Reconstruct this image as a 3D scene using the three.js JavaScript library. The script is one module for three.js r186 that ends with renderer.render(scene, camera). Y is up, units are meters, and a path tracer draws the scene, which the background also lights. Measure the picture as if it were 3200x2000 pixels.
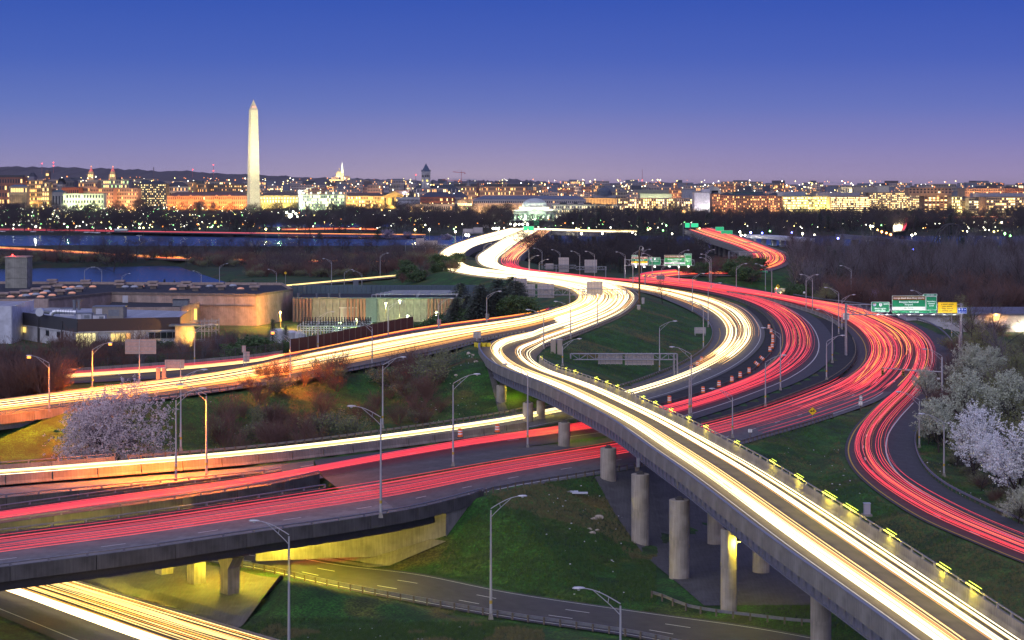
import * as THREE from 'three';
import { mergeGeometries } from 'three/addons/utils/BufferGeometryUtils.js';

// ---------------------------------------------------------------- camera, sky, sun, exposure
const F = 6217, CX = 1600, HY = 562, EYE = 45;      // focal length and principal point in photograph pixels, eye height in metres
const scene = new THREE.Scene();
const camera = new THREE.PerspectiveCamera(2 * Math.atan(1000 / F) * 180 / Math.PI, 1.6, 1, 60000);
camera.position.set(0, EYE, 0);
camera.setViewOffset(3200, 2000, 0, 1000 - HY, 3200, 2000);   // shifted lens, verticals stay vertical
const renderer = new THREE.WebGLRenderer({ antialias: true });
renderer.toneMapping = THREE.LinearToneMapping;
renderer.toneMappingExposure = 1.0;
renderer.shadowMap.enabled = true;

// dusk sky, looking north-east; the afterglow is low behind the camera
const SUN = new THREE.Vector3(-0.35, 0.55, 0.80).normalize();
{
const W = 2048, H = 1024, d = new Float32Array(W * H * 4);
const stops = [[-90, .30, .235, .37], [-0.3, .30, .235, .37], [-.2, .35, .28, .455], [0, .35, .28, .455], [0.5, .295, .255, .475], [1.1, .222, .222, .495], [2.1, .13, .178, .505], [3.5, .068, .125, .485], [5.2, .037, .092, .45], [9, .045, .095, .43], [25, .09, .125, .41], [60, .16, .185, .43], [90, .18, .205, .43]];
for (let j = 0; j < H; j++) {
const el = ((j + .5) / H - .5) * 180;
let k = 0; while (k < stops.length - 2 && stops[k + 1][0] < el) k++;
const a = stops[k], b = stops[k + 1], t = Math.min(1, Math.max(0, (el - a[0]) / (b[0] - a[0])));
for (let i = 0; i < W; i++) {
const az = ((i + .5) / W - .5) * 2 * Math.PI, e = el * Math.PI / 180;
const x = Math.cos(az) * Math.cos(e), y = Math.sin(e), z = Math.sin(az) * Math.cos(e);
const c = x * SUN.x + y * SUN.y + z * SUN.z, g = el > 0 ? Math.pow(Math.max(0, .5 + .5 * c), 3) * .55 : 0;   // afterglow of the sun that has set
const o = (j * W + i) * 4, side = Math.max(-1, Math.min(1, x * 2.2)) * .06 * (el > 0 ? 1 : 0);
const dome = el > 0 ? .11 * Math.exp(-Math.pow((az + Math.PI / 2 + .02) / .11, 2) - el / .9) : 0;   // light dome of the city
d[o] = (a[1] + (b[1] - a[1]) * t) * (1 + side) + g * .95 + dome; d[o + 1] = (a[2] + (b[2] - a[2]) * t) * (1 - side * .6) + g * .88 + dome * .72; d[o + 2] = (a[3] + (b[3] - a[3]) * t) * (1 + side * .2) + g * 1.0 + dome * .1; d[o + 3] = 1;
}
}
const sky = new THREE.DataTexture(d, W, H, THREE.RGBAFormat, THREE.FloatType);
sky.mapping = THREE.EquirectangularReflectionMapping; sky.magFilter = THREE.LinearFilter; sky.needsUpdate = true;
scene.background = sky; scene.environment = sky;
}
{
const sun = new THREE.DirectionalLight(new THREE.Color(.94, .93, 1), .85);
sun.position.copy(SUN).multiplyScalar(800); sun.target.position.set(0, 0, 0); sun.castShadow = true; sun.shadow.radius = 100;
Object.assign(sun.shadow.camera, { left: -500, right: 500, top: 500, bottom: -500, near: 1, far: 3000 });
scene.add(sun, sun.target); sun.name = 'afterglow';
}

// ---------------------------------------------------------------- helpers
let _s = 12345;
const seed = (n) => { _s = n >>> 0; };
const rnd = () => { _s = (_s + 0x6d2b79f5) | 0; let t = Math.imul(_s ^ (_s >>> 15), 1 | _s); t = (t + Math.imul(t ^ (t >>> 7), 61 | t)) ^ t; return ((t ^ (t >>> 14)) >>> 0) / 4294967296; };
const rr = (a, b) => a + (b - a) * rnd();
const pick = (a) => a[Math.floor(rnd() * a.length)];
const V = (x, y, z) => new THREE.Vector3(x, y, z);
const clamp = (x, a = 0, b = 1) => Math.min(b, Math.max(a, x)), lerp = (a, b, t) => a + (b - a) * t;
const sstep = (a, b, x) => { const t = clamp((x - a) / (b - a)); return t * t * (3 - 2 * t); };
// surveying from the photograph: the point of the horizontal plane at height h, or at a given distance, that a pixel shows
const P = (px, py, h = 0) => { const z = F * (EYE - h) / (py - HY); return V((px - CX) / F * z, h, -z); };
const D = (px, py, z) => V((px - CX) / F * z, EYE - (py - HY) / F * z, -z);
const X = (px, z) => (px - CX) / F * z, Y = (py, z) => EYE - (py - HY) / F * z;

const taken = new Map();
function numbered(name) { const n = taken.get(name) ?? 0; taken.set(name, n + 1); return n ? name + '_' + String(n).padStart(3, '0') : name; }
function tag(o, label, category, group, kind) {
const u = {}; if (label) u.label = label; if (category) u.category = category; if (group) u.group = group; if (kind) u.kind = kind;
o.userData = u; return o;
}
function thing(name, label, category, pos = [0, 0, 0], turn = 0, group) {
const o = new THREE.Group(); o.name = numbered(name); o.position.set(...(pos.isVector3 ? pos.toArray() : pos)); o.rotation.y = turn; scene.add(o);
return tag(o, label, category, group);
}
function part(name, geo, mat, parent, kind) {
const m = new THREE.Mesh(geo, mat); m.name = parent === scene ? numbered(name) : name; m.castShadow = m.receiveShadow = true; parent.add(m);
if (kind) m.userData = { kind }; return m;
}
function struct(name, geo, mat) { const m = part(name, geo, mat, scene); m.userData = { kind: 'structure' }; return m; }
function dup(root, pos, turn, label) {
const r = root.clone(); r.name = numbered(root.name.replace(/_\d+$/, '')); scene.add(r);
if (pos) r.position.copy(pos); if (turn !== undefined) r.rotation.y = turn;
r.userData = { ...root.userData }; if (label) r.userData.label = label; return r;
}
// mesh builder
class MB {
constructor() { this.p = []; this.n = []; this.u = []; this.i = []; this.c = null; }
get empty() { return !this.i.length; }
v(x, y, z, nx, ny, nz, u = 0, w = 0) { this.p.push(x, y, z); this.n.push(nx, ny, nz); this.u.push(u, w); return this.p.length / 3 - 1; }
quad(a, b, c, d, us = 1, vs) {                       // flat quad, uv in metres
const e1 = b.clone().sub(a), e2 = d.clone().sub(a), n = e1.clone().cross(e2).normalize(), w = e1.length(), h = e2.length();
const k = this.v(a.x, a.y, a.z, n.x, n.y, n.z, 0, 0); this.v(b.x, b.y, b.z, n.x, n.y, n.z, w, 0); this.v(c.x, c.y, c.z, n.x, n.y, n.z, w, h); this.v(d.x, d.y, d.z, n.x, n.y, n.z, 0, h);
this.i.push(k, k + 1, k + 2, k, k + 2, k + 3); return this;
}
tri(a, b, c) { const n = b.clone().sub(a).cross(c.clone().sub(a)).normalize(); const k = this.v(a.x, a.y, a.z, n.x, n.y, n.z, a.x, a.y); this.v(b.x, b.y, b.z, n.x, n.y, n.z, b.x, b.y); this.v(c.x, c.y, c.z, n.x, n.y, n.z, c.x, c.y); this.i.push(k, k + 1, k + 2); return this; }
hexa(c) {                                           // 8 corners: bottom 0-3 counter-clockwise seen from above, top 4-7
this.quad(c[0], c[1], c[5], c[4]); this.quad(c[1], c[2], c[6], c[5]); this.quad(c[2], c[3], c[7], c[6]); this.quad(c[3], c[0], c[4], c[7]);
this.quad(c[4], c[5], c[6], c[7]); this.quad(c[3], c[2], c[1], c[0]); return this;
}
box(cx, cy, cz, w, h, d, turn = 0, taper = 1) {      // centre of the base at (cx, cy, cz)
const co = Math.cos(turn), si = Math.sin(turn), q = (x, y, z) => V(cx + x * co + z * si, cy + y, cz - x * si + z * co), a = w / 2, b = d / 2;
return this.hexa([q(-a, 0, b), q(a, 0, b), q(a, 0, -b), q(-a, 0, -b), q(-a * taper, h, b * taper), q(a * taper, h, b * taper), q(a * taper, h, -b * taper), q(-a * taper, h, -b * taper)]);
}
tube(a, b, r0, r1 = r0, n = 6, caps = false) {
const d = b.clone().sub(a), L = d.length(); if (L < 1e-6) return this; d.divideScalar(L);
const u = Math.abs(d.y) > .9 ? V(1, 0, 0) : V(0, 1, 0), s = u.cross(d).normalize(), t = d.clone().cross(s), k = this.p.length / 3;
for (let j = 0; j <= n; j++) { const an = j / n * 2 * Math.PI, c = Math.cos(an), e = Math.sin(an), nx = s.x * c + t.x * e, ny = s.y * c + t.y * e, nz = s.z * c + t.z * e;
this.v(a.x + nx * r0, a.y + ny * r0, a.z + nz * r0, nx, ny, nz, j / n * 6.28 * r0, 0); this.v(b.x + nx * r1, b.y + ny * r1, b.z + nz * r1, nx, ny, nz, j / n * 6.28 * r0, L); }
for (let j = 0; j < n; j++) { const q = k + j * 2; this.i.push(q, q + 2, q + 1, q + 1, q + 2, q + 3); }
if (caps) for (const [c, r, s2] of [[a, r0, -1], [b, r1, 1]]) { const m = this.v(c.x, c.y, c.z, d.x * s2, d.y * s2, d.z * s2); for (let j = 0; j <= n; j++) { const an = j / n * 2 * Math.PI, cc = Math.cos(an), e = Math.sin(an); this.v(c.x + (s.x * cc + t.x * e) * r, c.y + (s.y * cc + t.y * e) * r, c.z + (s.z * cc + t.z * e) * r, d.x * s2, d.y * s2, d.z * s2); } for (let j = 0; j < n; j++) s2 > 0 ? this.i.push(m, m + 1 + j, m + 2 + j) : this.i.push(m, m + 2 + j, m + 1 + j); }
return this;
}
path(pts, r, n = 5, r1 = r) { for (let i = 0; i + 1 < pts.length; i++) { const f = i / (pts.length - 1), g = (i + 1) / (pts.length - 1); this.tube(pts[i], pts[i + 1], lerp(r, r1, f), lerp(r, r1, g), n); } return this; }
lathe(prof, cx, cy, cz, n = 16) {                    // profile [[r, y], ...] upward
for (let s = 0; s + 1 < prof.length; s++) { const [r0, y0] = prof[s], [r1, y1] = prof[s + 1], sl = Math.hypot(r1 - r0, y1 - y0) || 1, nr = (y1 - y0) / sl, ny = -(r1 - r0) / sl, k = this.p.length / 3;
for (let j = 0; j <= n; j++) { const a = j / n * 2 * Math.PI, c = Math.cos(a), e = Math.sin(a); this.v(cx + c * r0, cy + y0, cz + e * r0, c * nr, ny, e * nr, a * Math.max(r0, r1), y0); this.v(cx + c * r1, cy + y1, cz + e * r1, c * nr, ny, e * nr, a * Math.max(r0, r1), y1); }
for (let j = 0; j < n; j++) { const q = k + j * 2; this.i.push(q, q + 1, q + 2, q + 1, q + 3, q + 2); } }
return this;
}
// sweep of a closed or open profile [[across, up], ...] along a list of points; the side axis is horizontal
sweep(pts, prof, { closed = false, caps = true, flip = false, v0 = 0 } = {}) {
const n = pts.length, side = [], m = prof.length; let run = v0;
for (let i = 0; i < n; i++) { const a = pts[Math.max(0, i - 1)], b = pts[Math.min(n - 1, i + 1)], t = V(b.x - a.x, 0, b.z - a.z).normalize(); side.push(V(-t.z, 0, t.x)); }
const at = (i, j) => { const [x, y] = prof[j % m]; return V(pts[i].x + side[i].x * x, pts[i].y + y, pts[i].z + side[i].z * x); };
for (let i = 0; i + 1 < n; i++) { const L = pts[i].distanceTo(pts[i + 1]); let w = 0;
for (let j = 0; j < (closed ? m : m - 1); j++) {
const a = at(i, j), b = at(i + 1, j), c = at(i + 1, j + 1), d = at(i, j + 1), nrm = b.clone().sub(a).cross(d.clone().sub(a)).normalize(); if (flip) nrm.negate(); const h = a.distanceTo(d);
const k = this.v(a.x, a.y, a.z, nrm.x, nrm.y, nrm.z, run, w); this.v(b.x, b.y, b.z, nrm.x, nrm.y, nrm.z, run + L, w); this.v(c.x, c.y, c.z, nrm.x, nrm.y, nrm.z, run + L, w + h); this.v(d.x, d.y, d.z, nrm.x, nrm.y, nrm.z, run, w + h);
flip ? this.i.push(k, k + 2, k + 1, k, k + 3, k + 2) : this.i.push(k, k + 1, k + 2, k, k + 2, k + 3); w += h;
} run += L; }
if (closed && caps) for (const i of [0, n - 1]) { const c = at(i, 0); for (let j = 1; j + 1 < m; j++) this.tri(c, at(i, i ? j + 1 : j), at(i, i ? j : j + 1)); }
return this;
}
geo() {
const g = new THREE.BufferGeometry();
g.setAttribute('position', new THREE.BufferAttribute(new Float32Array(this.p), 3)); g.setAttribute('normal', new THREE.BufferAttribute(new Float32Array(this.n), 3)); g.setAttribute('uv', new THREE.BufferAttribute(new Float32Array(this.u), 2));
if (this.c) g.setAttribute('color', new THREE.BufferAttribute(new Float32Array(this.c), 3));
g.setIndex(this.p.length / 3 > 65535 ? new THREE.BufferAttribute(new Uint32Array(this.i), 1) : new THREE.BufferAttribute(new Uint16Array(this.i), 1)); return g;
}
build(name, mat, parent, kind) { return part(name, this.geo(), mat, parent, kind); }
}

// ---------------------------------------------------------------- procedural textures and materials
function hash2(x, y, s) { let h = Math.imul(x, 374761393) + Math.imul(y, 668265263) + Math.imul(s, 974634253) | 0; h = Math.imul(h ^ (h >>> 13), 1274126177); return ((h ^ (h >>> 16)) >>> 0) / 4294967296; }
function vnoise(x, y, per, s) {                         // value noise that repeats every per cells
const xi = Math.floor(x), yi = Math.floor(y), fx = x - xi, fy = y - yi, u = fx * fx * (3 - 2 * fx), v = fy * fy * (3 - 2 * fy), m = (a) => per ? ((a % per) + per) % per : a;
const a = hash2(m(xi), m(yi), s), b = hash2(m(xi + 1), m(yi), s), c = hash2(m(xi), m(yi + 1), s), d = hash2(m(xi + 1), m(yi + 1), s);
return lerp(lerp(a, b, u), lerp(c, d, u), v);
}
const fbm = (x, y, per, s, oct = 4) => { let a = .5, t = 0, f = 1, w = 0; for (let i = 0; i < oct; i++) { t += a * vnoise(x * f, y * f, per ? per * f : 0, s + i); w += a; a *= .5; f *= 2; } return t / w; };
function tex(n, fn, repeat, srgb = true) {              // fn(u, v) -> grey or [r, g, b] in 0..1
const d = new Uint8Array(n * n * 4);
for (let j = 0; j < n; j++) for (let i = 0; i < n; i++) { const c = fn(i / n, j / n), o = (j * n + i) * 4, q = Array.isArray(c); for (let k = 0; k < 3; k++) d[o + k] = clamp(q ? c[k] : c) * 255; d[o + 3] = 255; }
const t = new THREE.DataTexture(d, n, n); t.wrapS = t.wrapT = THREE.RepeatWrapping; t.magFilter = THREE.LinearFilter; t.minFilter = THREE.LinearMipmapLinearFilter; if (srgb) t.colorSpace = THREE.SRGBColorSpace; if (repeat) t.repeat.set(repeat, repeat); t.needsUpdate = true; return t;
}
const grain = (per, s, lo, hi, spk = .2) => (u, v) => lo + (hi - lo) * (fbm(u * per, v * per, per, s, 5) * (1 - spk) + spk * hash2(Math.floor(u * 512), Math.floor(v * 512), s));
const T = {
asphalt: tex(512, (u, v) => { const a = fbm(u * 6, v * 6, 6, 1, 4), b = hash2(Math.floor(u * 512), Math.floor(v * 512), 5), c = fbm(u * 40, v * 6, 40, 9, 3); return .62 + .22 * a + .14 * b + .12 * (c - .5); }, 1 / 9),
concrete: tex(512, (u, v) => { const a = fbm(u * 5, v * 5, 5, 21, 5), b = hash2(Math.floor(u * 512), Math.floor(v * 512), 25), c = fbm(u * 48, v * 3, 48, 29, 3); return .62 + .26 * a + .06 * b + .16 * (c - .5); }, 1 / 6),
grass: tex(1024, (u, v) => { const a = fbm(u * 12, v * 12, 12, 41, 5), b = fbm(u * 160, v * 160, 160, 44, 2), c = fbm(u * 5, v * 5, 5, 47, 4), k = sstep(.5, .72, c); return [lerp(.5, .86, k) * (.45 + .8 * a * b * 1.6), lerp(.72, .74, k) * (.45 + .8 * a * b * 1.6), lerp(.42, .5, k) * (.45 + .8 * a * b * 1.6)]; }, 1 / 26),
gravel: tex(512, (u, v) => .35 + .6 * hash2(Math.floor(u * 200), Math.floor(v * 200), 3) * fbm(u * 8, v * 8, 8, 7, 3) * 1.6, 1 / 8),
stone: tex(512, grain(9, 61, .72, 1.0, .15), 1 / 12),
metal: tex(256, grain(7, 71, .75, 1.0, .25), 1 / 2),
bark: tex(128, (u, v) => .5 + .5 * fbm(u * 20, v * 4, 20, 81, 3), 1),
waves: tex(512, (u, v) => fbm(u * 24, v * 60, 24, 91, 4), 1 / 60, false),
rough: tex(256, grain(6, 95, .55, 1, .2), 1 / 5, false),
};
const C = (r, g, b) => new THREE.Color(r, g, b);
const std = (r, g, b, rough = .85, o = {}) => new THREE.MeshStandardMaterial({ color: C(r, g, b), roughness: rough, ...o });
const glow = (r, g, b, k = 1, base = .2) => new THREE.MeshStandardMaterial({ color: C(base, base, base), roughness: .6, emissive: C(r, g, b), emissiveIntensity: k });
const M = {
asphalt: std(.085, .083, .092, .82, { map: T.asphalt, bumpMap: T.asphalt, bumpScale: .006 }),
asphaltOld: std(.17, .165, .17, .85, { map: T.asphalt, bumpMap: T.asphalt, bumpScale: .006 }),
deck: std(.30, .285, .28, .85, { map: T.concrete }),
rampDeck: std(.17, .145, .12, .85, { map: T.asphalt }),
paint: std(.72, .72, .70, .7, { map: T.metal }),
yellowPaint: std(.62, .42, .06, .7, { map: T.metal }),
concrete: std(.42, .385, .335, .88, { map: T.concrete, bumpMap: T.concrete, bumpScale: .01 }),
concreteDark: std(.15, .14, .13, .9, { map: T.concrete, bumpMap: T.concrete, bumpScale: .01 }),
pier: std(.56, .49, .40, .85, { map: T.concrete }),
girder: std(.27, .27, .33, .6, { map: T.metal }),
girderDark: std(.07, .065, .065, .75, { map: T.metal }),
apron: std(.14, .135, .14, .92, { map: T.concrete }),
gravel: std(.05, .047, .05, .95, { map: T.gravel }),
galv: std(.42, .42, .45, .45, { metalness: .5, map: T.metal }),
rail: std(.34, .33, .36, .45, { metalness: .6, map: T.metal }),
post: std(.2, .16, .12, .8, { map: T.metal }),
lampPole: std(.55, .54, .56, .5, { metalness: .3, map: T.metal }),
lampHead: std(.5, .5, .54, .4, { metalness: .3 }),
lens: std(.6, .62, .6, .25),
darkSteel: std(.05, .05, .055, .6),
orange: std(.75, .16, .03, .5), whiteStripe: std(.8, .8, .8, .5), black: std(.03, .03, .03, .8),
bark: std(.07, .055, .05, .95, { map: T.bark }), barkPale: std(.2, .185, .19, .95, { map: T.bark }), twig: std(.10, .075, .08, .95), twigPale: std(.17, .15, .17, .95), twigDark: std(.045, .036, .038, .95), twigRed: std(.16, .085, .07, .95),
};
// ---------------------------------------------------------------- roads: ribbons between two surveyed edges
class Road {
// rows: [pxL, pyL, pxR, pyR, height, bridge?]; up: how far above the road the pixels of each edge lie (rail or parapet tops)
constructor(rows, upL = 0, upR = 0, per = 10) {
this.rows = rows; this.per = per;
const l = rows.map(([a, b, , , h]) => { const p = P(a, b, h + upL); p.y = h; return p; }), r = rows.map(([, , a, b, h]) => { const p = P(a, b, h + upR); p.y = h; return p; });
this.set(l, r, rows.map((q) => q[5] ?? 0));
}
set(l, r, bridge) {
const cl = new THREE.CatmullRomCurve3(l, false, 'centripetal'), cr = new THREE.CatmullRomCurve3(r, false, 'centripetal'), n = (l.length - 1) * this.per;
this.L = []; this.R = []; this.bridge = []; this.n = n;
for (let i = 0; i <= n; i++) { this.L.push(cl.getPoint(i / n)); this.R.push(cr.getPoint(i / n)); this.bridge.push(bridge[Math.min(bridge.length - 1, Math.floor(i / this.per))]); }
return this;
}
at(s, t, up = 0) { const x = clamp(s) * this.n, i = Math.min(this.n - 1, Math.floor(x)), f = x - i; const p = this.L[i].clone().lerp(this.L[i + 1], f).lerp(this.R[i].clone().lerp(this.R[i + 1], f), t); p.y += up; return p; }
row(k) { return k * this.per / this.n; }                         // parameter of a control row
edge(t, s0 = 0, s1 = 1, up = 0, inset = 0) { const a = []; const i0 = Math.round(s0 * this.n), i1 = Math.round(s1 * this.n); for (let i = i0; i <= i1; i++) a.push(this.at(i / this.n, t, up)); return a; }
geo(up = 0, t0 = 0, t1 = 1, s0 = 0, s1 = 1, cols = 4) {
const b = new MB(), i0 = Math.round(s0 * this.n), i1 = Math.round(s1 * this.n); let run = 0;
for (let i = i0; i <= i1; i++) { const w = this.L[i].distanceTo(this.R[i]); if (i > i0) run += this.at(i / this.n, .5).distanceTo(this.at((i - 1) / this.n, .5));
for (let c = 0; c <= cols; c++) { const t = lerp(t0, t1, c / cols), p = this.at(i / this.n, t, up); b.v(p.x, p.y, p.z, 0, 1, 0, t * w, run); } }
for (let i = 0; i < i1 - i0; i++) for (let c = 0; c < cols; c++) { const k = i * (cols + 1) + c, m = k + cols + 1; const A = b.p; const cr = (A[(k + 1) * 3] - A[k * 3]) * (A[m * 3 + 2] - A[k * 3 + 2]) - (A[(k + 1) * 3 + 2] - A[k * 3 + 2]) * (A[m * 3] - A[k * 3]); cr < 0 ? b.i.push(k, k + 1, m, m, k + 1, m + 1) : b.i.push(k, m, k + 1, m, m + 1, k + 1); }
return b.geo();
}
}
const R = {};
// the flyover: left edge at the top of the parapet, right edge at the top of the barrier rail
R.ramp = new Road([
[3180, 2260, 3660, 2230, 9.3, 1], [2866, 2000, 3258, 1979, 9.8, 1], [2400, 1666, 2746, 1649, 10.8, 1], [2235, 1539, 2544, 1524, 11.4, 1], [2129, 1459, 2412, 1445, 11.8, 1], [2023, 1385, 2277, 1373, 11.9, 1],
[1917, 1308, 2126, 1297, 11.8, 1], [1820, 1256, 2023, 1250, 11.6, 1], [1753, 1222, 1946, 1216, 11.4, 1], [1690, 1192, 1870, 1186, 11.1, 1], [1600, 1158, 1795, 1161, 10.7, 1], [1540, 1130, 1735, 1142, 10.4, 1], [1508, 1098, 1684, 1112, 10.2, 0], [1503, 1072, 1677, 1092, 10.1, 0], [1560, 1043, 1686, 1082, 10.0, 0], [1668, 1025, 1699, 1068, 10.0, 0]], 1.0, 1.5);
R.main = new Road([
[1592, 716, 1655, 716, 9.0, 1], [1480, 745, 1590, 745, 9, 1], [1400, 775, 1490, 772, 9, 1], [1368, 800, 1452, 797, 8.8], [1362, 825, 1446, 820, 8.6], [1400, 848, 1470, 837, 8.4], [1480, 864, 1545, 849, 8.4], [1600, 877, 1660, 860, 8.6], [1690, 890, 1800, 872, 8.9], [1760, 905, 1917, 893, 9.2],
[1796, 926, 1990, 922, 9.5], [1796, 944, 1985, 955, 9.7], [1772, 960, 1944, 989, 9.9], [1740, 971, 1865, 1025, 10], [1700, 982, 1782, 1058, 10], [1640, 998, 1699, 1088, 10]]);
R.west = new Road([[1640, 998, 1668, 1038, 10], [1500, 1018, 1530, 1062, 9.8], [1296, 1046, 1400, 1096, 9.2], [972, 1109, 1000, 1177, 8], [700, 1168, 640, 1230, 7.2], [430, 1206, 397, 1262, 6.8, 0], [200, 1234, 198, 1282, 6.6, 1], [0, 1260, 0, 1306, 6.5, 1], [-300, 1296, -300, 1340, 6.5, 1]]);
R.far = new Road([[1652, 717, 1730, 717, 9, 1], [1575, 748, 1690, 750, 9, 1], [1515, 785, 1655, 782, 9, 1], [1487, 810, 1624, 815, 8.8], [1505, 832, 1636, 840, 8.5], [1566, 847, 1720, 855, 8.3], [1650, 858, 1800, 863, 8.3], [1750, 869, 1900, 875, 8.3]]);
R.loop = new Road([[1830, 872.5, 1750, 869, 8.3], [1950, 885, 1925, 899, 8], [2090, 904, 2026, 918, 7.4], [2220, 926, 2108, 948, 6.8], [2325, 960, 2165, 975, 6.2], [2380, 1010, 2213, 1010, 5.7], [2388, 1060, 2226, 1050, 5.3], [2345, 1115, 2205, 1090, 5], [2260, 1168, 2140, 1135, 4.8], [2130, 1220, 2040, 1178, 4.7], [2000, 1258, 1930, 1215, 4.8],
[1850, 1298, 1800, 1250, 5], [1700, 1330, 1680, 1272, 5.3], [1600, 1347, 1590, 1295, 5.5], [1186, 1402, 1191, 1357, 6.2], [800, 1446, 800, 1406, 6.8, 0], [400, 1480, 400, 1440, 7.2, 1], [0, 1512, 0, 1471, 7.3, 1], [-250, 1532, -250, 1486, 7.3, 1]]);
R.inner = new Road([[1850, 873.2, 1905, 875.5, 8.3], [1965, 884, 2025, 882, 8], [2110, 900, 2180, 897, 7.4], [2240, 923, 2330, 919, 6.8], [2345, 956, 2455, 950, 6.3], [2405, 1000, 2545, 990, 5.9], [2425, 1060, 2603, 1060, 5.5], [2402, 1118, 2594, 1125, 5.2], [2330, 1176, 2515, 1183, 4.9], [2195, 1233, 2400, 1230, 4.7], [2080, 1268, 2250, 1284, 4.8],
[1900, 1308, 2050, 1340, 5], [1700, 1343, 1800, 1374, 5.3], [1600, 1359, 1600, 1402, 5.5], [1186, 1412, 1186, 1460, 6.2], [980, 1438, 1010, 1492, 6.5]]);
R.orange = new Road([[980, 1438, 980, 1440, 6.5, 0], [800, 1458, 800, 1473, 6.8, 1], [400, 1492, 400, 1511, 7.2, 1], [0, 1524, 0, 1549, 7.3, 1], [-250, 1545, -250, 1576, 7.3, 1]], 0, .95);
R.middle = new Road([[980, 1442, 1010, 1470, 6.5, 0], [800, 1479, 820, 1511, 6.8, 1], [400, 1529, 400, 1572, 7.2, 1], [0, 1584, 0, 1627, 7.3, 1], [-250, 1619, -250, 1664, 7.3, 1]], .95, .95);
R.outer = new Road([[1950, 876, 2080, 866, 8.4], [2090, 890, 2220, 881, 7.9], [2250, 913, 2400, 911, 7.3], [2400, 938, 2565, 939, 6.7], [2535, 974, 2700, 955, 6.1], [2622, 1012, 2818, 988, 5.6], [2664, 1055, 2908, 1018, 5.1], [2678, 1092, 2966, 1060, 4.7], [2674, 1125, 2988, 1115, 4.4], [2644, 1160, 2978, 1180, 4.2], [2585, 1200, 2940, 1245, 4.1]]);
R.south = new Road([[2585, 1200, 2790, 1224, 4.1], [2500, 1234, 2740, 1254, 4.1], [2400, 1272, 2560, 1318, 4.2], [2290, 1308, 2410, 1362, 4.4], [2120, 1352, 2240, 1410, 4.7], [1880, 1398, 1990, 1462, 5.2], [1600, 1443, 1600, 1530, 5.6], [1191, 1514, 1300, 1605, 6.5, 0], [1000, 1545, 1100, 1640, 6.9, 1], [800, 1577, 800, 1683, 7.2, 1], [400, 1637, 400, 1743, 7.3, 1], [0, 1688, 0, 1795, 7.3, 1], [-250, 1722, -250, 1832, 7.3, 1]], 0, 0);
R.exit = new Road([[2790, 1224, 2940, 1245, 4.1], [2745, 1258, 2918, 1278, 4], [2705, 1296, 2886, 1318, 3.8], [2660, 1348, 2862, 1365, 3.4], [2640, 1405, 2866, 1422, 3], [2655, 1455, 2900, 1478, 2.7], [2700, 1505, 2960, 1526, 2.5], [2775, 1562, 3061, 1578, 2.4], [2880, 1625, 3200, 1641, 2.3], [3040, 1695, 3330, 1695, 2.2], [3200, 1760, 3480, 1755, 2.1], [3600, 1900, 3800, 1850, 2]]);
R.parkway = new Road([[2140, 721, 2222, 714, 11, 1], [2215, 748, 2300, 738, 10.5, 1], [2295, 774, 2395, 772, 9.5, 1], [2340, 800, 2465, 803, 8.6], [2325, 822, 2440, 838, 8], [2250, 838, 2300, 862, 7.8], [2120, 846, 2180, 863, 7.8], [2030, 854, 2120, 866.5, 7.9], [1985, 866, 2090, 870, 8], [2010, 879, 2105, 873.5, 8.1], [2090, 889, 2190, 880, 7.92]]);
R.lower = new Road([[3000, 2080, 2800, 2180, 0], [2400, 1964, 2200, 2040, 0], [2023, 1912, 1970, 1990, 0], [1600, 1850, 1600, 1936, 0], [1292, 1789, 1276, 1880, 0], [1065, 1763, 990, 1824, 0], [842, 1723, 800, 1780, 0], [640, 1692, 500, 1735, 0], [330, 1645, 100, 1685, 0], [-60, 1588, -380, 1625, 0], [-500, 1530, -900, 1560, 0]]);
R.under = new Road([[320, 2060, 1010, 2062, 0], [150, 1988, 760, 1990, 0], [0, 1925, 560, 1930, 0], [-150, 1863, 345, 1866, 0], [-300, 1806, 192, 1820, 0], [-560, 1700, -140, 1735, 0], [-1000, 1600, -600, 1625, 0]]);
R.access = new Road([[1719, 958, 1745, 966, 9.3], [1690, 975, 1700, 981, 9.2], [1600, 989, 1600, 1000, 9], [1290, 1030, 1290, 1045, 8.4], [1000, 1090, 1010, 1103, 7.6], [900, 1108, 880, 1128, 7.2], [800, 1122, 800, 1150, 6.9], [529, 1146, 529, 1180, 6.4], [165, 1172, 165, 1202, 6], [0, 1184, 0, 1214, 6], [-250, 1205, -250, 1236, 6]]);
R.bank = new Road([[1395, 848, 1420, 858, 6], [1362, 851, 1362, 857, 5], [1100, 874, 1100, 881, 2.5], [820, 899, 820, 908, 1], [640, 914, 640, 924, 1]]);
R.island = new Road([[-200, 767, -200, 775, 2], [0, 774, 0, 782, 2], [529, 804, 529, 813, 2], [800, 813, 800, 820, 2], [1000, 816, 1000, 824, 2.5], [1230, 815, 1230, 821, 4], [1345, 799, 1345, 806, 7]]);
R.shore = new Road([[-200, 716, -200, 722, 1.5], [0, 716, 0, 722, 1.5], [400, 721, 400, 727, 1.5], [800, 727, 800, 733, 1.5], [1180, 732, 1180, 737, 1.5], [1330, 733, 1330, 738, 1.5]]);
R.strip = {};

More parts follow.
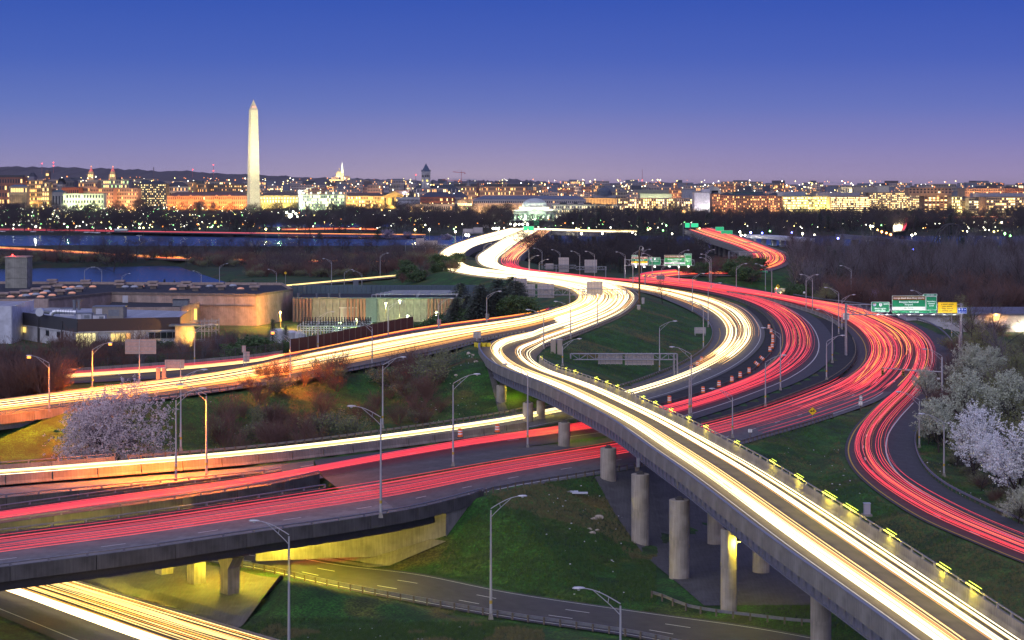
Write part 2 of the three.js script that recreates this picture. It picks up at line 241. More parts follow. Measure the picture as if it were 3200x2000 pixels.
// ---------------------------------------------------------------- terrain
const segs = [];
function embank(road, cut = false) {
for (let i = 0; i < road.n; i++) {
if (road.bridge[i]) continue;
const a = road.at(i / road.n, .5), b = road.at((i + 1) / road.n, .5), d = V(b.x - a.x, 0, b.z - a.z).normalize(), w = road.R[i].clone().sub(road.L[i]), hw = Math.abs(w.x * -d.z + w.z * d.x) / 2;
segs.push([a.x, a.z, b.x, b.z, a.y, b.y, hw, cut ? 1 : 0]);
}
}
for (const k of ['main', 'west', 'far', 'loop', 'inner', 'outer', 'south', 'exit', 'parkway', 'access', 'bank', 'island', 'shore', 'ramp', 'orange', 'middle']) embank(R[k]);
for (const k of ['lower', 'under']) embank(R[k], true);
const isWater = (x, z) => { const d = -z; return Math.max(sstep(1325, 1345, d + 8 * Math.sin(x / 37)) * sstep(1645, 1622, d + x * .02), sstep(796, 812, d + 4 * Math.sin(x / 23)) * sstep(1042, 1024, d - (x + 240) * .5) * sstep(-122, -142, x + (d - 900) * .3), sstep(1900, 1916, d) * sstep(2150, 2120, d) * sstep(-262, -242, x) * sstep(-112, -136, x)); };
// what stands under the flyover's north end and the far river bridges is the same rule: no bank where a road is carried
const floorPoly = [R.lower.at(R.lower.row(4.9), 1), R.lower.at(R.lower.row(9.6), 1), R.under.at(R.under.row(5.6), 1), R.under.at(R.under.row(1.2), 1)];
function ground(x, z) {
const d = -z;
let base = lerp(.4, 2.2, sstep(250, 420, d)) + 1.6 * sstep(35, 80, x) * sstep(420, 330, d) + .5 * (fbm(x / 40 + 50, z / 40 + 50, 0, 7, 3) - .5) * sstep(60, 140, d);
base = lerp(base, 1.2, sstep(700, 900, d)); base = lerp(base, .2, sstep(1700, 2000, d));
let up = base, cut = 1e9;
for (const s of segs) {
const dx = s[2] - s[0], dz = s[3] - s[1], L2 = dx * dx + dz * dz, t = L2 ? clamp(((x - s[0]) * dx + (z - s[1]) * dz) / L2) : 0, ex = x - s[0] - dx * t, ez = z - s[1] - dz * t, e2 = ex * ex + ez * ez, reach = s[6] + 45;
if (e2 > reach * reach) continue;
const e = Math.sqrt(e2), h = lerp(s[4], s[5], t);
if (s[7]) { const c = h - .14 + .42 * Math.max(0, e - s[6] - 2.2); if (c < cut) cut = c; }
else { const u = h - .14 - .3 * Math.max(0, e - s[6] - 1.6); if (u > up) up = u; if (e < s[6] + 1 && h - .14 < cut) cut = Math.max(h - .14, -2); }
}
let y = Math.min(up, cut);
if (z > -320 && inPoly(floorPoly, x, z)) y = Math.min(y, .3);
const w = isWater(x, z); if (w > 0) y = lerp(y, -4, w);
return y;
}
const pavedAreas = [];
function inPoly(p, x, z) { let c = false; for (let i = 0, j = p.length - 1; i < p.length; j = i++) { const a = p[i], b = p[j]; if ((a.z > z) !== (b.z > z) && x < (b.x - a.x) * (z - a.z) / (b.z - a.z) + a.x) c = !c; } return c; }
const offRoad = (x, z, m = .8) => !segs.some((s) => { const dx = s[2] - s[0], dz = s[3] - s[1], t = clamp(((x - s[0]) * dx + (z - s[1]) * dz) / (dx * dx + dz * dz || 1)), ex = x - s[0] - dx * t, ez = z - s[1] - dz * t; return ex * ex + ez * ez < (s[6] + m) ** 2; }) && !pavedAreas.some((p) => inPoly(p, x, z));
{
const xs = [], zs = [];
for (let x = -240; x <= 240; x += 3) xs.push(x);
for (let x = 250, k = 10; x < 9000; x += k, k *= 1.12) { xs.push(x); xs.unshift(-x); }
for (let z = 90; z <= 560; z += 2.5) zs.push(z);
for (let z = 563, k = 3.2; z < 16000; z += k, k = Math.min(k * 1.02, z < 2300 ? 14 : 900)) zs.push(z);
const b = new MB(), nx = xs.length; b.c = [];
for (const z of zs) for (const x of xs) {
const y = ground(x, -z); b.v(x, y, -z, 0, 1, 0, x, z);
const k = sstep(.47, .66, fbm(x / 14 + 9, z / 14 + 3, 0, 3, 4)), f = sstep(700, 1100, z), e = .75 + .5 * fbm(x / 5, z / 5, 0, 13, 3);
const so = sstep(.60, .70, fbm(x / 9 + 70, z / 9 + 20, 0, 23, 4)) * .7, g0 = [lerp(.11, .27, k), lerp(.24, .25, k), lerp(.045, .11, k)], g = [lerp(g0[0], .15, so), lerp(g0[1], .115, so), lerp(g0[2], .08, so)], w = [.05, .06, .03]; b.c.push(...g.map((c, i) => lerp(c, w[i], f) * e));
}
for (let j = 0; j + 1 < zs.length; j++) for (let i = 0; i + 1 < nx; i++) { const k = j * nx + i, m = k + nx; b.i.push(k, k + 1, m, m, k + 1, m + 1); }
const g = b.geo(); g.computeVertexNormals();
struct('ground', g, std(1, 1, 1, .95, { vertexColors: true, map: T.grass, bumpMap: T.grass, bumpScale: .12 }));
const w = new MB(); w.quad(V(-4000, -.9, -770), V(4000, -.9, -770), V(4000, -.9, -2200), V(-4000, -.9, -2200));
struct('river', w.geo(), new THREE.MeshPhysicalMaterial({ color: C(.02, .05, .13), roughness: .22, bumpMap: T.waves, bumpScale: .3 }));
}
// ---------------------------------------------------------------- road surfaces, kerbs' paint
const roadMesh = {};
for (const [k, mat] of [['ramp', M.rampDeck], ['main', M.asphaltOld], ['west', M.asphaltOld], ['far', M.asphaltOld], ['loop', M.asphaltOld], ['inner', M.asphalt], ['outer', M.asphalt], ['south', M.asphaltOld], ['exit', M.asphalt], ['parkway', M.asphaltOld], ['lower', M.asphalt], ['under', M.asphalt], ['access', M.asphalt], ['bank', M.asphalt], ['island', M.asphalt], ['shore', M.asphalt], ['orange', M.asphaltOld], ['middle', M.asphaltOld]])
roadMesh[k] = struct('road', R[k].geo({ access: .012, parkway: .016, loop: .004, inner: .008 }[k] ?? 0), mat);
// concrete decks of the crossing, with a joint where they meet the asphalt
for (const [k, r0, t0, t1] of [['south', 7.2, 0, 1], ['orange', .6, 0, 1], ['middle', .4, 0, 1]]) struct('bridge_deck', R[k].geo(.006, t0, t1, R[k].row(r0), 1), M.deck);
// painted lines: solid(road, t, half width) and dashes, each dash a piece of its road
function line(road, t, s0 = 0, s1 = 1, w = .16, mat = M.paint, up = .022) { const pts = road.edge(t, s0, s1, up), b = new MB(); b.sweep(pts, [[w / 2, 0], [-w / 2, 0]]); part('edge_line', b.geo(), mat, roadMesh[road.key]); }
function dashes(road, t, s0, s1, len = 3, gap = 9, w = .18) {
let run = 0, prev = null, cur = null; const N = 900;
for (let i = 0; i <= N; i++) { const p = road.at(lerp(s0, s1, i / N), t, .022); if (prev) { const L = p.distanceTo(prev); run += L; const ph = run % (len + gap); if (ph < len) { (cur ??= []).push(p); } else if (cur) { if (cur.length > 1) part('lane_dash', new MB().sweep([cur[0], cur[Math.floor(cur.length / 2)], cur[cur.length - 1]], [[w / 2, 0], [-w / 2, 0]]).geo(), M.paint, roadMesh[road.key]); cur = null; } } prev = p; }
}
for (const k in R) R[k].key = k;
line(R.ramp, .16, 0, .8); line(R.ramp, .9, 0, .7, .16, M.yellowPaint);
line(R.lower, .06); line(R.lower, .93); dashes(R.lower, .36, .02, .75); dashes(R.lower, .66, .02, .75);
line(R.exit, .58, .06, 1, .22); line(R.exit, .05, 0, 1, .2, M.yellowPaint); dashes(R.exit, .26, .05, .95);
line(R.outer, .76, .35, 1, .25); line(R.outer, .09, .3, 1, .2, M.yellowPaint); for (const t of [.24, .38, .52, .63]) dashes(R.outer, t, .35, .98, 3, 9, .22);
line(R.south, .06, .05, .5, .16, M.yellowPaint); line(R.south, .9, .02, .95, .2); dashes(R.south, .32, .05, .95); dashes(R.south, .6, .05, .95);
line(R.inner, .74, .25, .8, .22); line(R.inner, .12, .3, .9, .16, M.yellowPaint); dashes(R.inner, .4, .3, .95);
line(R.loop, .08, .2, .85); dashes(R.loop, .5, .3, .9); line(R.loop, .85, .3, .85, .16, M.yellowPaint);
line(R.west, .9, .1, .9); dashes(R.west, .5, .3, .95); line(R.main, .93, .6, .99); line(R.orange, .12, 0, 1, .16, M.yellowPaint); dashes(R.orange, .6, 0, 1);
line(R.under, .1, 0, .7); dashes(R.under, .5, 0, .6);
// ---------------------------------------------------------------- light of the traffic: thin glowing streaks at lamp height along the lanes
const G = {
white: glow(1, .82, .48, 3.2), warm: glow(1, .60, .18, 2.1), gold: glow(1, .42, .055, 1.2), red: glow(1, .02, .032, 1.15), deep: glow(.8, .008, .012, .6), pink: glow(1, .09, .085, 1.2), amber: glow(1, .38, .035, 2.2), yellow: glow(1, .70, .22, 1.9),
};
function streak(b, road, t, s0, s1, r, h, wob, k, step) {
const i0 = s0 * road.n, i1 = s1 * road.n, n = Math.max(2, Math.ceil((i1 - i0) / step)), ph = rnd() * 9, pts = [];
for (let i = 0; i <= n; i++) { const s = lerp(s0, s1, i / n), q = t + wob * (vnoise(s * k + ph, ph * 3, 0, 17) - .5); pts.push(road.at(s, clamp(q, .02, .98), h)); }
const m = 4, base = b.p.length / 3;
for (let i = 0; i <= n; i++) { const a = pts[Math.max(0, i - 1)], c = pts[Math.min(n, i + 1)], d = c.clone().sub(a).normalize(), sd = V(-d.z, 0, d.x).normalize(), end = ((i === 0 || i === n) ? .25 : 1) * (.6 + .8 * vnoise(i * .3 + ph * 7, ph, 0, 29));
for (let j = 0; j < m; j++) { const an = j / m * 2 * Math.PI + .785, x = Math.cos(an), y = Math.sin(an); b.v(pts[i].x + sd.x * x * r * end, pts[i].y + y * r * end, pts[i].z + sd.z * x * r * end, sd.x * x, y, sd.z * x); } }
for (let i = 0; i < n; i++) for (let j = 0; j < m; j++) { const p = base + i * m + j, q = base + i * m + (j + 1) % m; b.i.push(p, p + m, q, q, p + m, q + m); }
}
const trailSet = {};
// lanes that run on from one road into the next
function join(key, list) { const o = Object.create(Road.prototype); o.key = key; o.L = []; o.R = []; const tt = (v, f) => Array.isArray(v) ? lerp(v[0], v[1], f) : v; for (const [r, t0, t1, rev, a = 0, b = 1] of list) { const i0 = Math.round(a * r.n), i1 = Math.round(b * r.n), q = []; for (let i = i0; i <= i1; i++) q.push([r.at(i / r.n, tt(t0, (i - i0) / (i1 - i0))), r.at(i / r.n, tt(t1, (i - i0) / (i1 - i0)))]); if (rev) q.reverse(); for (const [l, m] of q) { const z = o.L.length - 1; if (z >= 0 && o.L[z].distanceTo(l) < 2.5) continue; o.L.push(l); o.R.push(m); } } const sm = (A) => A.map((p, i) => i && i < A.length - 1 ? p.clone().multiplyScalar(.5).addScaledVector(A[i - 1], .25).addScaledVector(A[i + 1], .25) : p); for (let k = 0; k < 4; k++) { o.L = sm(o.L); o.R = sm(o.R); } o.n = o.L.length - 1; return o; }
const J = { ramp: join('ramp', [[R.main, .42, 1, 0, .5], [R.ramp, 0, 1, 1]]), west: join('west', [[R.main, 0, .46, 0, .55], [R.west, 0, 1]]), loop: join('loop', [[R.far, .53, 0, 0, .3], [R.loop, 0, 1]]), inner: join('inner', [[R.far, .62, 1, 0, .5], [R.inner, 0, 1, 0, 0, .9], [R.middle, 0, 1, 0, .16, 1]]), south: join('south', [[R.outer, 0, [.48, .58]], [R.south, 0, 1]]), exit: join('exit', [[R.outer, [.42, .58], [.86, 1]], [R.exit, 0, 1]]) };
function trails(road, label, list) {
const g = trailSet[road.key] ??= tag(thing('traffic_light_streaks', label, 'light streak'), label, 'light streak', null, 'stuff');
for (const [mat, n, t0, t1, o = {}] of list) {
const b = new MB(), { r = .075, s0 = 0, s1 = 1, h = .7, hj = .25, wob = .05, k = 3, step = 2, cut = .25, min = .25, lanes = 0 } = o;
for (let i = 0; i < n; i++) {
let t = lanes ? t0 + (t1 - t0) * ((Math.floor(i % lanes) + .5 + rr(-.27, .27)) / lanes) : lerp(t0, t1, (i + rnd()) / n), a = s0, c = s1;
if (rnd() < cut) { const L = rr(min, .8) * (s1 - s0), u = s0 + rnd() * (s1 - s0 - L); a = u; c = u + L; }
const rad = r * (.4 + 1.15 * rnd() * rnd() + .35 * rnd()), hh = h + rr(-hj, hj); streak(b, road, t, a, c, rad, hh, wob, k, step);
if (rnd() < .55) streak(b, road, clamp(t + 1.3 / Math.max(6, road.at(.5, 0).distanceTo(road.at(.5, 1))), .02, .98), a, c, rad, hh, 0, k, step);
}
const m = b.build('streak', G[mat], g, 'stuff'); m.castShadow = false;
}
}
seed(77);
trails(J.ramp, 'white and gold headlight streaks running over the near flyover', [
['white', 11, .16, .36, { lanes: 1, r: .10, s0: .2, wob: .02, cut: .2 }], ['white', 2, .665, .675, { r: .065, wob: .012, cut: 0 }], ['white', 2, .825, .835, { r: .065, wob: .012, cut: 0 }], ['warm', 6, .14, .4, { r: .06, cut: .4 }], ['warm', 3, .62, .86, { r: .035, cut: .5 }], ['gold', 5, .12, .88, { r: .03, cut: .6 }]]);
trails(R.main, 'blinding white headlight streaks on the central highway bend', [
['white', 20, .06, .84, { r: .11, wob: .07, k: 5, cut: .4, s1: .93 }], ['white', 26, .05, .92, { r: .16, wob: .08, cut: .4, s1: .62 }], ['warm', 18, .05, .9, { r: .085, cut: .5, s1: .9 }], ['gold', 14, .05, .95, { r: .07, cut: .6 }]]);
trails(J.west, 'white and golden headlight streaks on the westbound road at left', [
['white', 7, .10, .60, { r: .085, s1: .72, cut: .35, wob: .03 }], ['white', 3, .18, .5, { r: .06, s0: .55, cut: .2 }], ['warm', 13, .08, .66, { r: .06, cut: .45 }], ['gold', 18, .06, .78, { r: .05, cut: .55 }]]);
trails(R.far, 'white and red streaks side by side on the far bridge approach', [
['white', 26, .04, .46, { r: .15, wob: .06, cut: .35, s1: .9 }], ['warm', 9, .06, .5, { r: .09, cut: .5 }], ['red', 5, .60, .92, { r: .09, s0: .3 }], ['pink', 10, .55, .95, { r: .1, s1: .55 }], ['warm', 9, .55, .95, { r: .09, s1: .45 }]]);
trails(J.loop, 'white headlight streaks sweeping round the middle loop and under the flyover', [
['white', 8, .16, .78, { r: .09, s1: .66, lanes: 2, cut: .2, wob: .04 }], ['warm', 11, .14, .8, { r: .06, s1: .68, lanes: 2, cut: .4 }], ['gold', 14, .08, .86, { r: .045, s1: .7, cut: .6 }], ['white', 3, .35, .5, { r: .05, s0: .6, cut: .2 }], ['yellow', 5, .25, .62, { r: .045, s0: .6, lanes: 1, cut: .3 }]]);
trails(J.inner, 'red tail light streaks on the inner loop beside the orange drums', [
['red', 9, .16, .58, { r: .07, lanes: 3, wob: .1 }], ['pink', 4, .16, .58, { r: .05, lanes: 3, wob: .12 }], ['deep', 10, .1, .68, { r: .045, cut: .6 }], ['amber', 3, .3, .6, { r: .045, s0: .25, s1: .6, wob: .2 }]]);
trails(R.outer, 'dense red and amber tail light streaks on the wide right-hand bend', [
['red', 6, .14, .62, { r: .06, wob: .14, lanes: 5, cut: .3 }], ['pink', 6, .14, .62, { r: .055, wob: .16, lanes: 5, cut: .4 }], ['amber', 6, .2, .7, { r: .05, wob: .2, cut: .75, min: .15, s0: .35 }]]);
trails(J.south, 'pink and red tail light streaks of the wide bend running on over the near overpass', [
['red', 11, .20, .80, { r: .065, s1: .62, lanes: 3, wob: .05 }], ['pink', 8, .2, .8, { r: .055, s1: .66, lanes: 3, wob: .05, cut: .35 }], ['deep', 10, .18, .85, { r: .045, s1: .7, cut: .5 }], ['red', 6, .04, .42, { r: .035, s0: .58, lanes: 2, wob: .02 }], ['pink', 4, .05, .52, { r: .03, s0: .58, lanes: 3, wob: .02 }], ['deep', 7, .02, .55, { r: .03, s0: .58, cut: .5 }], ['amber', 3, .2, .6, { r: .04, s0: .15, s1: .6, cut: .6 }]]);
trails(J.exit, 'red tail light streaks bending down the right-hand exit road', [
['red', 9, .10, .44, { r: .055, wob: .06, lanes: 2, cut: .15 }], ['pink', 5, .10, .44, { r: .045, wob: .08, lanes: 2 }], ['red', 3, .46, .62, { r: .028, wob: .1, s0: .3, cut: .2 }], ['deep', 6, .08, .5, { r: .035, cut: .4 }], ['gold', 2, .2, .5, { r: .025, wob: .2, s0: .3, cut: .5 }], ['amber', 3, .12, .4, { r: .04, s0: .1, s1: .55, wob: .1, cut: .7 }]]);
trails(R.parkway, 'red and amber streaks on the far parkway hairpin and river bridge', [
['red', 14, .12, .9, { r: .1, wob: .06 }], ['pink', 6, .12, .9, { r: .1, wob: .06 }], ['amber', 9, .15, .85, { r: .1, cut: .4 }], ['warm', 5, .2, .7, { r: .1, s1: .4 }]]);
trails(R.under, 'white and amber streaks emerging below the overpass at lower left', [
['white', 11, .26, .48, { r: .07, wob: .02, s1: .8, lanes: 1 }], ['warm', 9, .3, .85, { r: .05, wob: .02, s1: .8, lanes: 3 }], ['yellow', 8, .5, .92, { r: .045, s1: .8, cut: .3 }], ['amber', 7, .3, .9, { r: .022, s1: .8, cut: .3 }], ['gold', 6, .3, .9, { r: .02, s1: .8, cut: .3 }]]);
trails(R.access, 'thin red and yellow streaks on the side road by the fence', [['yellow', 5, .45, .6, { r: .05, s0: .5, cut: .3 }], ['warm', 3, .5, .62, { r: .05, s0: .5 }], ['red', 4, .25, .4, { r: .05, s0: .52 }], ['amber', 3, .3, .5, { r: .05, s0: .08, s1: .58, cut: 0 }], ['red', 2, .3, .45, { r: .05, s0: .05, s1: .58, cut: 0 }]]);
trails(R.bank, 'one thin yellow streak on the slip road above the plant roof', [['yellow', 3, .4, .6, { r: .12, cut: 0 }]]);
trails(R.island, 'red and amber streaks on the parkway between lagoon and river', [['red', 6, .3, .8, { r: .13, s1: .95 }], ['amber', 6, .2, .8, { r: .12, cut: .3 }], ['warm', 3, .3, .7, { r: .12, s0: .55 }]]);
trails(R.shore, 'faint red streaks along the drive on the far river bank', [['red', 3, .2, .8, { r: .12 }], ['deep', 4, .2, .8, { r: .12 }], ['amber', 2, .3, .7, { r: .1, s0: .6 }]]);
// ---------------------------------------------------------------- bridges, barriers, rails
function arc(pts, step) {                              // resample by length
const out = [pts[0].clone()]; let need = step, i = 0, p = pts[0].clone();
while (i + 1 < pts.length) { const d = p.distanceTo(pts[i + 1]); if (d >= need) { p = p.clone().lerp(pts[i + 1], need / d); out.push(p); need = step; } else { need -= d; p = pts[++i].clone(); } }
if (out[out.length - 1].distanceTo(pts[pts.length - 1]) > step * .4) out.push(pts[pts.length - 1].clone()); return out;
}
function segments(parent, pts, prof, len, name, mat, gap = .04, per = 4) {
const q = arc(pts, len / per);
for (let i = 0; i + 1 < q.length; i += per) { const run = q.slice(i, Math.min(q.length, i + per + 1)).map((p) => p.clone()); if (run.length < 2) continue;
const n = run.length - 1; run[0].lerp(run[1], gap / (len / per)); run[n].lerp(run[n - 1], gap / (len / per));
part(name, new MB().sweep(run, prof, { closed: true }).geo(), mat, parent); }
}
const postGeo = (() => { const b = new MB(); b.box(0, 0, 0, .16, .75, .12); return b.geo(); })();
const stubGeo = (() => { const b = new MB(); b.box(0, 0, 0, .22, .34, .2, 0, .7); return b.geo(); })();
function rows(parent, pts, step, geo, mat, name, up = 0, off = 0) {
const q = arc(pts, step);
q.forEach((p, i) => { const a = q[Math.max(0, i - 1)], b = q[Math.min(q.length - 1, i + 1)], ang = Math.atan2(-(b.z - a.z), b.x - a.x), m = part(name, geo, mat, parent); const t = V(b.x - a.x, 0, b.z - a.z).normalize(); m.position.set(p.x - t.z * off, p.y + up, p.z + t.x * off); m.rotation.y = ang; });
}
const WBEAM = [[-.04, 0], [.04, .0], [.075, .07], [.02, .15], [.075, .23], [.04, .31], [-.04, .31]];
function guardrail(pts, label, { step = 1.9, fine = true, side = 1, name = 'guardrail', group, dropEnd = false } = {}) {
const t = thing(name, label, 'guardrail', [0, 0, 0], 0, group);
const q = arc(pts, 2); for (const p of q) p.y = Math.max(p.y, ground(p.x, p.z) + .02);
const beam = q.map((p) => p.clone().setY(p.y + .42)); if (dropEnd) beam[0].y -= .35;
new MB().sweep(beam, side > 0 ? WBEAM : WBEAM.map(([x, y]) => [-x, y]).reverse(), { closed: true }).build('beam', M.rail, t);
if (fine) rows(t, q, step, postGeo, M.post, 'post', 0, -side * .14);
else { const b = new MB(); for (const p of arc(q, step)) b.box(p.x, p.y, p.z, .16, .75, .16); b.build('post', M.post, t, 'stuff'); }
return t;
}
function parapetRail(pts, label, { out = 1, seg = 9, deep = .75, mat = M.concreteDark, high = .72, step = 4, name = 'bridge_parapet', rail = true, face = null } = {}) {
const t = thing(name, label, 'bridge parapet'), o = out;
let prof = [[0, -deep], [.34 * o, -deep], [.34 * o, high], [.06 * o, high], [0, 0]]; if (o < 0) prof = prof.slice().reverse();
segments(t, pts, prof, seg, 'wall_panel', mat);
if (rail) { const mid = arc(pts, 2).map((p) => p.clone()); const q = mid.map((p, i) => { const a = mid[Math.max(0, i - 1)], b = mid[Math.min(mid.length - 1, i + 1)], d = V(b.x - a.x, 0, b.z - a.z).normalize(); return V(p.x - d.z * .2 * o, p.y + high + .34, p.z + d.x * .2 * o); });
new MB().path(q, .085, 8).build('pipe_rail', M.rail, t); rows(t, q, step, stubGeo, M.rail, 'rail_post', -.36); }
return t;
}
const JERSEY = [[-.3, 0], [.3, 0], [.3, .08], [.13, .33], [.09, 1.05], [-.09, 1.05], [-.13, .33], [-.3, .08]];
function jersey(pts, label, { seg = 6, mat = M.concrete, high = 1, name = 'concrete_barrier' } = {}) { const t = thing(name, label, 'barrier'); segments(t, pts, JERSEY.map(([x, y]) => [x, y * high - .05]), seg, 'barrier_segment', mat); return t; }
const find = (road, t, up, px, lo = 0, hi = 1) => { let best = lo, bd = 1e9; for (let i = 0; i <= 600; i++) { const s = lerp(lo, hi, i / 600), p = road.at(s, t, up), d = Math.abs(CX + F * p.x / -p.z - px); if (p.z < -20 && d < bd) { bd = d; best = s; } } return best; };

// --- flyover
{
const S = R.ramp, end = S.row(11.4), fly = thing('flyover_bridge', 'long curved flyover on round concrete piers crossing the foreground', 'bridge');
const lp = S.edge(0, 0, S.row(13)), rp = S.edge(1, 0, S.row(12));
segments(fly, lp, [[-.36, -.62], [0, -.62], [0, 0], [-.1, .35], [-.1, 1.0], [-.36, 1.0]], 12, 'parapet_panel', M.concrete, .012, 8);
new MB().sweep(arc(lp, 1.5), [[-.40, 1.0], [-.06, 1.0], [-.06, 1.07], [-.40, 1.07]], { closed: true }).build('parapet_cap', std(.2, .21, .26, .6), fly);
segments(fly, rp, [[0, -.62], [.42, -.62], [.42, 0], [.3, .45], [.26, 1.15], [.04, 1.15], [0, .4], [-.12, .1], [-.12, 0], [0, 0]], 6, 'barrier_segment', M.concrete, .03);
const top = arc(rp, 2).map((p) => p.clone().setY(p.y + 1.5)); for (let i = 0; i < top.length; i++) { const a = top[Math.max(0, i - 1)], b = top[Math.min(top.length - 1, i + 1)], d = V(b.x - a.x, 0, b.z - a.z).normalize(); top[i].x += -d.z * .15; top[i].z += d.x * .15; }
new MB().path(top, .075, 8).build('barrier_rail', M.rail, fly); rows(fly, top, 3, stubGeo, M.rail, 'rail_post', -.36);
new MB().sweep(arc(S.edge(.5, 0, end, 0), 2), [[-.1, -.1], [.1, -.1]]).geo();
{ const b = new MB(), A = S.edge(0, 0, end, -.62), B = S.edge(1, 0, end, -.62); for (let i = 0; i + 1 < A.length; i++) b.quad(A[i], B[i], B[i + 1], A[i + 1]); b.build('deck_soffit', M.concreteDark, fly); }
for (const [k, t] of [[0, .07], [1, .36], [2, .64], [3, .93]]) { const g = S.edge(t, 0, end, -.62); new MB().sweep(arc(g, 2), [[-.22, -1.62], [.22, -1.62], [.22, -1.54], [.03, -1.54], [.03, -.02], [-.03, -.02], [-.03, -1.54], [-.22, -1.54]], { closed: true }).build('girder', M.girder, fly); if (!k) { const q = arc(g, 2.2); const st = new MB().box(0, -1.54, 0, .05, 1.52, .36).geo(); rows(fly, q, 2.2, st, M.girder, 'stiffener', 0, -.02); } }
// piers: pixel of the foot, height of the ground there, radius
const pierAt = (p, r, label) => { let s = 0, bd = 1e9; for (let i = 0; i <= 400; i++) { const q = S.at(i / 400, .5), d = (q.x - p.x) ** 2 + (q.z - p.z) ** 2; if (d < bd) { bd = d; s = i / 400; } } const topY = S.at(s, .3).y - 2.62, y0 = -1.2;
const t = thing('bridge_pier', label, 'bridge pier', [p.x, y0, p.z]); new MB().lathe([[r, 0], ...[1, 2, 3, 4].flatMap((k) => { const y = (topY - y0) * k / 5; return [[r, y - .03], [r - .025, y - .015], [r - .025, y + .015], [r, y + .03]]; }), [r, topY - y0 - .04], [r - .04, topY - y0], [0, topY - y0]], 0, 0, 0, 28).build('column', M.pier, t); const b = new MB(); b.box(0, topY - y0, 0, .9, .18, .9); b.box(0, topY - y0 + .18, 0, .55, .2, .55); b.build('bearing', M.girderDark, t); };
const list = [[1567, 1276, 3.6, .9, 'slim round pier farthest back under the flyover'], [1650, 1323, 5, .85, 'round pier standing between white and red streaks under the flyover'], [1763, 1395, 5.3, .88, 'round pier on the paved island beside the red streaks'], [1901, 1498, 5, 1.08, 'round pier at the top of the paved slope by the guardrail'],
[2001, 1653, 2.6, 1.1, 'tall round pier at the edge of the grass slope with junction box above'], [2123, 1795, .8, 1.15, 'thickest tall round pier midway down the paved slope'], [2277, 1911, .2, .84, 'yellow lit round pier next to the light metal guardrail'], [2565, 2100, 0, .95, 'round pier cut by the bottom edge of the photo'],
[2235, 1642, 2.6, .98, 'short visible rear pier half hidden behind the girder, left one'], [2378, 1774, .9, .98, 'short visible rear pier half hidden behind the girder, right one'], [1690, 1310, 5.2, .7, 'rear pier mostly hidden under the flyover near the white streaks']];
for (const [px, py, h, r, label] of list) { const p = P(px, py, h); pierAt(p, r, label); }
const j = S.at(S.row(5.15), 0, -1.0), jb = thing('junction_box', 'small grey steel box bolted to the outer girder above a pier', 'junction box', [j.x - .5, j.y - 1.4, j.z]); new MB().box(0, 0, 0, .35, 1.1, .9).build('box', M.galv, jb); new MB().box(-.1, -.55, 0, .5, .5, .35).build('bracket', M.post, jb);
// abutment at the north end
const q = S.at(S.row(12), 0), q1 = S.at(S.row(12), 1), ab = thing('bridge_abutment', 'pale concrete abutment under the north end of the flyover', 'abutment'); { const d = q1.clone().sub(q).normalize(), n = V(-d.z, 0, d.x), w = q.distanceTo(q1) * .55; const c = [q.clone().addScaledVector(n, 1.4), q.clone().addScaledVector(d, w).addScaledVector(n, 1.4), q.clone().addScaledVector(d, w).addScaledVector(n, -1.4), q.clone().addScaledVector(n, -1.4)]; const lo = c.map((p) => p.clone().setY(1)), hi = c.map((p) => p.clone().setY(p.y - .66)); new MB().hexa([...lo, ...hi]).build('wall', M.concrete, ab); }
// yellow strip lights along the barrier rail
const marks = [[1690, .6], [1739, 1.2], [1768, 1.0], [1795, 1.6], [1861, 2], [1895, 2], [1927, 2], [1964, 2], [2008, 2.4], [2046, 2.4], [2096, 2.4], [2149, 2.6], [2205, 2.6], [2300, 2.4], [2412, 3], [2495, 4], [2590, 6.5], [2655, 6], [2780, 4.5], [2950, 4.5], [3042, 4.6]];
marks.forEach(([px, len], i) => {
const s = find(S, 1, 1.5, px, 0, .85), L = 1 / S.n, a = S.at(s, 1, 1.62), b2 = S.at(s + L, 1, 1.62), d = b2.clone().sub(a).normalize(), p0 = a.clone().addScaledVector(d, -len * .32), p1 = a.clone().addScaledVector(d, len * .32);
const t = thing('barrier_strip_light', 'yellow glowing strip light on the right-hand barrier of the flyover', 'strip light', a, 0, 'yellow strip lights along the flyover barrier'); const inv = (p) => p.clone().sub(a);
new MB().tube(inv(p0), inv(p1), .05, .05, 6, true).build('glowing_tube', glow(1, .86, .05, 5), t); const o = V(-d.z, 0, d.x).multiplyScalar(.25); new MB().tube(inv(p0).add(o).setY(inv(p0).y + .15), inv(p1).add(o).setY(inv(p1).y + .15), .03, .03, 5, true).build('thin_glowing_tube', glow(.75, 1, .05, 2.2), t);
const l = new THREE.PointLight(C(1, .8, .04), len * 5); l.position.copy(a).addScaledVector(V(d.z, 0, -d.x), .5).setY(a.y + .05); l.castShadow = true; l.shadow.radius = 8; l.name = 'strip_lamp'; scene.add(l);
});
}
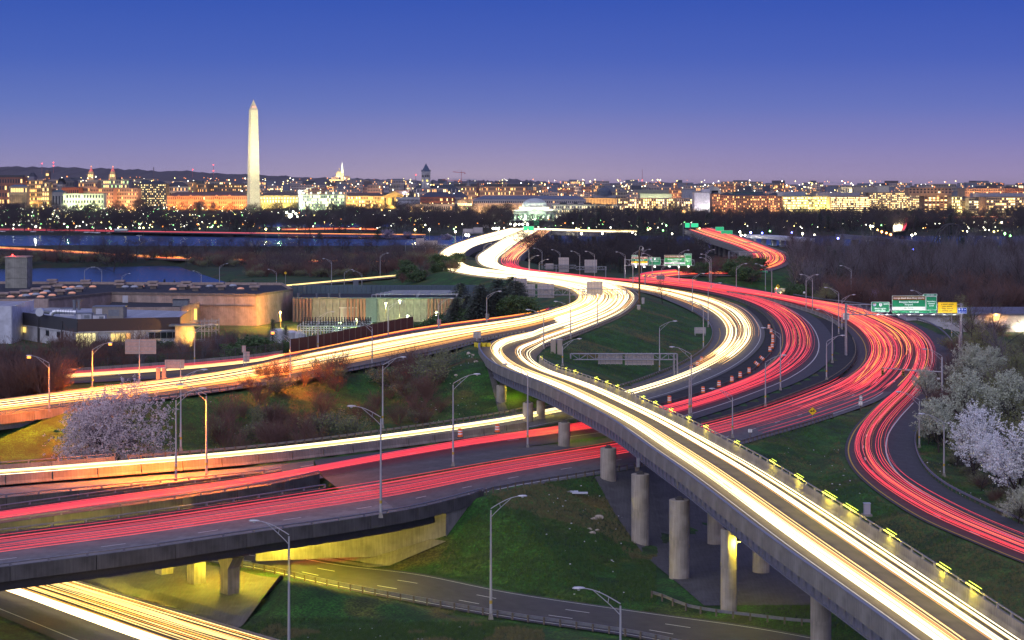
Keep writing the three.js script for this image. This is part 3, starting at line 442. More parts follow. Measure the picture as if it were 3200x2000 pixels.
// --- near overpass
{
const S = R.south, i0 = find(S, 1, .7, 1515, S.row(5), S.row(8)), sA = find(S, 1, 0, 1394, S.row(5), S.row(8)), sB = find(S, 0, 0, 800, S.row(6), S.row(10)), pts = S.edge(1, i0, 1), br = thing('overpass_bridge', 'wide dark overpass with steel girders at lower left', 'bridge');
const t = parapetRail(pts, 'weathered concrete parapet with pipe rail on the near overpass edge', { out: -1, deep: .7, high: .72 });
const far = S.edge(0, S.row(7.9), 1); parapetRail(far, 'dark concrete parapet with pipe rail on the far side of the near overpass', { out: 1, deep: .7 });
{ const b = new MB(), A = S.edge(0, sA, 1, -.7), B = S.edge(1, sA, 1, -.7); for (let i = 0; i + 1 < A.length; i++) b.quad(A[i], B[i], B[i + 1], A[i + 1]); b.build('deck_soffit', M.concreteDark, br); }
for (const q of [.04, .22, .4, .58, .78, .965]) { const g = arc(S.edge(q, lerp(sB, sA, q), 1, -.7), 3); new MB().sweep(g, [[-.2, -1], [.2, -1], [.2, -.93], [.03, -.93], [.03, -.02], [-.03, -.02], [-.03, -.93], [-.2, -.93]], { closed: true }).build('girder', M.girderDark, br); }
// abutment wall and wing wall
const a = S.at(sA, 1), c = S.at(sB, 0), w = thing('bridge_abutment', 'stained concrete abutment and wing wall at the right end of the overpass', 'abutment'); const d = a.clone().sub(c).normalize(), n = V(-d.z, 0, d.x); const k = [c, a, a.clone().addScaledVector(n, -1.2), c.clone().addScaledVector(n, -1.2)]; const flip = n.x > 0 ? 1 : -1;
{ const lo = k.map((p) => V(p.x, .6, p.z)), hi = k.map((p) => V(p.x, p.y - .72, p.z)); new MB().hexa([...lo, ...hi]).build('wall', M.concrete, w); }
{ const e = S.at(i0, 1), g0 = a.clone(), b = new MB(), out = V(0, 0, .36); const A0 = V(g0.x, g0.y - .02, g0.z), A1 = V(g0.x, 1.2, g0.z), B0 = V(e.x, e.y - .02, e.z), B1 = V(e.x, e.y - 1.0, e.z); b.hexa([A1.clone().add(out), B1.clone().add(out), B1, A1, A0.clone().add(out), B0.clone().add(out), B0, A0]); b.build('wing_wall', M.concrete, w); }
// column bent
const bent = (p0, label) => { const t2 = thing('bridge_bent', label, 'bridge pier'); const yT = S.at(S.row(9.5), .5).y - 1.72, B = V(p0.x, yT, p0.z), A = B.clone().add(V(-.64 * 27, 0, -.77 * 27)), d2 = B.clone().sub(A), L = d2.length(); d2.normalize(); const ang = Math.atan2(-d2.z, d2.x);
const cap = new MB(); const mid = A.clone().lerp(B, .5); cap.box(mid.x, mid.y - 1.0, mid.z, L + 1.6, 1.0, 1.5, ang); cap.build('cap_beam', M.pier, t2);
for (const q of [.02, .23, .48, .74, 1]) { const p = A.clone().lerp(B, q), c2 = new MB(); c2.box(p.x, -.6, p.z, 1.5, p.y - .4, 1.5, ang); c2.build('column', M.pier, t2); for (const sg of [-1, 1]) { const h = new MB(), o = d2.clone().multiplyScalar(sg); const P0 = p.clone().setY(p.y - 1.0).addScaledVector(o, .74), wv = V(-d2.z, 0, d2.x).multiplyScalar(.745); h.hexa([P0.clone().setY(p.y - 2.2).add(wv), P0.clone().setY(p.y - 2.2).addScaledVector(o, .05).add(wv), P0.clone().setY(p.y - 2.2).addScaledVector(o, .05).sub(wv), P0.clone().setY(p.y - 2.2).sub(wv), P0.clone().add(wv), P0.clone().addScaledVector(o, 1.0).add(wv), P0.clone().addScaledVector(o, 1.0).sub(wv), P0.clone().sub(wv)]); h.build('haunch', M.pier, t2); } } };
bent(P(719, 1868, 0), 'row of square concrete columns with haunched cap beam below the overpass');
bent(P(-420, 1980, 0), 'row of square concrete columns beyond the left end of the overpass');
// other bridges of the same crossing
parapetRail(R.orange.edge(1, R.orange.row(.9), 1), 'dark parapet with pipe rail along the empty orange lit lane', { out: R.orange.at(.6, 1).z > R.orange.at(.6, 0).z ? -1 : 1, deep: 1.3 });
parapetRail(R.middle.edge(0, R.middle.row(.55), 1), 'upper parapet with pipe rail of the narrow middle bridge', { out: 1, deep: 1.3 });
parapetRail(R.middle.edge(1, R.middle.row(.05), 1), 'lower dark parapet with pipe rail of the narrow middle bridge', { out: -1, deep: 1.5 });
parapetRail(R.loop.edge(1, R.loop.row(16.1), 1), 'orange lit parapet with pipe rail behind the white streaks at left', { out: 1, deep: 1.2, mat: M.concrete });
jersey(R.loop.edge(0, R.loop.row(12.6), 1).map((p, i, a) => p.clone().lerp(R.inner.n ? p : p, 0).add(V(0, 0, .55))), 'long concrete median barrier between white and red streaks, orange lit at left', { high: 1.15 });
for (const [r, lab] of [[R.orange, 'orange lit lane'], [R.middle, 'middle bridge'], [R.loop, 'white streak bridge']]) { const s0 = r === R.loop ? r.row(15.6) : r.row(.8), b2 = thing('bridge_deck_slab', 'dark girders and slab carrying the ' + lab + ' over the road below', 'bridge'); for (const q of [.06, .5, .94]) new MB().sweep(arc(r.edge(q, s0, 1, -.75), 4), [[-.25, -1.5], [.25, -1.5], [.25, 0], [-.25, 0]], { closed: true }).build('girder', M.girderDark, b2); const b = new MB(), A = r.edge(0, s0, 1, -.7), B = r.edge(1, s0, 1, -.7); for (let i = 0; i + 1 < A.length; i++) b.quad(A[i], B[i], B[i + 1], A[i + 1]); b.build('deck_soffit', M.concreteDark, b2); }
// westbound bridge at the far left
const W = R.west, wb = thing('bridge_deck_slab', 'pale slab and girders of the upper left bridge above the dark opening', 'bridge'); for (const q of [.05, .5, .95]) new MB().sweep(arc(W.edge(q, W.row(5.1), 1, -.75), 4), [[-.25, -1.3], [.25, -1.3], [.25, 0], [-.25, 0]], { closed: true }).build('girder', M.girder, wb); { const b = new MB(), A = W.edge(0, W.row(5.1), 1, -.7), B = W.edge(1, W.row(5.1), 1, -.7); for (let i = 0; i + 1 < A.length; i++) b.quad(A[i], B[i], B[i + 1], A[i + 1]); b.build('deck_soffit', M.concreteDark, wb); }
parapetRail(W.edge(1, W.row(5), 1), 'plain concrete parapet of the upper left bridge', { out: W.at(.9, 1).z > W.at(.9, 0).z ? -1 : 1, deep: 1.0, mat: M.concrete, high: .5 });
}
// --- barriers beside the loops
jersey(R.inner.edge(0, R.inner.row(3.5), R.inner.row(11.5)), 'low concrete barrier with orange drums beside the inner loop', { mat: M.concreteDark, high: .75, seg: 5 });
jersey(R.outer.edge(0, R.outer.row(6.2), 1).concat(R.south.edge(0, 0, R.south.row(3.6))).map((p) => p.clone().add(V(-.35, 0, 0))), 'brown stained kerb wall on the inner side of the wide red bend', { high: .8, mat: std(.30, .23, .15, .9, { map: T.concrete }) });
jersey(R.outer.edge(0, R.outer.row(2.2), R.outer.row(5.4)).map((p) => p.clone().add(V(-1, 0, 0))), 'grey concrete barrier between inner loop and the wide red bend', { high: .9 });
jersey(R.south.edge(0, R.south.row(4.2), R.south.row(7)), 'yellowish low kerb wall between paved island and pink streaks', { high: .6, mat: std(.34, .29, .14, .9, { map: T.concrete }) });
// paved island, gravel strips, paved slopes: sheets of their own
function sheet(name, rows2, mat, per = 8, up = .03) { const r = new Road(rows2, 0, 0, per); pavedAreas.push([...r.L, ...r.R.slice().reverse()]); return struct(name, r.geo(up, 0, 1, 0, 1, 6), mat); }
sheet('paved_island', [[2080, 1284, 2120, 1340, 4.9], [1880, 1372, 1890, 1396, 5.2], [1600, 1402, 1600, 1441, 5.6], [1186, 1461, 1191, 1512, 6.3], [1012, 1493, 1060, 1530, 6.7]], M.apron);
sheet('gravel_strip', [[2545, 990, 2600, 1006, 5.8], [2605, 1060, 2662, 1056, 5.4], [2596, 1125, 2672, 1125, 5], [2517, 1183, 2580, 1200, 4.7], [2402, 1230, 2398, 1271, 4.5], [2252, 1284, 2288, 1307, 4.6], [2060, 1338, 2110, 1352, 4.9]], M.gravel);
sheet('gravel_strip', [[2330, 958, 2342, 957, 6.3], [2382, 1010, 2403, 1001, 5.8], [2390, 1060, 2422, 1060, 5.5], [2348, 1116, 2398, 1118, 5.2], [2262, 1169, 2326, 1176, 4.9], [2132, 1221, 2190, 1233, 4.8], [2002, 1259, 2070, 1268, 4.8]], M.gravel);
{ // paved slope under the flyover and paved abutment slope under the overpass, laid on the ground
function drape(name, poly, mat, nu = 36, nv = 30, up = .1) { const [a, b, c, d] = poly, m = new MB(); pavedAreas.push(poly); for (let j = 0; j <= nv; j++) for (let i = 0; i <= nu; i++) { const p = a.clone().lerp(b, i / nu).lerp(d.clone().lerp(c, i / nu), j / nv); m.v(p.x, ground(p.x, p.z) + up, p.z, 0, 1, 0, p.x, p.z); } for (let j = 0; j < nv; j++) for (let i = 0; i < nu; i++) { const k = j * (nu + 1) + i, q = k + nu + 1; m.i.push(k, k + 1, q, q, k + 1, q + 1); } const g = m.geo(); g.computeVertexNormals(); struct(name, g, mat); }
drape('paved_slope', [P(1858, 1500, 5), P(2110, 1440, 5), P(3000, 1900, 0), P(2200, 1905, 0)], M.apron);
drape('paved_slope', [P(1560, 1290, 3.5), P(1500, 1215, 4), P(1590, 1262, 5), P(1650, 1330, 5)], M.apron, 16, 16);
const L = R.lower; drape('abutment_slope', [L.at(L.row(4.6), 0), P(1394, 1690, 2.4), P(900, 1600, 3.6), L.at(L.row(7.4), 0)], std(.36, .33, .27, .9, { map: T.concrete }), 50, 20, .16);
const U = R.under; drape('underpass_floor', [L.at(L.row(4.9), 1), L.at(L.row(9.6), 1), U.at(U.row(5.6), 1), U.at(U.row(1.2), 1)], M.apron, 50, 30, .2);
}
// ---------------------------------------------------------------- guardrails along the roads
guardrail(R.west.edge(1, .03, R.west.row(5)), 'dark guardrail along the lower edge of the westbound road above the brushy slope', { side: 1 });
guardrail(R.west.edge(0, R.west.row(4.1), 1), 'orange lit guardrail on the upper edge of the westbound road at far left', { side: -1 });
guardrail(R.west.edge(0, R.west.row(1.5), R.west.row(4)), 'low guardrail between the westbound road and the brown fence', { side: -1, fine: false });
guardrail(R.main.edge(1, R.main.row(9.3), R.main.row(15.9)), 'guardrail round the outside of the blinding white highway bend', { side: 1 });
guardrail(R.loop.edge(1, R.loop.row(4), R.loop.row(10.6)), 'guardrail on the inside of the middle loop below the green triangle', { side: 1 });
guardrail(R.loop.edge(1, R.loop.row(12.6), R.loop.row(16)), 'long pale guardrail between the brushy slope and white streaks', { side: 1 });
guardrail(R.outer.edge(1, R.outer.row(2.5), R.outer.row(10)), 'guardrail along the outer edge of the wide red bend', { side: 1 });
guardrail(R.exit.edge(1, R.exit.row(2.4), 1), 'rusty guardrail between the exit road and the blossoming trees', { side: 1 });
guardrail(R.south.edge(1, R.south.row(1.8), R.south.row(4)), 'short guardrail beside the yellow diamond sign', { side: 1 });
guardrail(R.south.edge(1, R.south.row(4.8), R.south.row(7.3)), 'dark guardrail behind the pier at the top of the grass slope', { side: 1 });
guardrail(R.lower.edge(1, R.lower.row(.4), R.lower.row(6.2)), 'metal guardrail with block posts along the near edge of the dark lower road', { side: 1 });
{ const a = []; for (const [x, y] of [[2040, 1880], [2120, 1905], [2230, 1925], [2400, 1945], [2600, 1972]]) a.push(P(x, y, 0)); guardrail(a, 'bright new guardrail at the foot of the yellow lit pier', { side: -1 }); }
guardrail(R.under.edge(1, R.under.row(.2), R.under.row(4.6)), 'rusty guardrail between the yellow streaks and the underpass floor', { side: -1 });
guardrail(R.parkway.edge(0, R.parkway.row(6), R.parkway.row(9.8)), 'dark guardrail round the tip of the far red hairpin', { side: -1, fine: false });
guardrail(R.bank.edge(1, .1, .95), 'guardrail under the thin yellow streak on the slip road', { side: 1, fine: false });
guardrail(R.island.edge(1, .1, .75), 'guardrail of the parkway above the lagoon bank', { side: 1, fine: false, step: 3 });
{ const t = thing('concrete_wall', 'low concrete wall between side road and picket fence', 'wall'); segments(t, R.access.edge(0, R.access.row(5.2), 1).map((p) => p.clone().add(V(0, -.05, 0))), [[-.18, 0], [.18, 0], [.18, 1.1], [-.18, 1.1]], 8, 'wall_panel', M.concrete); }
{ const t = thing('concrete_wall', 'curved pale barrier where the side road meets the highway', 'wall'); segments(t, R.access.edge(1, 0, R.access.row(3)).map((p) => p.clone().add(V(0, -.05, .3))), [[-.18, 0], [.18, 0], [.18, .9], [-.18, .9]], 6, 'wall_panel', M.concrete); }

// ---------------------------------------------------------------- street lamps
const lampGeo = {
pole: new MB().lathe([[.16, 0], [.075, 1]], 0, 0, 0, 8).geo(), base: new MB().box(0, 0, 0, .5, .35, .5, 0, .8).box(0, .35, 0, .38, .3, .38, 0, .7).geo(), sticker: new MB().lathe([[.165, 0], [.163, .35]], 0, 0, 0, 8).geo(),
arm: (() => { const b = new MB(), A = []; for (let i = 0; i <= 8; i++) { const t = i / 8; A.push(V(2.9 * t, .15 + 1.25 * Math.sin(t * 1.45), 0)); } b.path(A, .05, 6, .04); const B = []; for (let i = 0; i <= 6; i++) { const t = i / 6; B.push(V(2.1 * t, -.75 + 1.95 * Math.pow(t, .9), 0)); } b.path(B, .04, 6, .035); b.tube(V(.9, .15 + 1.25 * Math.sin(.45), 0), V(.98, .22, 0), .03); return b.geo(); })(),
head: (() => { const b = new MB(); const n = 8, prof = [[0, .05, .06], [.15, .11, .13], [.5, .15, .2], [.85, .13, .17], [1, .03, .05]]; for (let s = 0; s + 1 < prof.length; s++) for (let j = 0; j < n; j++) { const q = (k, jj) => { const [x, h, w] = prof[k], a = jj / n * 2 * Math.PI; return V(2.75 + x, 1.4 + Math.sin(a) * h * (Math.sin(a) < 0 ? .5 : 1), Math.cos(a) * w); }; b.quad(q(s, j), q(s + 1, j), q(s + 1, j + 1), q(s, j + 1)); } return b.geo(); })(),
lens: (() => { const b = new MB(); b.lathe([[.001, -.12], [.11, -.1], [.16, 0]], 3.25, 1.34, 0, 8); return b.geo(); })(),
};
lampGeo.globe = new MB().lathe([[.001, -.42], [.3, -.36], [.34, -.15], [.25, 0]], 3.25, 1.34, 0, 10).geo();
const sodium = glow(1, .29, .018, 3.2);
function lamp(px, base, top, h, dir, label, { lit = 0, tilt = 0, group, armScale = 1, name = 'street_lamp', minH = 0 } = {}) {
const p = P(px, base, h), z = -p.z, H = Math.max(minH, (base - top) * z / F), t = thing(name, label, 'street lamp', p, (dir > 0 ? 0 : Math.PI) + tilt, group);
const pole = part('pole', lampGeo.pole, M.lampPole, t); pole.scale.y = H; part('base', lampGeo.base, M.concrete, t); const st = part('band', lampGeo.sticker, M.yellowPaint, t); st.position.y = 1.6; st.scale.set(.95, 1, .95);
for (const [n, g, m] of [['arm', lampGeo.arm, M.lampPole], ['lamp_head', lampGeo.head, M.lampHead], ['lens', lampGeo.lens, lit ? sodium : M.lens]]) { const q = part(n, g, m, t); q.position.y = H; q.scale.setScalar(armScale); if (lit && n === 'lens') { q.geometry = lampGeo.globe; } }
if (lit) { const l = new THREE.SpotLight(C(1, .20, .008), lit * 11, 0, 1.36, .6); l.position.set(p.x + Math.cos(t.rotation.y) * 3.25 * armScale, p.y + H + .8 * armScale, p.z - Math.sin(t.rotation.y) * 3.25 * armScale); l.target.position.copy(l.position).setY(0); l.shadow.radius = 8; l.castShadow = true; l.name = 'street_lamp_bulb'; scene.add(l, l.target); }
return t;
}
const near = [
[550, 1507, 1250, 7.6, 1, 'street lamp rising from the orange lit bridge rail, left of a pair'], [565, 1409, 1187, 7.2, 1, 'tall street lamp behind the white streaks, arm to the right, beside the blossoming magnolia'],
[645, 1494, 1237, 7.5, -1, 'lit sodium street lamp on the bridge rail with arm to the left', { lit: 900 }], [154, 1287, 1138, 7.2, -1, 'glowing orange street lamp on the parapet at far left', { lit: 500 }], [288, 1217, 1096, 6.8, 1, 'glowing orange street lamp behind the magnolia with arm to the right', { lit: 1000 }],
[608, 1146, 1035, 6.4, 1, 'unlit street lamp standing on the low wall by the picket fence'], [907, 1191, 1060, 7.5, -1, 'glowing orange street lamp at the guardrail near the evergreen shrubs', { lit: 450 }], [994, 1100, 994, 7.4, 1, 'street lamp in front of the substation steelwork'],
[1163, 1144, 1027, 8.3, -1, 'street lamp on the guardrail in front of the rusty fence'], [1213, 1060, 962, 8.6, 1, 'street lamp just before the greenish lit wall'], [1370, 1034, 951, 8.8, 1, 'street lamp above the white streaks with a small pink sign'], [1521, 1012, 928, 9, 1, 'street lamp left of the evergreen trees by the side road'],
[1196, 1338, 1144, 5.6, 1, 'tall street lamp at the edge of the brushy slope', {}], [1416, 1457, 1202, 6, 1, 'street lamp on the paved island with red band near its foot'], [1190, 1618, 1308, 7.5, -1, 'street lamp on the near overpass parapet, arm to the left'],
[903, 2082, 1676, 0, -1, 'street lamp before the overpass, its foot below the photo edge'], [1534, 1935, 1594, 0, 1, 'street lamp behind the guardrail of the dark lower road'], [1939, 2378, 1893, 0, -1, 'coppery street lamp at the bottom edge, only its top visible'],
[1649, 1401, 1167, 5.4, -1, 'street lamp in front of the flyover girder on the paved island'], [1699, 1091, 989, 9.9, -1, 'street lamp on the guardrail left of the two grey cabinets'], [1783, 1060, 962, 9.9, -1, 'street lamp in the middle of the white bend guardrail'], [1867, 1025, 930, 9.9, -1, 'street lamp further along the white bend guardrail'],
[1758, 1144, 1082, 9.2, 1, 'short street lamp right of the two grey cabinets'], [2061, 1171, 1024, 4, 1, 'street lamp alone on the green triangle, arm to the right'], [2198, 1091, 961, 5.2, -1, 'bare pole lamp at the inner loop guardrail beside the back of a small sign'], [2213, 1022, 901, 5.8, 1, 'street lamp at the inside of the middle loop top'], [2164, 974, 870, 6.4, 1, 'street lamp left of the middle loop near the bare tree'],
[2160, 1301, 1110, 5, -1, 'tall street lamp behind the flyover barrier, arm to the left'], [2154, 1303, 1181, 5, 1, 'shorter street lamp of the pair behind the flyover barrier'], [2289, 1369, 1242, 4.6, -1, 'street lamp with a small camera beside red streaks'], [2392, 1270, 1134, 4.6, 1, 'street lamp with concrete foot on the dark gravel strip, leftmost'],
[2439, 1219, 1048, 4.9, -1, 'street lamp at the end of the gravel strip by the inner loop'], [2583, 1187, 1070, 4.8, 1, 'street lamp on the gravel strip with arm to the right'], [2601, 1134, 987, 5.1, -1, 'street lamp in the widest part of the gravel strip'], [2621, 1045, 916, 5.4, -1, 'tall street lamp at the tip of the gravel strip'], [2631, 1029, 938, 5.6, 1, 'slim street lamp at the tip of the gravel strip, arm to the right'],
[2519, 969, 873, 6, 1, 'street lamp between inner loop and wide red bend, left of a pair'], [2539, 979, 873, 6, -1, 'street lamp between inner loop and wide red bend, right of a pair'], [2412, 939, 844, 6.3, -1, 'street lamp at the barrier where the red lanes part'], [2660, 939, 844, 5.8, -1, 'tall street lamp beyond the red bend near white blossom'],
[2974, 1060, 972, 4, -1, 'street lamp in front of the yellow merge sign board'], [2997, 1134, 1045, 3.4, -1, 'street lamp at the outer guardrail before the bare thicket'], [2896, 1270, 1181, 3.6, -1, 'street lamp with tilted arm beside the signal mast'], [2873, 1401, 1253, 2.8, -1, 'street lamp left of the round white pear tree'], [2950, 1491, 1324, 2.2, -1, 'street lamp before the lowest white pear trees'], [2885, 1003, 923, 4.6, -1, 'street lamp half hidden behind the green sign boards'],
];
for (const [px, b, t, h, d, label, o] of near) lamp(px, b, t, h, d, label, { tilt: rr(-.15, .15), ...o });
const farLamps = [
[1653, 862, 781, 7, -1], [1694, 840, 786, 7, -1], [1685, 867, 822, 7.5, 1], [1655, 862, 810, 7.5, 1], [1750, 846, 791, 7, -1], [1812, 863, 796, 7, -1], [1858, 872, 797, 7, -1], [1954, 875, 799, 7, -1], [1978, 910, 794, 7.5, 1], [2005, 858, 790, 7, 1], [2038, 882, 804, 7, -1], [2067, 870, 839, 7, 1], [2122, 893, 794, 7.5, 1],
[2206, 852, 791, 7, 1], [2217, 887, 817, 7, -1], [2222, 910, 807, 7, -1], [2301, 921, 837, 6, 1], [2392, 910, 837, 6, -1], [864, 890, 852, 1, -1], [1036, 896, 819, 1, -1], [1076, 895, 853, 1, 1], [1131, 908, 858, 1, -1], [1188, 870, 801, 2, 1], [1267, 810, 758, 4, 1], [264, 882, 845, 0, 1], [318, 890, 845, 0, -1], [381, 885, 865, 0, 1], [629, 893, 857, 0, -1], [686, 890, 834, 0, 1], [1330, 822, 772, 6, -1], [1422, 790, 742, 8, -1], [1512, 806, 770, 8.5, 1], [1580, 812, 776, 8.5, 1],
];
const spots = ['by the far bridge approach', 'at the red hairpin', 'by the lagoon shore', 'beyond the plant roof'];
farLamps.forEach(([px, b, t, h, d]) => lamp(px, b, t, h, d, 'small grey street lamp ' + (px < 700 ? 'before the lagoon behind the plant roof' : px < 1200 ? 'beside the slip road in front of the dark woods' : px < 1600 ? 'beside the glaring far bridge approach' : px < 2000 ? 'in front of the dark island trees' : 'around the red hairpin and its green sign boards'), { group: px < 700 ? 'lamps before the lagoon' : px < 1200 ? 'lamps along the slip road' : px < 1600 ? 'lamps along the far bridge approach' : px < 2000 ? 'lamps in front of the island trees' : 'lamps around the red hairpin' }));
// ---------------------------------------------------------------- signs
function board(w, h, draw, ppm = 40) { const c = document.createElement('canvas'); c.width = Math.round(w * ppm); c.height = Math.round(h * ppm); const g = c.getContext('2d'); g.scale(c.width / w, c.height / h); draw(g, w, h); const t = new THREE.CanvasTexture(c); t.colorSpace = THREE.SRGBColorSpace; t.magFilter = THREE.LinearFilter; return new THREE.MeshStandardMaterial({ map: t, roughness: .5 }); }
const txt = (g, s, x, y, size, col = '#fff', font = 'bold', maxw) => { g.save(); g.translate(x, y); g.scale(.01, .01); g.font = `${font} ${size * 100}px sans-serif`; g.fillStyle = col; g.textAlign = 'center'; g.textBaseline = 'middle'; const m = g.measureText(s).width; if (maxw && m > maxw * 100) g.scale(maxw * 100 / m, 1); g.fillText(s, 0, 0); g.restore(); };
const rrect = (g, x, y, w, h, r, f) => { g.beginPath(); g.roundRect(x, y, w, h, r); g.fillStyle = f; g.fill(); };
const panelMat = std(.62, .55, .53, .5, { metalness: .3, map: T.metal });
function panel(parent, x, y, w, h, mat, name = 'sign_panel', dz = 0, d = .08) {   // front at +z, aluminium behind
const p = part(name, new THREE.PlaneGeometry(w, h), mat, parent); p.position.set(x, y, dz + .003);
const b = part('panel_back', new MB().box(x, y - h / 2, dz - d / 2, w, h, d).geo(), panelMat, parent); return p;
}
function truss(parent, x0, x1, y, hgt = 1.4, dep = 1.2, z = 0, mat = M.galv, name = 'truss') {
const b = new MB(), n = Math.max(2, Math.round((x1 - x0) / 1.6));
for (const yy of [y, y + hgt]) for (const zz of [z, z - dep]) b.tube(V(x0, yy, zz), V(x1, yy, zz), .085, .085, 6);
for (let i = 0; i <= n; i++) { const x = lerp(x0, x1, i / n); for (const zz of [z, z - dep]) { b.tube(V(x, y, zz), V(x, y + hgt, zz), .045); if (i < n) { const x2 = lerp(x0, x1, (i + 1) / n); i % 2 ? b.tube(V(x, y, zz), V(x2, y + hgt, zz), .045) : b.tube(V(x, y + hgt, zz), V(x2, y, zz), .045); } } b.tube(V(x, y, z), V(x, y, z - dep), .04); b.tube(V(x, y + hgt, z), V(x, y + hgt, z - dep), .04); }
b.build(name, mat, parent);
}
function leg(parent, x, y0, y1, z = 0, dep = 1.2, mat = M.galv) { for (const zz of [z, z - dep]) new MB().tube(V(x, y0, zz), V(x, y1, zz), .2, .17, 10, true).build('leg', mat, parent); const b = new MB(); for (let y = y0 + 1; y < y1 - 1; y += 1.6) b.tube(V(x, y, z), V(x, y + 1.2, z - dep), .05); b.build('bracing', mat, parent); }
const shield395 = (g, x, y, s) => { g.beginPath(); g.moveTo(x - s, y - s * .75); g.quadraticCurveTo(x, y - s * 1.05, x + s, y - s * .75); g.quadraticCurveTo(x + s * 1.25, y + s * .3, x, y + s * 1.05); g.quadraticCurveTo(x - s * 1.25, y + s * .3, x - s, y - s * .75); g.fillStyle = '#fff'; g.fill(); g.save(); g.translate(x, y); g.scale(.88, .88); g.beginPath(); g.moveTo(-s, -s * .35); g.lineTo(s, -s * .35); g.quadraticCurveTo(s * 1.2, s * .3, 0, s * 1.05); g.quadraticCurveTo(-s * 1.2, s * .3, -s, -s * .35); g.fillStyle = '#1f3fa8'; g.fill(); g.beginPath(); g.moveTo(-s, -s * .42); g.quadraticCurveTo(-s, -s * .8, -s, -s * .75); g.quadraticCurveTo(0, -s * 1.05, s, -s * .75); g.lineTo(s, -s * .42); g.fillStyle = '#c22'; g.fill(); g.restore(); txt(g, '395', x, y + s * .12, s * .95); };
const shieldUS = (g, x, y, s, n = '1') => { g.beginPath(); g.moveTo(x - s, y - s); g.lineTo(x + s, y - s); g.quadraticCurveTo(x + s * .8, y - s * .3, x + s, y + s * .2); g.quadraticCurveTo(x + s * .6, y + s * .9, x, y + s); g.quadraticCurveTo(x - s * .6, y + s * .9, x - s, y + s * .2); g.quadraticCurveTo(x - s * .8, y - s * .3, x - s, y - s); g.fillStyle = '#fff'; g.fill(); txt(g, n, x, y, s * 1.3, '#111'); };
const GREEN = '#0b8a5a', BROWN = '#7a4a10', YEL = '#f4c20d';
const bg = (g, w, h, f) => { rrect(g, 0, 0, w, h, .2, '#e8f2ea'); rrect(g, .08, .08, w - .16, h - .16, .16, f); };
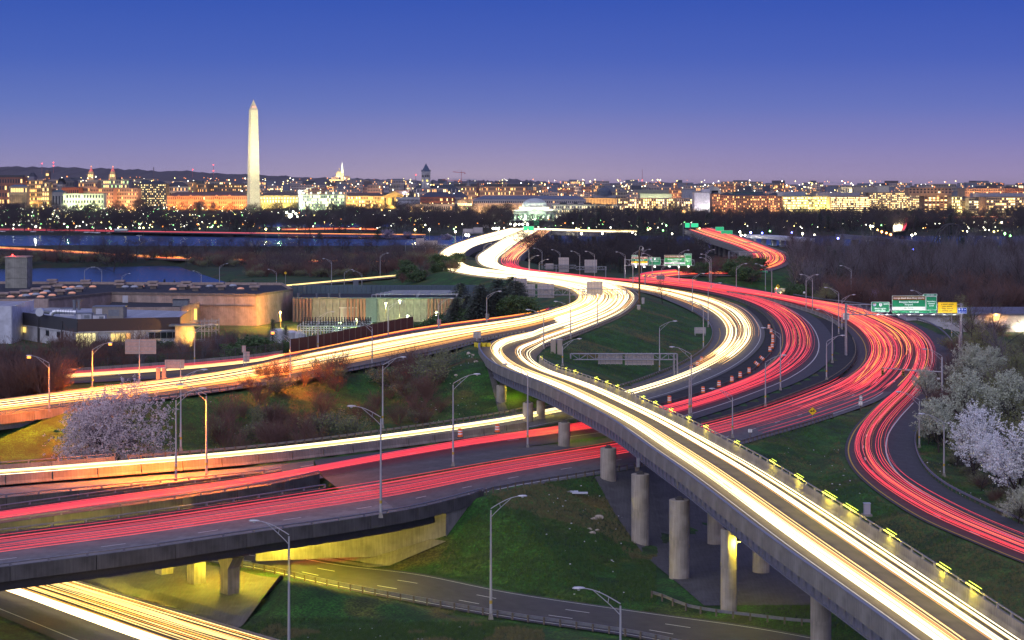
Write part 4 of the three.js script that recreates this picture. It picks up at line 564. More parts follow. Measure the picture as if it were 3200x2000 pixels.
// right-hand gantry, read from its lit face
{
const z = 452, S = z / F, ox = X(2700, z), oy = Y(1000, z), t = thing('overhead_sign_gantry', 'overhead gantry with green, yellow and blue boards before the bare thicket on the right', 'sign gantry', [ox, 0, -z]);
const px = (a) => X(a, z) - ox, py = (b) => Y(b, z), box = (x0, y0, x1, y1, f, name) => { const w = (x1 - x0) * S, h = (y1 - y0) * S; return panel(t, (px(x0) + px(x1)) / 2, (py(y0) + py(y1)) / 2, w, h, board(w, h, f, 44), name, .25); };
truss(t, px(2645), px(3010), py(984), (984 - 952) * S, 1.2, 0); leg(t, px(2645), 4, py(948)); leg(t, px(3005), 1, py(948));
box(2722, 943, 2779, 975, (g, w, h) => { bg(g, w, h, GREEN); shield395(g, w * .18, h * .3, h * .16); shieldUS(g, w * .52, h * .3, h * .15); txt(g, 'NORTH', w * .82, h * .22, h * .16, '#fff', 'bold', w * .3); txt(g, 'Washington', w * .5, h * .65, h * .2, '#fff', 'bold', w * .7); txt(g, '3 LEFT LANES', w * .5, h * .85, h * .16, '#fff', 'bold', w * .64); }, 'green_board');
box(2787, 924, 2892, 969, (g, w, h) => { bg(g, w, h, GREEN); rrect(g, .1, .1, w - .2, h * .27, .1, BROWN); txt(g, 'George Wash Mem Pkwy SOUTH', w * .5, h * .16, h * .15, '#fff', 'bold', w * .92); txt(g, 'Reagan National', w * .5, h * .43, h * .17, '#fff', 'bold', w * .64); txt(g, 'Airport', w * .5, h * .61, h * .17, '#fff', 'bold', w * .3); g.fillStyle = '#eef0ea'; g.fillRect(.06, h * .76, w - .12, h * .21); txt(g, 'NO TRUCKS', w * .5, h * .87, h * .12, '#333', '', w * .3); }, 'green_board');
box(2787, 970, 2926, 978, (g, w, h) => { g.fillStyle = GREEN; g.fillRect(0, 0, w, h); txt(g, 'NEXT EXIT', w * .5, h * .55, h * .75, '#fff', 'bold', w * .25); }, 'green_strip');
box(2893, 926, 2927, 969, (g, w, h) => { bg(g, w, h, GREEN); txt(g, 'Boundary', w * .5, h * .36, h * .13, '#fff', 'bold', w * .86); txt(g, 'Channel', w * .5, h * .52, h * .13, '#fff', 'bold', w * .8); txt(g, 'Drive', w * .5, h * .68, h * .13, '#fff', 'bold', w * .5); }, 'green_board');
box(2885, 918, 2928, 925, (g, w, h) => { bg(g, w, h, GREEN); txt(g, 'EXITS 10A-B', w * .5, h * .52, h * .6, '#fff', 'bold', w * .85); }, 'exit_tab');
box(2930, 944, 2990, 978, (g, w, h) => { rrect(g, 0, 0, w, h, .1, '#caa000'); rrect(g, .07, .07, w - .14, h - .14, .1, YEL); ['2 RIGHT LANES', 'END AHEAD', 'THRU TRAFFIC', 'MERGE LEFT'].forEach((s, i) => txt(g, s, w * .5, h * (.2 + .2 * i), h * .16, '#222', 'bold', w * .84)); }, 'yellow_board');
box(2991, 961, 3021, 980, (g, w, h) => { bg(g, w, h, '#1d4fc0'); g.fillStyle = '#e4ecff'; g.beginPath(); g.arc(w * .2, h * .29, h * .17, 0, 7); g.fill(); g.fillRect(w * .44, h * .12, w * .1, h * .34); g.fillRect(w * .55, h * .18, w * .03, h * .26); g.fillRect(w * .7, h * .16, w * .03, h * .3); g.fillRect(w * .7, h * .28, w * .22, h * .1); txt(g, 'NEXT RIGHT', w * .5, h * .75, h * .22, '#fff', 'bold', w * .8); }, 'blue_board');
const lg = new MB().box(0, 0, 0, .6, .18, .3).geo(); for (const a of [2740, 2768, 2803, 2838, 2875, 2912, 2946, 2978]) { const m = part('sign_light', lg, M.lampHead, t); m.position.set(px(a), py(983), 1.5); const l = new THREE.PointLight(C(.9, 1, .85), 9); l.position.set(ox + px(a), py(978), -z + 2.2); l.shadow.radius = 10; l.castShadow = true; l.name = 'sign_light_bulb'; scene.add(l); }
}
// middle gantry with green and brown boards
{
const z = 745, S = z / F, ox = X(1960, z), t = thing('overhead_sign_gantry', 'overhead gantry with brown-topped green boards above the red hairpin', 'sign gantry', [ox, 0, -z]);
const px = (a) => X(a, z) - ox, py = (b) => Y(b, z), box = (x0, y0, x1, y1, f, name) => { const w = (x1 - x0) * S, h = (y1 - y0) * S; panel(t, (px(x0) + px(x1)) / 2, (py(y0) + py(y1)) / 2, w, h, board(w, h, f, 30), name, .25); };
truss(t, px(1953), px(2170), py(830), (830 - 812) * S, 1.4); leg(t, px(1953), 4, py(808), 0, 1.4); leg(t, px(2122), 4, py(808), 0, 1.4);
box(1973, 802, 2024, 828, (g, w, h) => { bg(g, w, h, GREEN); rrect(g, .1, .1, w - .2, h * .24, .1, '#8a3c10'); txt(g, 'George Wash Mem Pkwy NORTH', w * .5, h * .14, h * .14, '#fff', 'bold', w * .92); txt(g, 'Memorial Br', w * .5, h * .4, h * .19, '#fff', 'bold', w * .55); g.fillStyle = YEL; g.fillRect(.06, h * .55, w - .12, h * .22); txt(g, 'NEXT LEFT', w * .5, h * .66, h * .12, '#333', 'bold', w * .4); g.fillStyle = '#eee'; g.fillRect(.06, h * .78, w - .12, h * .19); txt(g, 'NO TRUCKS', w * .5, h * .88, h * .12, '#333', 'bold', w * .4); }, 'green_board');
box(1974, 797, 1993, 801, (g, w, h) => { bg(g, w, h, GREEN); txt(g, 'EXIT 10C', w * .5, h * .52, h * .6, '#fff', 'bold', w * .85); }, 'exit_tab');
box(2027, 804, 2064, 828, (g, w, h) => { bg(g, w, h, GREEN); shield395(g, w * .18, h * .24, h * .15); shieldUS(g, w * .52, h * .22, h * .14); txt(g, 'NORTH', w * .8, h * .22, h * .12, '#fff', 'bold', w * .26); txt(g, 'Washington', w * .5, h * .5, h * .18, '#fff', 'bold', w * .72); txt(g, '↓', w * .12, h * .82, h * .2); txt(g, '↓', w * .86, h * .82, h * .2); }, 'green_board');
box(2076, 797, 2140, 829, (g, w, h) => { bg(g, w, h, '#3aa860'); rrect(g, .1, .1, w - .2, h * .24, .1, BROWN); txt(g, 'George Wash Mem Pkwy SOUTH', w * .5, h * .14, h * .14, '#fff', 'bold', w * .92); txt(g, 'Reagan National', w * .5, h * .42, h * .17, '#fff', 'bold', w * .7); txt(g, 'Airport', w * .5, h * .58, h * .17, '#fff', 'bold', w * .32); g.fillStyle = '#eee'; g.fillRect(.06, h * .7, w - .12, h * .18); txt(g, 'NO TRUCKS', w * .5, h * .79, h * .12, '#333', 'bold', w * .3); }, 'green_board');
box(2141, 797, 2161, 829, (g, w, h) => { bg(g, w, h, '#4ab468'); ['Boundary', 'Channel', 'Drive'].forEach((s, i) => txt(g, s, w * .5, h * (.36 + .14 * i), h * .12, '#fff', 'bold', w * .86)); }, 'green_board');
box(2138, 792, 2162, 796.5, (g, w, h) => { bg(g, w, h, GREEN); txt(g, 'EXIT 10A', w * .5, h * .52, h * .6, '#fff', 'bold', w * .85); }, 'exit_tab');
for (const a of [1985, 2012, 2045, 2090, 2120, 2150]) { const l = new THREE.PointLight(C(1, 1, .8), 30); l.position.set(ox + px(a), py(833), -z + 3); l.shadow.radius = 10; l.castShadow = true; l.name = 'sign_light_bulb'; scene.add(l); const m = part('sign_light', new MB().box(0, 0, 0, .6, .18, .3).geo(), M.lampHead, t); m.position.set(px(a), py(833), 2.6); }
}
// small green boards far off
function greenBoard(x0, y0, x1, y1, z, label, lines, legs = [], e = .25) { const S = z / F, ox = X((x0 + x1) / 2, z), w = (x1 - x0) * S, h = (y1 - y0) * S, t = thing('road_sign', label, 'road sign', [ox, 0, -z]); const m = board(w, h, (g) => { bg(g, w, h, '#0aa05a'); lines.forEach((s, i) => txt(g, s, w / 2, h * (i + 1) / (lines.length + 1), h * .22, '#fff', 'bold', w * .8)); }, 12); m.emissive = C(.03, .5, .22); m.emissiveIntensity = e; panel(t, 0, Y((y0 + y1) / 2, z), w, h, m, 'green_board', .15); for (const l of legs) new MB().tube(V(X(l, z) - ox, 0, 0), V(X(l, z) - ox, Y(y0, z), 0), .2, .16, 8).build('leg', M.galv, t); }
greenBoard(1636, 707, 1649, 721, 1330, 'glowing green board above the far bridge, left of a pair', ['', ''], [1635], 1.2); greenBoard(1651, 707, 1668, 721, 1330, 'glowing green board above the far bridge, right of a pair', ['', ''], [1669], 1.2); greenBoard(1668, 689, 1685, 704, 1900, 'pale turquoise board in front of the domed memorial', ['', ''], [1703], 1.5);
greenBoard(2141, 697, 2155, 711, 1500, 'lit green board over the river bridge, smaller one', [''], [2135], 1.4); greenBoard(2160, 698, 2182, 710, 1500, 'lit green board over the river bridge, wider one', [''], [2158], 1.4); greenBoard(2236, 709, 2262, 722, 1300, 'turquoise lit board with white lower half beyond the river bridge', ['', ''], [2236], .7); greenBoard(2253, 720, 2289, 733, 1240, 'wide green board with shields beyond the river bridge', ['', ''], [2266], .5);
greenBoard(2319, 757, 2354, 772, 1080, 'small brown-topped green board over the red parkway', ['Memorial Br'], [2322], .08); greenBoard(2367, 846, 2398, 861, 800, 'small green board with two posts beside the dark bushes', ['National Airport'], [2373, 2391], .05);
// backs of sign boards on their trusses
function backSign(boards, z, label, { x0, x1, yt, legs = [], th = 1.3 }) {
const ox = X((x0 + x1) / 2, z), S = z / F, t = thing('sign_gantry', label, 'sign gantry', [ox, 0, -z]); if (th) truss(t, X(x0, z) - ox, X(x1, z) - ox, Y(yt, z), th, 1.1, .3);
for (const [a, b, c, d, n = 4] of boards) { const w = (c - a) * S, h = (d - b) * S, x = X((a + c) / 2, z) - ox, y = Y(d, z); new MB().box(x, y, -1.1, w, h, .06).build('sign_panel', panelMat, t); const r = new MB(); for (let i = 0; i < n; i++) r.box(x - w / 2 + w * (i + .5) / n, y - .1, -1.0, .12, h + .2, .14); r.build('panel_rib', M.galv, t); const q = new MB(); for (const f of [.2, .5, .8]) q.box(x, y + h * f, -1.02, w, .1, .08); q.build('panel_stringer', M.galv, t); }
for (const [lx, ly] of legs) leg(t, X(lx, z) - ox, Y(ly, z) - 1, Y(yt, z) + th, .3, 1.1);
}
backSign([[1870, 1107, 1946, 1139, 5], [1954, 1105, 2044, 1142, 6]], 405, 'gantry seen from behind spanning the white loop in front of the green triangle', { x0: 1785, x1: 2115, yt: 1124, legs: [[1783, 1162], [2106, 1229], [2116, 1229]], th: 1.2 });
backSign([[1605, 870, 1647, 928, 4], [1648, 888, 1672, 928, 3], [1680, 888, 1732, 931, 4]], 570, 'gantry with three pale board backs beside the evergreen trees', { x0: 1604, x1: 1860, yt: 922, legs: [[1780, 955]], th: 1.7 });
backSign([[1834, 880, 1884, 925, 5]], 600, 'single pale board back in front of the white bend', { x0: 1820, x1: 1962, yt: 922, legs: [[1958, 1010]], th: 1.7 });
backSign([[1746, 805, 1778, 850, 4], [1705, 824, 1730, 842, 3]], 800, 'two pale board backs on a thin truss, left of another truss', { x0: 1700, x1: 1800, yt: 838, legs: [[1738, 862]], th: 1.2 });
backSign([[1827, 812, 1866, 852, 4]], 790, 'stepped pale board back with a rusty panel beside it', { x0: 1800, x1: 1895, yt: 843, legs: [[1893, 893]], th: 1.2 });
backSign([[1300, 745, 1325, 768, 3], [1326, 752, 1367, 768, 4]], 1000, 'tall pale board backs standing before the river at the glaring bend', { x0: 1290, x1: 1400, yt: 773, legs: [[1292, 800]], th: 1.6 });
backSign([[1447, 715, 1478, 730, 3], [1479, 711, 1508, 728, 3]], 1500, 'pinkish board backs beside the far bridge, nearer pair', { x0: 1445, x1: 1512, yt: 730, legs: [[1446, 745]], th: 1 }); backSign([[1508, 702, 1530, 712, 3], [1533, 702, 1560, 711, 3]], 1700, 'pinkish board backs beside the far bridge, farther pair', { x0: 1505, x1: 1562, yt: 712, legs: [[1504, 725]], th: 1 });
backSign([[2052, 861, 2078, 874, 3]], 700, 'reddish board back lit by the hairpin streaks', { x0: 2015, x1: 2082, yt: 866, legs: [[2016, 915]], th: 1 }); backSign([[2310, 786, 2369, 803, 5]], 960, 'dark slatted board back above the red parkway', { x0: 2277, x1: 2455, yt: 800, legs: [[2278, 838], [2453, 838]], th: 2 });
// boards on posts by the westbound road
function postSign(x0, y0, x1, y1, foot, h, label, legs, mat = panelMat) { const z = -P((x0 + x1) / 2, foot, h).z, S = z / F, ox = X((x0 + x1) / 2, z), w = (x1 - x0) * S, hh = (y1 - y0) * S, t = thing('road_sign', label, 'road sign', [ox, h, -z]); new MB().box(0, Y(y1, z) - h, 0, w, hh, .06).build('sign_panel', mat, t); const q = new MB(); for (const f of [.15, .5, .82]) q.box(0, Y(y1, z) - h + hh * f, .06, w, .08, .05); q.build('panel_stringer', M.galv, t); for (const l of legs) { const p = new MB(); p.box(X(l, z) - ox, -.3, .13, .16, Y(y0, z) - h + .25, .1); p.build('leg', M.lampPole, t); } return t; }
postSign(391, 1060, 488, 1106, 1200, 6.8, 'big board back on one thick post behind the magnolia', [436], std(.55, .40, .36, .5, { map: T.metal })); postSign(515, 1124, 576, 1152, 1190, 7, 'pink lit board back on two posts above the westbound road', [519, 565], std(.6, .45, .42, .5, { map: T.metal })); postSign(760, 1099, 780, 1131, 1153, 7.2, 'small tall pink board back near the evergreen shrubs', [769], std(.6, .38, .36, .5)); postSign(756, 1080, 768, 1101, 1153, 7.4, 'tiny pink board back behind the small tall one', [762], std(.5, .3, .3, .5));
postSign(1479, 1036, 1503, 1056, 1082, 9.2, 'small board back above the yellow crash barrels', [1490]); postSign(1366, 998, 1378, 1016, 1034, 8.8, 'small pink board back on the lamp post above the white streaks', [1372], std(.7, .2, .22, .5)); postSign(1516, 980, 1529, 997, 1012, 9, 'small dark board back beside the side road', [1522], M.post); postSign(2170, 1023, 2206, 1042, 1054, 4.5, 'small pale board back at the inner loop guardrail', [2172, 2203]); postSign(2005, 930, 2014, 950, 965, 8, 'small white box sign at the foot of the wooden pole', [2010]);
postSign(1342, 802, 1354, 812, 826, 6, 'tiny white board back near the glaring bend', [1346]); postSign(2606, 886, 2616, 895, 903, 3, 'tiny white notice in front of the dark bushes', [2608, 2614], M.paint);
// front-facing small signs
function diamond(px, py, half, foot, h, label, big) { const z = -P(px, foot, h).z, S = z / F, t = thing('warning_sign', label, 'warning sign', [X(px, z), h, -z]); const w = half * 1.414 * S; const m = board(1, 1, (g) => { rrect(g, 0, 0, 1, 1, .08, '#1a1608'); rrect(g, .03, .03, .94, .94, .07, YEL); g.save(); g.translate(.5, .5); g.rotate(-Math.PI / 4); g.fillStyle = '#181408'; g.fillRect(-.06, -.2, .12, .55); g.beginPath(); g.moveTo(0, -.42); g.lineTo(.2, -.14); g.lineTo(-.2, -.14); g.fill(); g.lineWidth = .09; g.strokeStyle = '#181408'; g.beginPath(); g.moveTo(.2, .34); g.quadraticCurveTo(.2, .12, 0, .04); g.stroke(); g.restore(); }, 128); const pnl = part('sign_panel', new THREE.PlaneGeometry(w, w), m, t); pnl.position.set(0, Y(py, z) - h, .06); pnl.rotation.z = Math.PI / 4; new MB().box(0, 0, 0, .1, Y(py, z) - h + half * S * .8, .08).build('post', M.galv, t); const bk = part('panel_back', new THREE.BoxGeometry(w, w, .03), panelMat, t); bk.position.set(0, Y(py, z) - h, .03); bk.rotation.z = Math.PI / 4; }
diamond(2539, 1285, 14, 1318, 4.3, 'yellow diamond merge sign with black arrow beside the red streaks'); diamond(2431, 895, 7, 912, 5, 'small yellow diamond merge sign by the flashing truck'); diamond(892, 845 + 8, 5, 896 - 3, 1.5, 'tiny yellow diamond sign by the thin yellow streak'); 
function whiteSign(px, y0, y1, wpx, foot, h, label, lines) { const z = -P(px, foot, h).z, S = z / F, w = wpx * S, hh = (y1 - y0) * S, t = thing('regulatory_sign', label, 'road sign', [X(px, z), h, -z]); panel(t, 0, Y((y0 + y1) / 2, z) - h, w, hh, board(w, hh, (g) => { rrect(g, 0, 0, w, hh, .06, '#222'); rrect(g, .03, .03, w - .06, hh - .06, .05, '#efeee8'); lines.forEach((s, i) => txt(g, s, w / 2, hh * (i + .7) / (lines.length + .4), hh / lines.length * .62, '#222', 'bold', w * .84)); }, 70), 'sign_panel', .06, .03); new MB().box(0, 0, 0, .12, Y(y0, z) - h, .1).build('post', M.post, t); }
whiteSign(2690, 1236, 1250, 10, 1286, 3.9, 'white notice with arrow above another white notice on a short post', ['STOP', 'HERE']); whiteSign(2689, 1252, 1267, 13, 1286, 3.9, 'lower white notice on the short post by the gore', ['ONE LANE', 'PER', 'GREEN']); whiteSign(2644, 978, 999, 20, 1105, 5, 'white vehicle notice high on a grey pole at the gravel strip', ['COMMERCIAL', 'VEHICLES', 'RIGHT LANES', 'PROHIBITED', 'LEFT LANE']); whiteSign(2344, 1340, 1352, 14, 1372, 4.5, 'small white notice on a post by the red streaks', ['DO NOT', 'ENTER', 'ON RED']); whiteSign(2513, 911, 917, 7, 921, 5.5, 'tiny white notice behind the red bend', ['']);
// traffic signal on a mast arm
{ const p = P(2944, 1262, 3.6), z = -p.z, t = thing('traffic_signal_mast', 'grey signal mast with a long arm over the red lanes', 'signal mast', p); const y = Y(1162, z) - p.y; new MB().lathe([[.22, 0], [.15, Y(1115, z) - p.y]], 0, 0, 0, 12).build('pole', M.lampPole, t); new MB().path([V(0, y, 0), V(X(2850, z) - p.x, y + .25, -.2), V(X(2757, z) - p.x, y + .7, -.5)], .11, 8, .07).build('mast_arm', M.lampPole, t); new MB().box(-.7, Y(1182, z) - p.y - .2, .1, .5, .3, .3).build('camera', M.paint, t);
for (const [n, g] of [['arm', lampGeo.arm], ['lamp_head', lampGeo.head], ['lens', lampGeo.lens]]) { const q = part(n, g, n === 'lens' ? M.lens : M.lampPole, t); q.rotation.y = Math.PI; q.position.y = Y(1115, z) - p.y; }
for (const [px2, py2, lab] of [[2759, 1163, 'black traffic signal head at the tip of the mast arm'], [2823, 1166, 'black traffic signal head in the middle of the mast arm']]) { const s = thing('traffic_signal', lab, 'traffic signal', [X(px2, z), Y(py2, z) - .55, p.z - .3]); new MB().box(0, 0, 0, .42, 1.25, .3).build('housing', std(.35, .25, .03, .5), s); for (const [k, m] of [[.9, glow(.9, .1, .02, .5)], [.5, std(.05, .03, .01)], [.12, std(.02, .04, .02)]]) { const b = new MB(); b.tube(V(0, k + .12, .15), V(0, k + .12, .19), .15, .15, 10, true); b.build('signal_lens', m, s); new MB().box(0, k + .25, .25, .34, .04, .22).build('visor', M.black, s); } } }
// ---------------------------------------------------------------- drums, cabinets and other small things
const drum = (() => { const t = new THREE.Group(); new MB().lathe([[.34, 0], [.34, .1], [.29, .12], [.28, .34]], 0, 0, 0, 14).build('body', M.orange, t); new MB().lathe([[.28, .34], [.275, .5]], 0, 0, 0, 14).build('white_band', M.whiteStripe, t); new MB().lathe([[.275, .5], [.27, .66]], 0, 0, 0, 14).build('body', M.orange, t); new MB().lathe([[.27, .66], [.265, .8]], 0, 0, 0, 14).build('white_band', M.whiteStripe, t); new MB().lathe([[.265, .8], [.25, 1.0], [.1, 1.03], [0, 1.03]], 0, 0, 0, 14).build('body', M.orange, t); new MB().lathe([[.42, 0], [.4, .08]], 0, 0, 0, 14).build('rubber_base', M.black, t); return t; })();
const drums = [[2403, 1029, 5.9, 'leftmost upper'], [2410, 1043, 5.8, 'second'], [2415, 1060, 5.7, 'third'], [2415, 1074, 5.6, 'fourth'], [2413, 1090, 5.5, 'fifth'], [2406, 1100, 5.45, 'sixth'], [2388, 1126, 5.35, 'leaning'], [2372, 1143, 5.3, 'knocked sideways'], [2341, 1168, 5.1, 'upright after the leaning ones'], [2313, 1182, 5, 'next'], [2287, 1196, 5, 'following'], [2247, 1211, 4.9, 'farther along'], [2197, 1230, 4.9, 'almost last'], [2092, 1260, 5, 'nearest the flyover'], [2192, 1125, 4.7, 'inside, at the loop guardrail, right'], [2180, 1138, 4.7, 'inside, at the loop guardrail, left'], [2160, 1152, 4.7, 'inside, at the loop guardrail, lowest'], [1438, 1375, 6.2, 'left of the pair on the median barrier'], [1554, 1360, 5.7, 'right of the pair on the median barrier']];
drums.forEach(([px, py, h, w], i) => { const p = P(px, py, h + .5); p.y = h + (i < 14 ? .55 : i > 16 ? .9 : 0); const d = drum.clone(); d.name = numbered('traffic_drum'); d.position.copy(p); d.scale.setScalar(1.25); if (i === 6 || i === 7) { d.rotation.z = .9; } scene.add(d); tag(d, i < 14 ? `orange and white traffic drum on the inner loop barrier, ${w}` : `orange and white traffic drum, ${w}`, 'traffic drum', 'orange traffic drums'); });
function cabinet(px, foot, h, w, hh, label, mat = M.galv, n = 1, dpt = .7) { const p = P(px, foot, h), t = thing('utility_cabinet', label, 'cabinet', p); for (let k = 0; k < n; k++) { const x = (k - (n - 1) / 2) * (w + .35); new MB().box(x, .25, 0, w, hh, dpt).build('cabinet_box', mat, t); new MB().box(x, .25 + hh, 0, w + .1, .1, dpt + .1).build('cabinet_lid', M.lampHead, t); const d = new MB(); d.box(x, .4, dpt / 2, w - .2, hh - .4, .03); d.build('door', mat, t); } new MB().box(0, 0, 0, n * (w + .4), .25, dpt + .6).build('plinth', M.concrete, t); }
cabinet(1739, 1110, 9.2, 1.0, 2.9, 'pair of tall grey utility cabinets on a plinth by the white bend', std(.36, .31, .25, .5, { metalness: .3 }), 2); cabinet(504, 1192, 7, .75, 2.3, 'pair of grey cabinets on a plinth beside the pink board backs', std(.32, .26, .22, .5), 2); cabinet(2709, 1612, 2.2, .8, 1.3, 'single small grey cabinet on the grass beside the flyover barrier', std(.4, .37, .42, .5)); cabinet(1996, 980, 8.5, .9, 2.0, 'grey cabinet at the foot of the wooden pole', std(.42, .36, .28, .5)); cabinet(1112, 897, 1.5, 2.2, 2.6, 'dark cabinet beside the slip road above the plant', std(.1, .11, .14, .5)); cabinet(1262, 880, 2, 1.6, 1.6, 'small pale cabinet in the grass below the slip road', M.galv);
{ const p = P(1998, 979, 8.5), z = -p.z, t = thing('utility_pole', 'tall wooden pole with a hooked lamp rising before the white bend', 'utility pole', p); const H = (979 - 781) * z / F; new MB().lathe([[.28, 0], [.2, H]], 0, 0, 0, 10).build('pole', std(.2, .13, .07, .9, { map: T.bark }), t); const A = []; for (let i = 0; i <= 8; i++) { const a = Math.PI * (1 - i / 8); A.push(V(.5 + .5 * Math.cos(a), H + .6 + .45 * Math.sin(a), 0)); } new MB().path([V(0, H - .2, 0), ...A], .06, 6).build('lamp_hook', M.lampPole, t); new MB().lathe([[.05, .2], [.25, 0], [.2, -.2], [0, -.25]], 1, H + .5, 0, 10).build('lamp_globe', M.paint, t); }
{ const xs = [1488, 1496, 1504, 1512, 1520, 1527], t0 = new THREE.Group(); new MB().lathe([[.42, 0], [.45, .5], [.42, 1.0]], 0, 0, 0, 14).build('barrel', std(.62, .5, .02, .5), t0); new MB().lathe([[.46, 1.0], [.44, 1.12], [.0, 1.2]], 0, 0, 0, 14).build('lid', M.black, t0); xs.forEach((x, i) => { const d = t0.clone(); d.name = numbered('crash_barrel'); d.position.copy(P(x, 1084 + (i % 2) * 1.5, 9.9)); scene.add(d); tag(d, 'yellow crash barrel with black lid at the nose of the flyover', 'crash barrel', 'crash barrels at the gore'); }); }
{ const a = P(1795, 1822, .4); for (const [px, py, s] of [[1855, 1632, 1], [1872, 1625, 1.3], [1842, 1658, .8], [1850, 1664, 1], [1866, 1655, .7], [1465, 1220, 1.2], [1478, 1227, .9], [1487, 1252, 1], [1425, 1265, .8], [1105, 1975, 1.5], [1097, 1970, 1]]) { const p = P(px, py, 2.5); p.y = ground(p.x, p.z); const g = new THREE.IcosahedronGeometry(.45 * s, 1), q = g.attributes.position; for (let i = 0; i < q.count; i++) { const k = .75 + .5 * hash2(Math.round(q.getX(i) * 50), Math.round(q.getY(i) * 50), Math.round(q.getZ(i) * 50)); q.setXYZ(i, q.getX(i) * k, q.getY(i) * k * .6, q.getZ(i) * k); } g.computeVertexNormals(); const m = part('boulder', g, std(.45, .38, .3, .9), scene); m.position.copy(p); tag(m, 'pale boulder lying in the grass of the slopes', 'rock', 'loose pale rocks'); } }
{ const p = P(1795, 1541, 4.6); p.y = ground(p.x, p.z) + .12; const t = thing('inlet_slab', 'pale blue S-shaped concrete inlet slabs set in the grass slope', 'slab', p); new MB().box(-.7, 0, -.5, 2.4, .15, .9).build('slab', std(.5, .52, .58, .8), t); new MB().box(.7, 0, .5, 2.0, .15, .8).build('slab', std(.5, .52, .58, .8), t); }
{ // litter in the brush and along the verges: nobody could count it
seed(5); const b = new MB(); for (let i = 0; i < 260; i++) { const [x0, y0, x1, y1] = pick([[640, 1300, 1500, 1380], [1300, 1180, 1500, 1330], [700, 1880, 1500, 1990], [2430, 1400, 2700, 1600], [2880, 1420, 3180, 1620], [1700, 1560, 1950, 1800]]), p = P(rr(x0, x1), rr(y0, y1), 3); const s = rr(.06, .2); b.box(p.x, ground(p.x, p.z) + .05, p.z, s, s * .5, s * .8, rnd() * 3); } tag(b.build('litter', M.whiteStripe, scene), 'scattered white scraps of litter in the grass', 'litter', null, 'stuff'); }
{ // lamps below the overpass: the yellow-green glow on the slope and road
for (const [px, py, h, w, label] of [[1032, 1692, 4.9, 520, 'black floodlight hung below the overpass girder above the yellow slope'], [700, 1690, 5.2, 520, 'black floodlight hung below the overpass over the lower road'], [330, 1712, 5.2, 420, 'black floodlight hung below the overpass over the streaks'], [880, 1640, 5.0, 420, 'black floodlight hung under the middle of the overpass'], [2308, 1694, 7.6, 130, 'floodlight fixed below the flyover girder at the yellow lit pier'], [1606, 1206, 7.6, 60, 'small floodlight below the flyover at the farthest pier'], [1692, 1246, 8, 70, 'small floodlight below the flyover beside the second pier'], [1806, 1302, 8.6, 80, 'small floodlight below the flyover beside the third pier']]) { const p = P(px, py, h), t = thing('floodlight', label, 'floodlight', p); new MB().box(0, .1, 0, .45, .4, .4).build('housing', M.black, t); new MB().box(0, .5, 0, .08, .6, .08).build('hanger', M.black, t); new MB().box(0, .02, 0, .36, .08, .3).build('glowing_lens', glow(1, .82, .1, 14), t); const l = new THREE.PointLight(C(1, .80, .06), w); l.position.set(p.x, p.y - .12, p.z); l.castShadow = true; l.shadow.radius = 8; l.name = 'floodlight_bulb'; scene.add(l); }
}
// ---------------------------------------------------------------- the plant buildings at left
const B_ = { tan: std(.62, .47, .40, .85, { map: T.concrete }), tanDark: std(.30, .24, .2, .85, { map: T.concrete }), roof: std(.05, .055, .075, .9, { map: T.gravel }), roofPale: std(.55, .58, .66, .6, { map: T.concrete }), siding: std(.05, .05, .055, .5), brown: std(.085, .05, .04, .6), white: std(.72, .72, .76, .6, { map: T.stone }), glassDark: std(.02, .025, .03, .15), steel: std(.22, .24, .27, .5, { metalness: .3, map: T.metal }), panelGrey: std(.42, .42, .36, .8, { map: T.concrete }), blueSteel: std(.10, .15, .19, .5, { metalness: .3, map: T.metal }), domePaintedGlow: glow(1, .30, .03, .5, .3) };  // tan wall colour also carries the pink of ambient sodium light
const litWhite = glow(1, .84, .34, 1.7), litYellow = glow(1, .68, .16, 1.3), litOrange = glow(1, .42, .06, 1.1), litGreen = glow(.75, 1, .5, 1.6);
function wallRun(parent, pts, y0, y1, mat, name = 'wall_panel', w = 6, d = .25) {   // precast panels with joints along a run of corners [[x, z], ...]
for (let k = 0; k + 1 < pts.length; k++) { const a = V(pts[k][0], 0, pts[k][1]), b = V(pts[k + 1][0], 0, pts[k + 1][1]), L = a.distanceTo(b), n = Math.max(1, Math.round(L / w)), dir = b.clone().sub(a).normalize(), ang = Math.atan2(-dir.z, dir.x), g = new MB().box(0, 0, 0, L / n - .06, y1 - y0, d).geo();
for (let i = 0; i < n; i++) { const m = part(name, g, mat, parent), p = a.clone().addScaledVector(dir, (i + .5) * L / n); m.position.set(p.x, y0, p.z); m.rotation.y = ang; } }
}
function slabPoly(parent, pts, y, mat, name, th = .3) { const s = new THREE.Shape(pts.map(([x, z]) => new THREE.Vector2(x, -z))), g = new THREE.ExtrudeGeometry(s, { depth: th, bevelEnabled: false }); g.rotateX(-Math.PI / 2); g.translate(0, y - th, 0); part(name, g, mat, parent); }
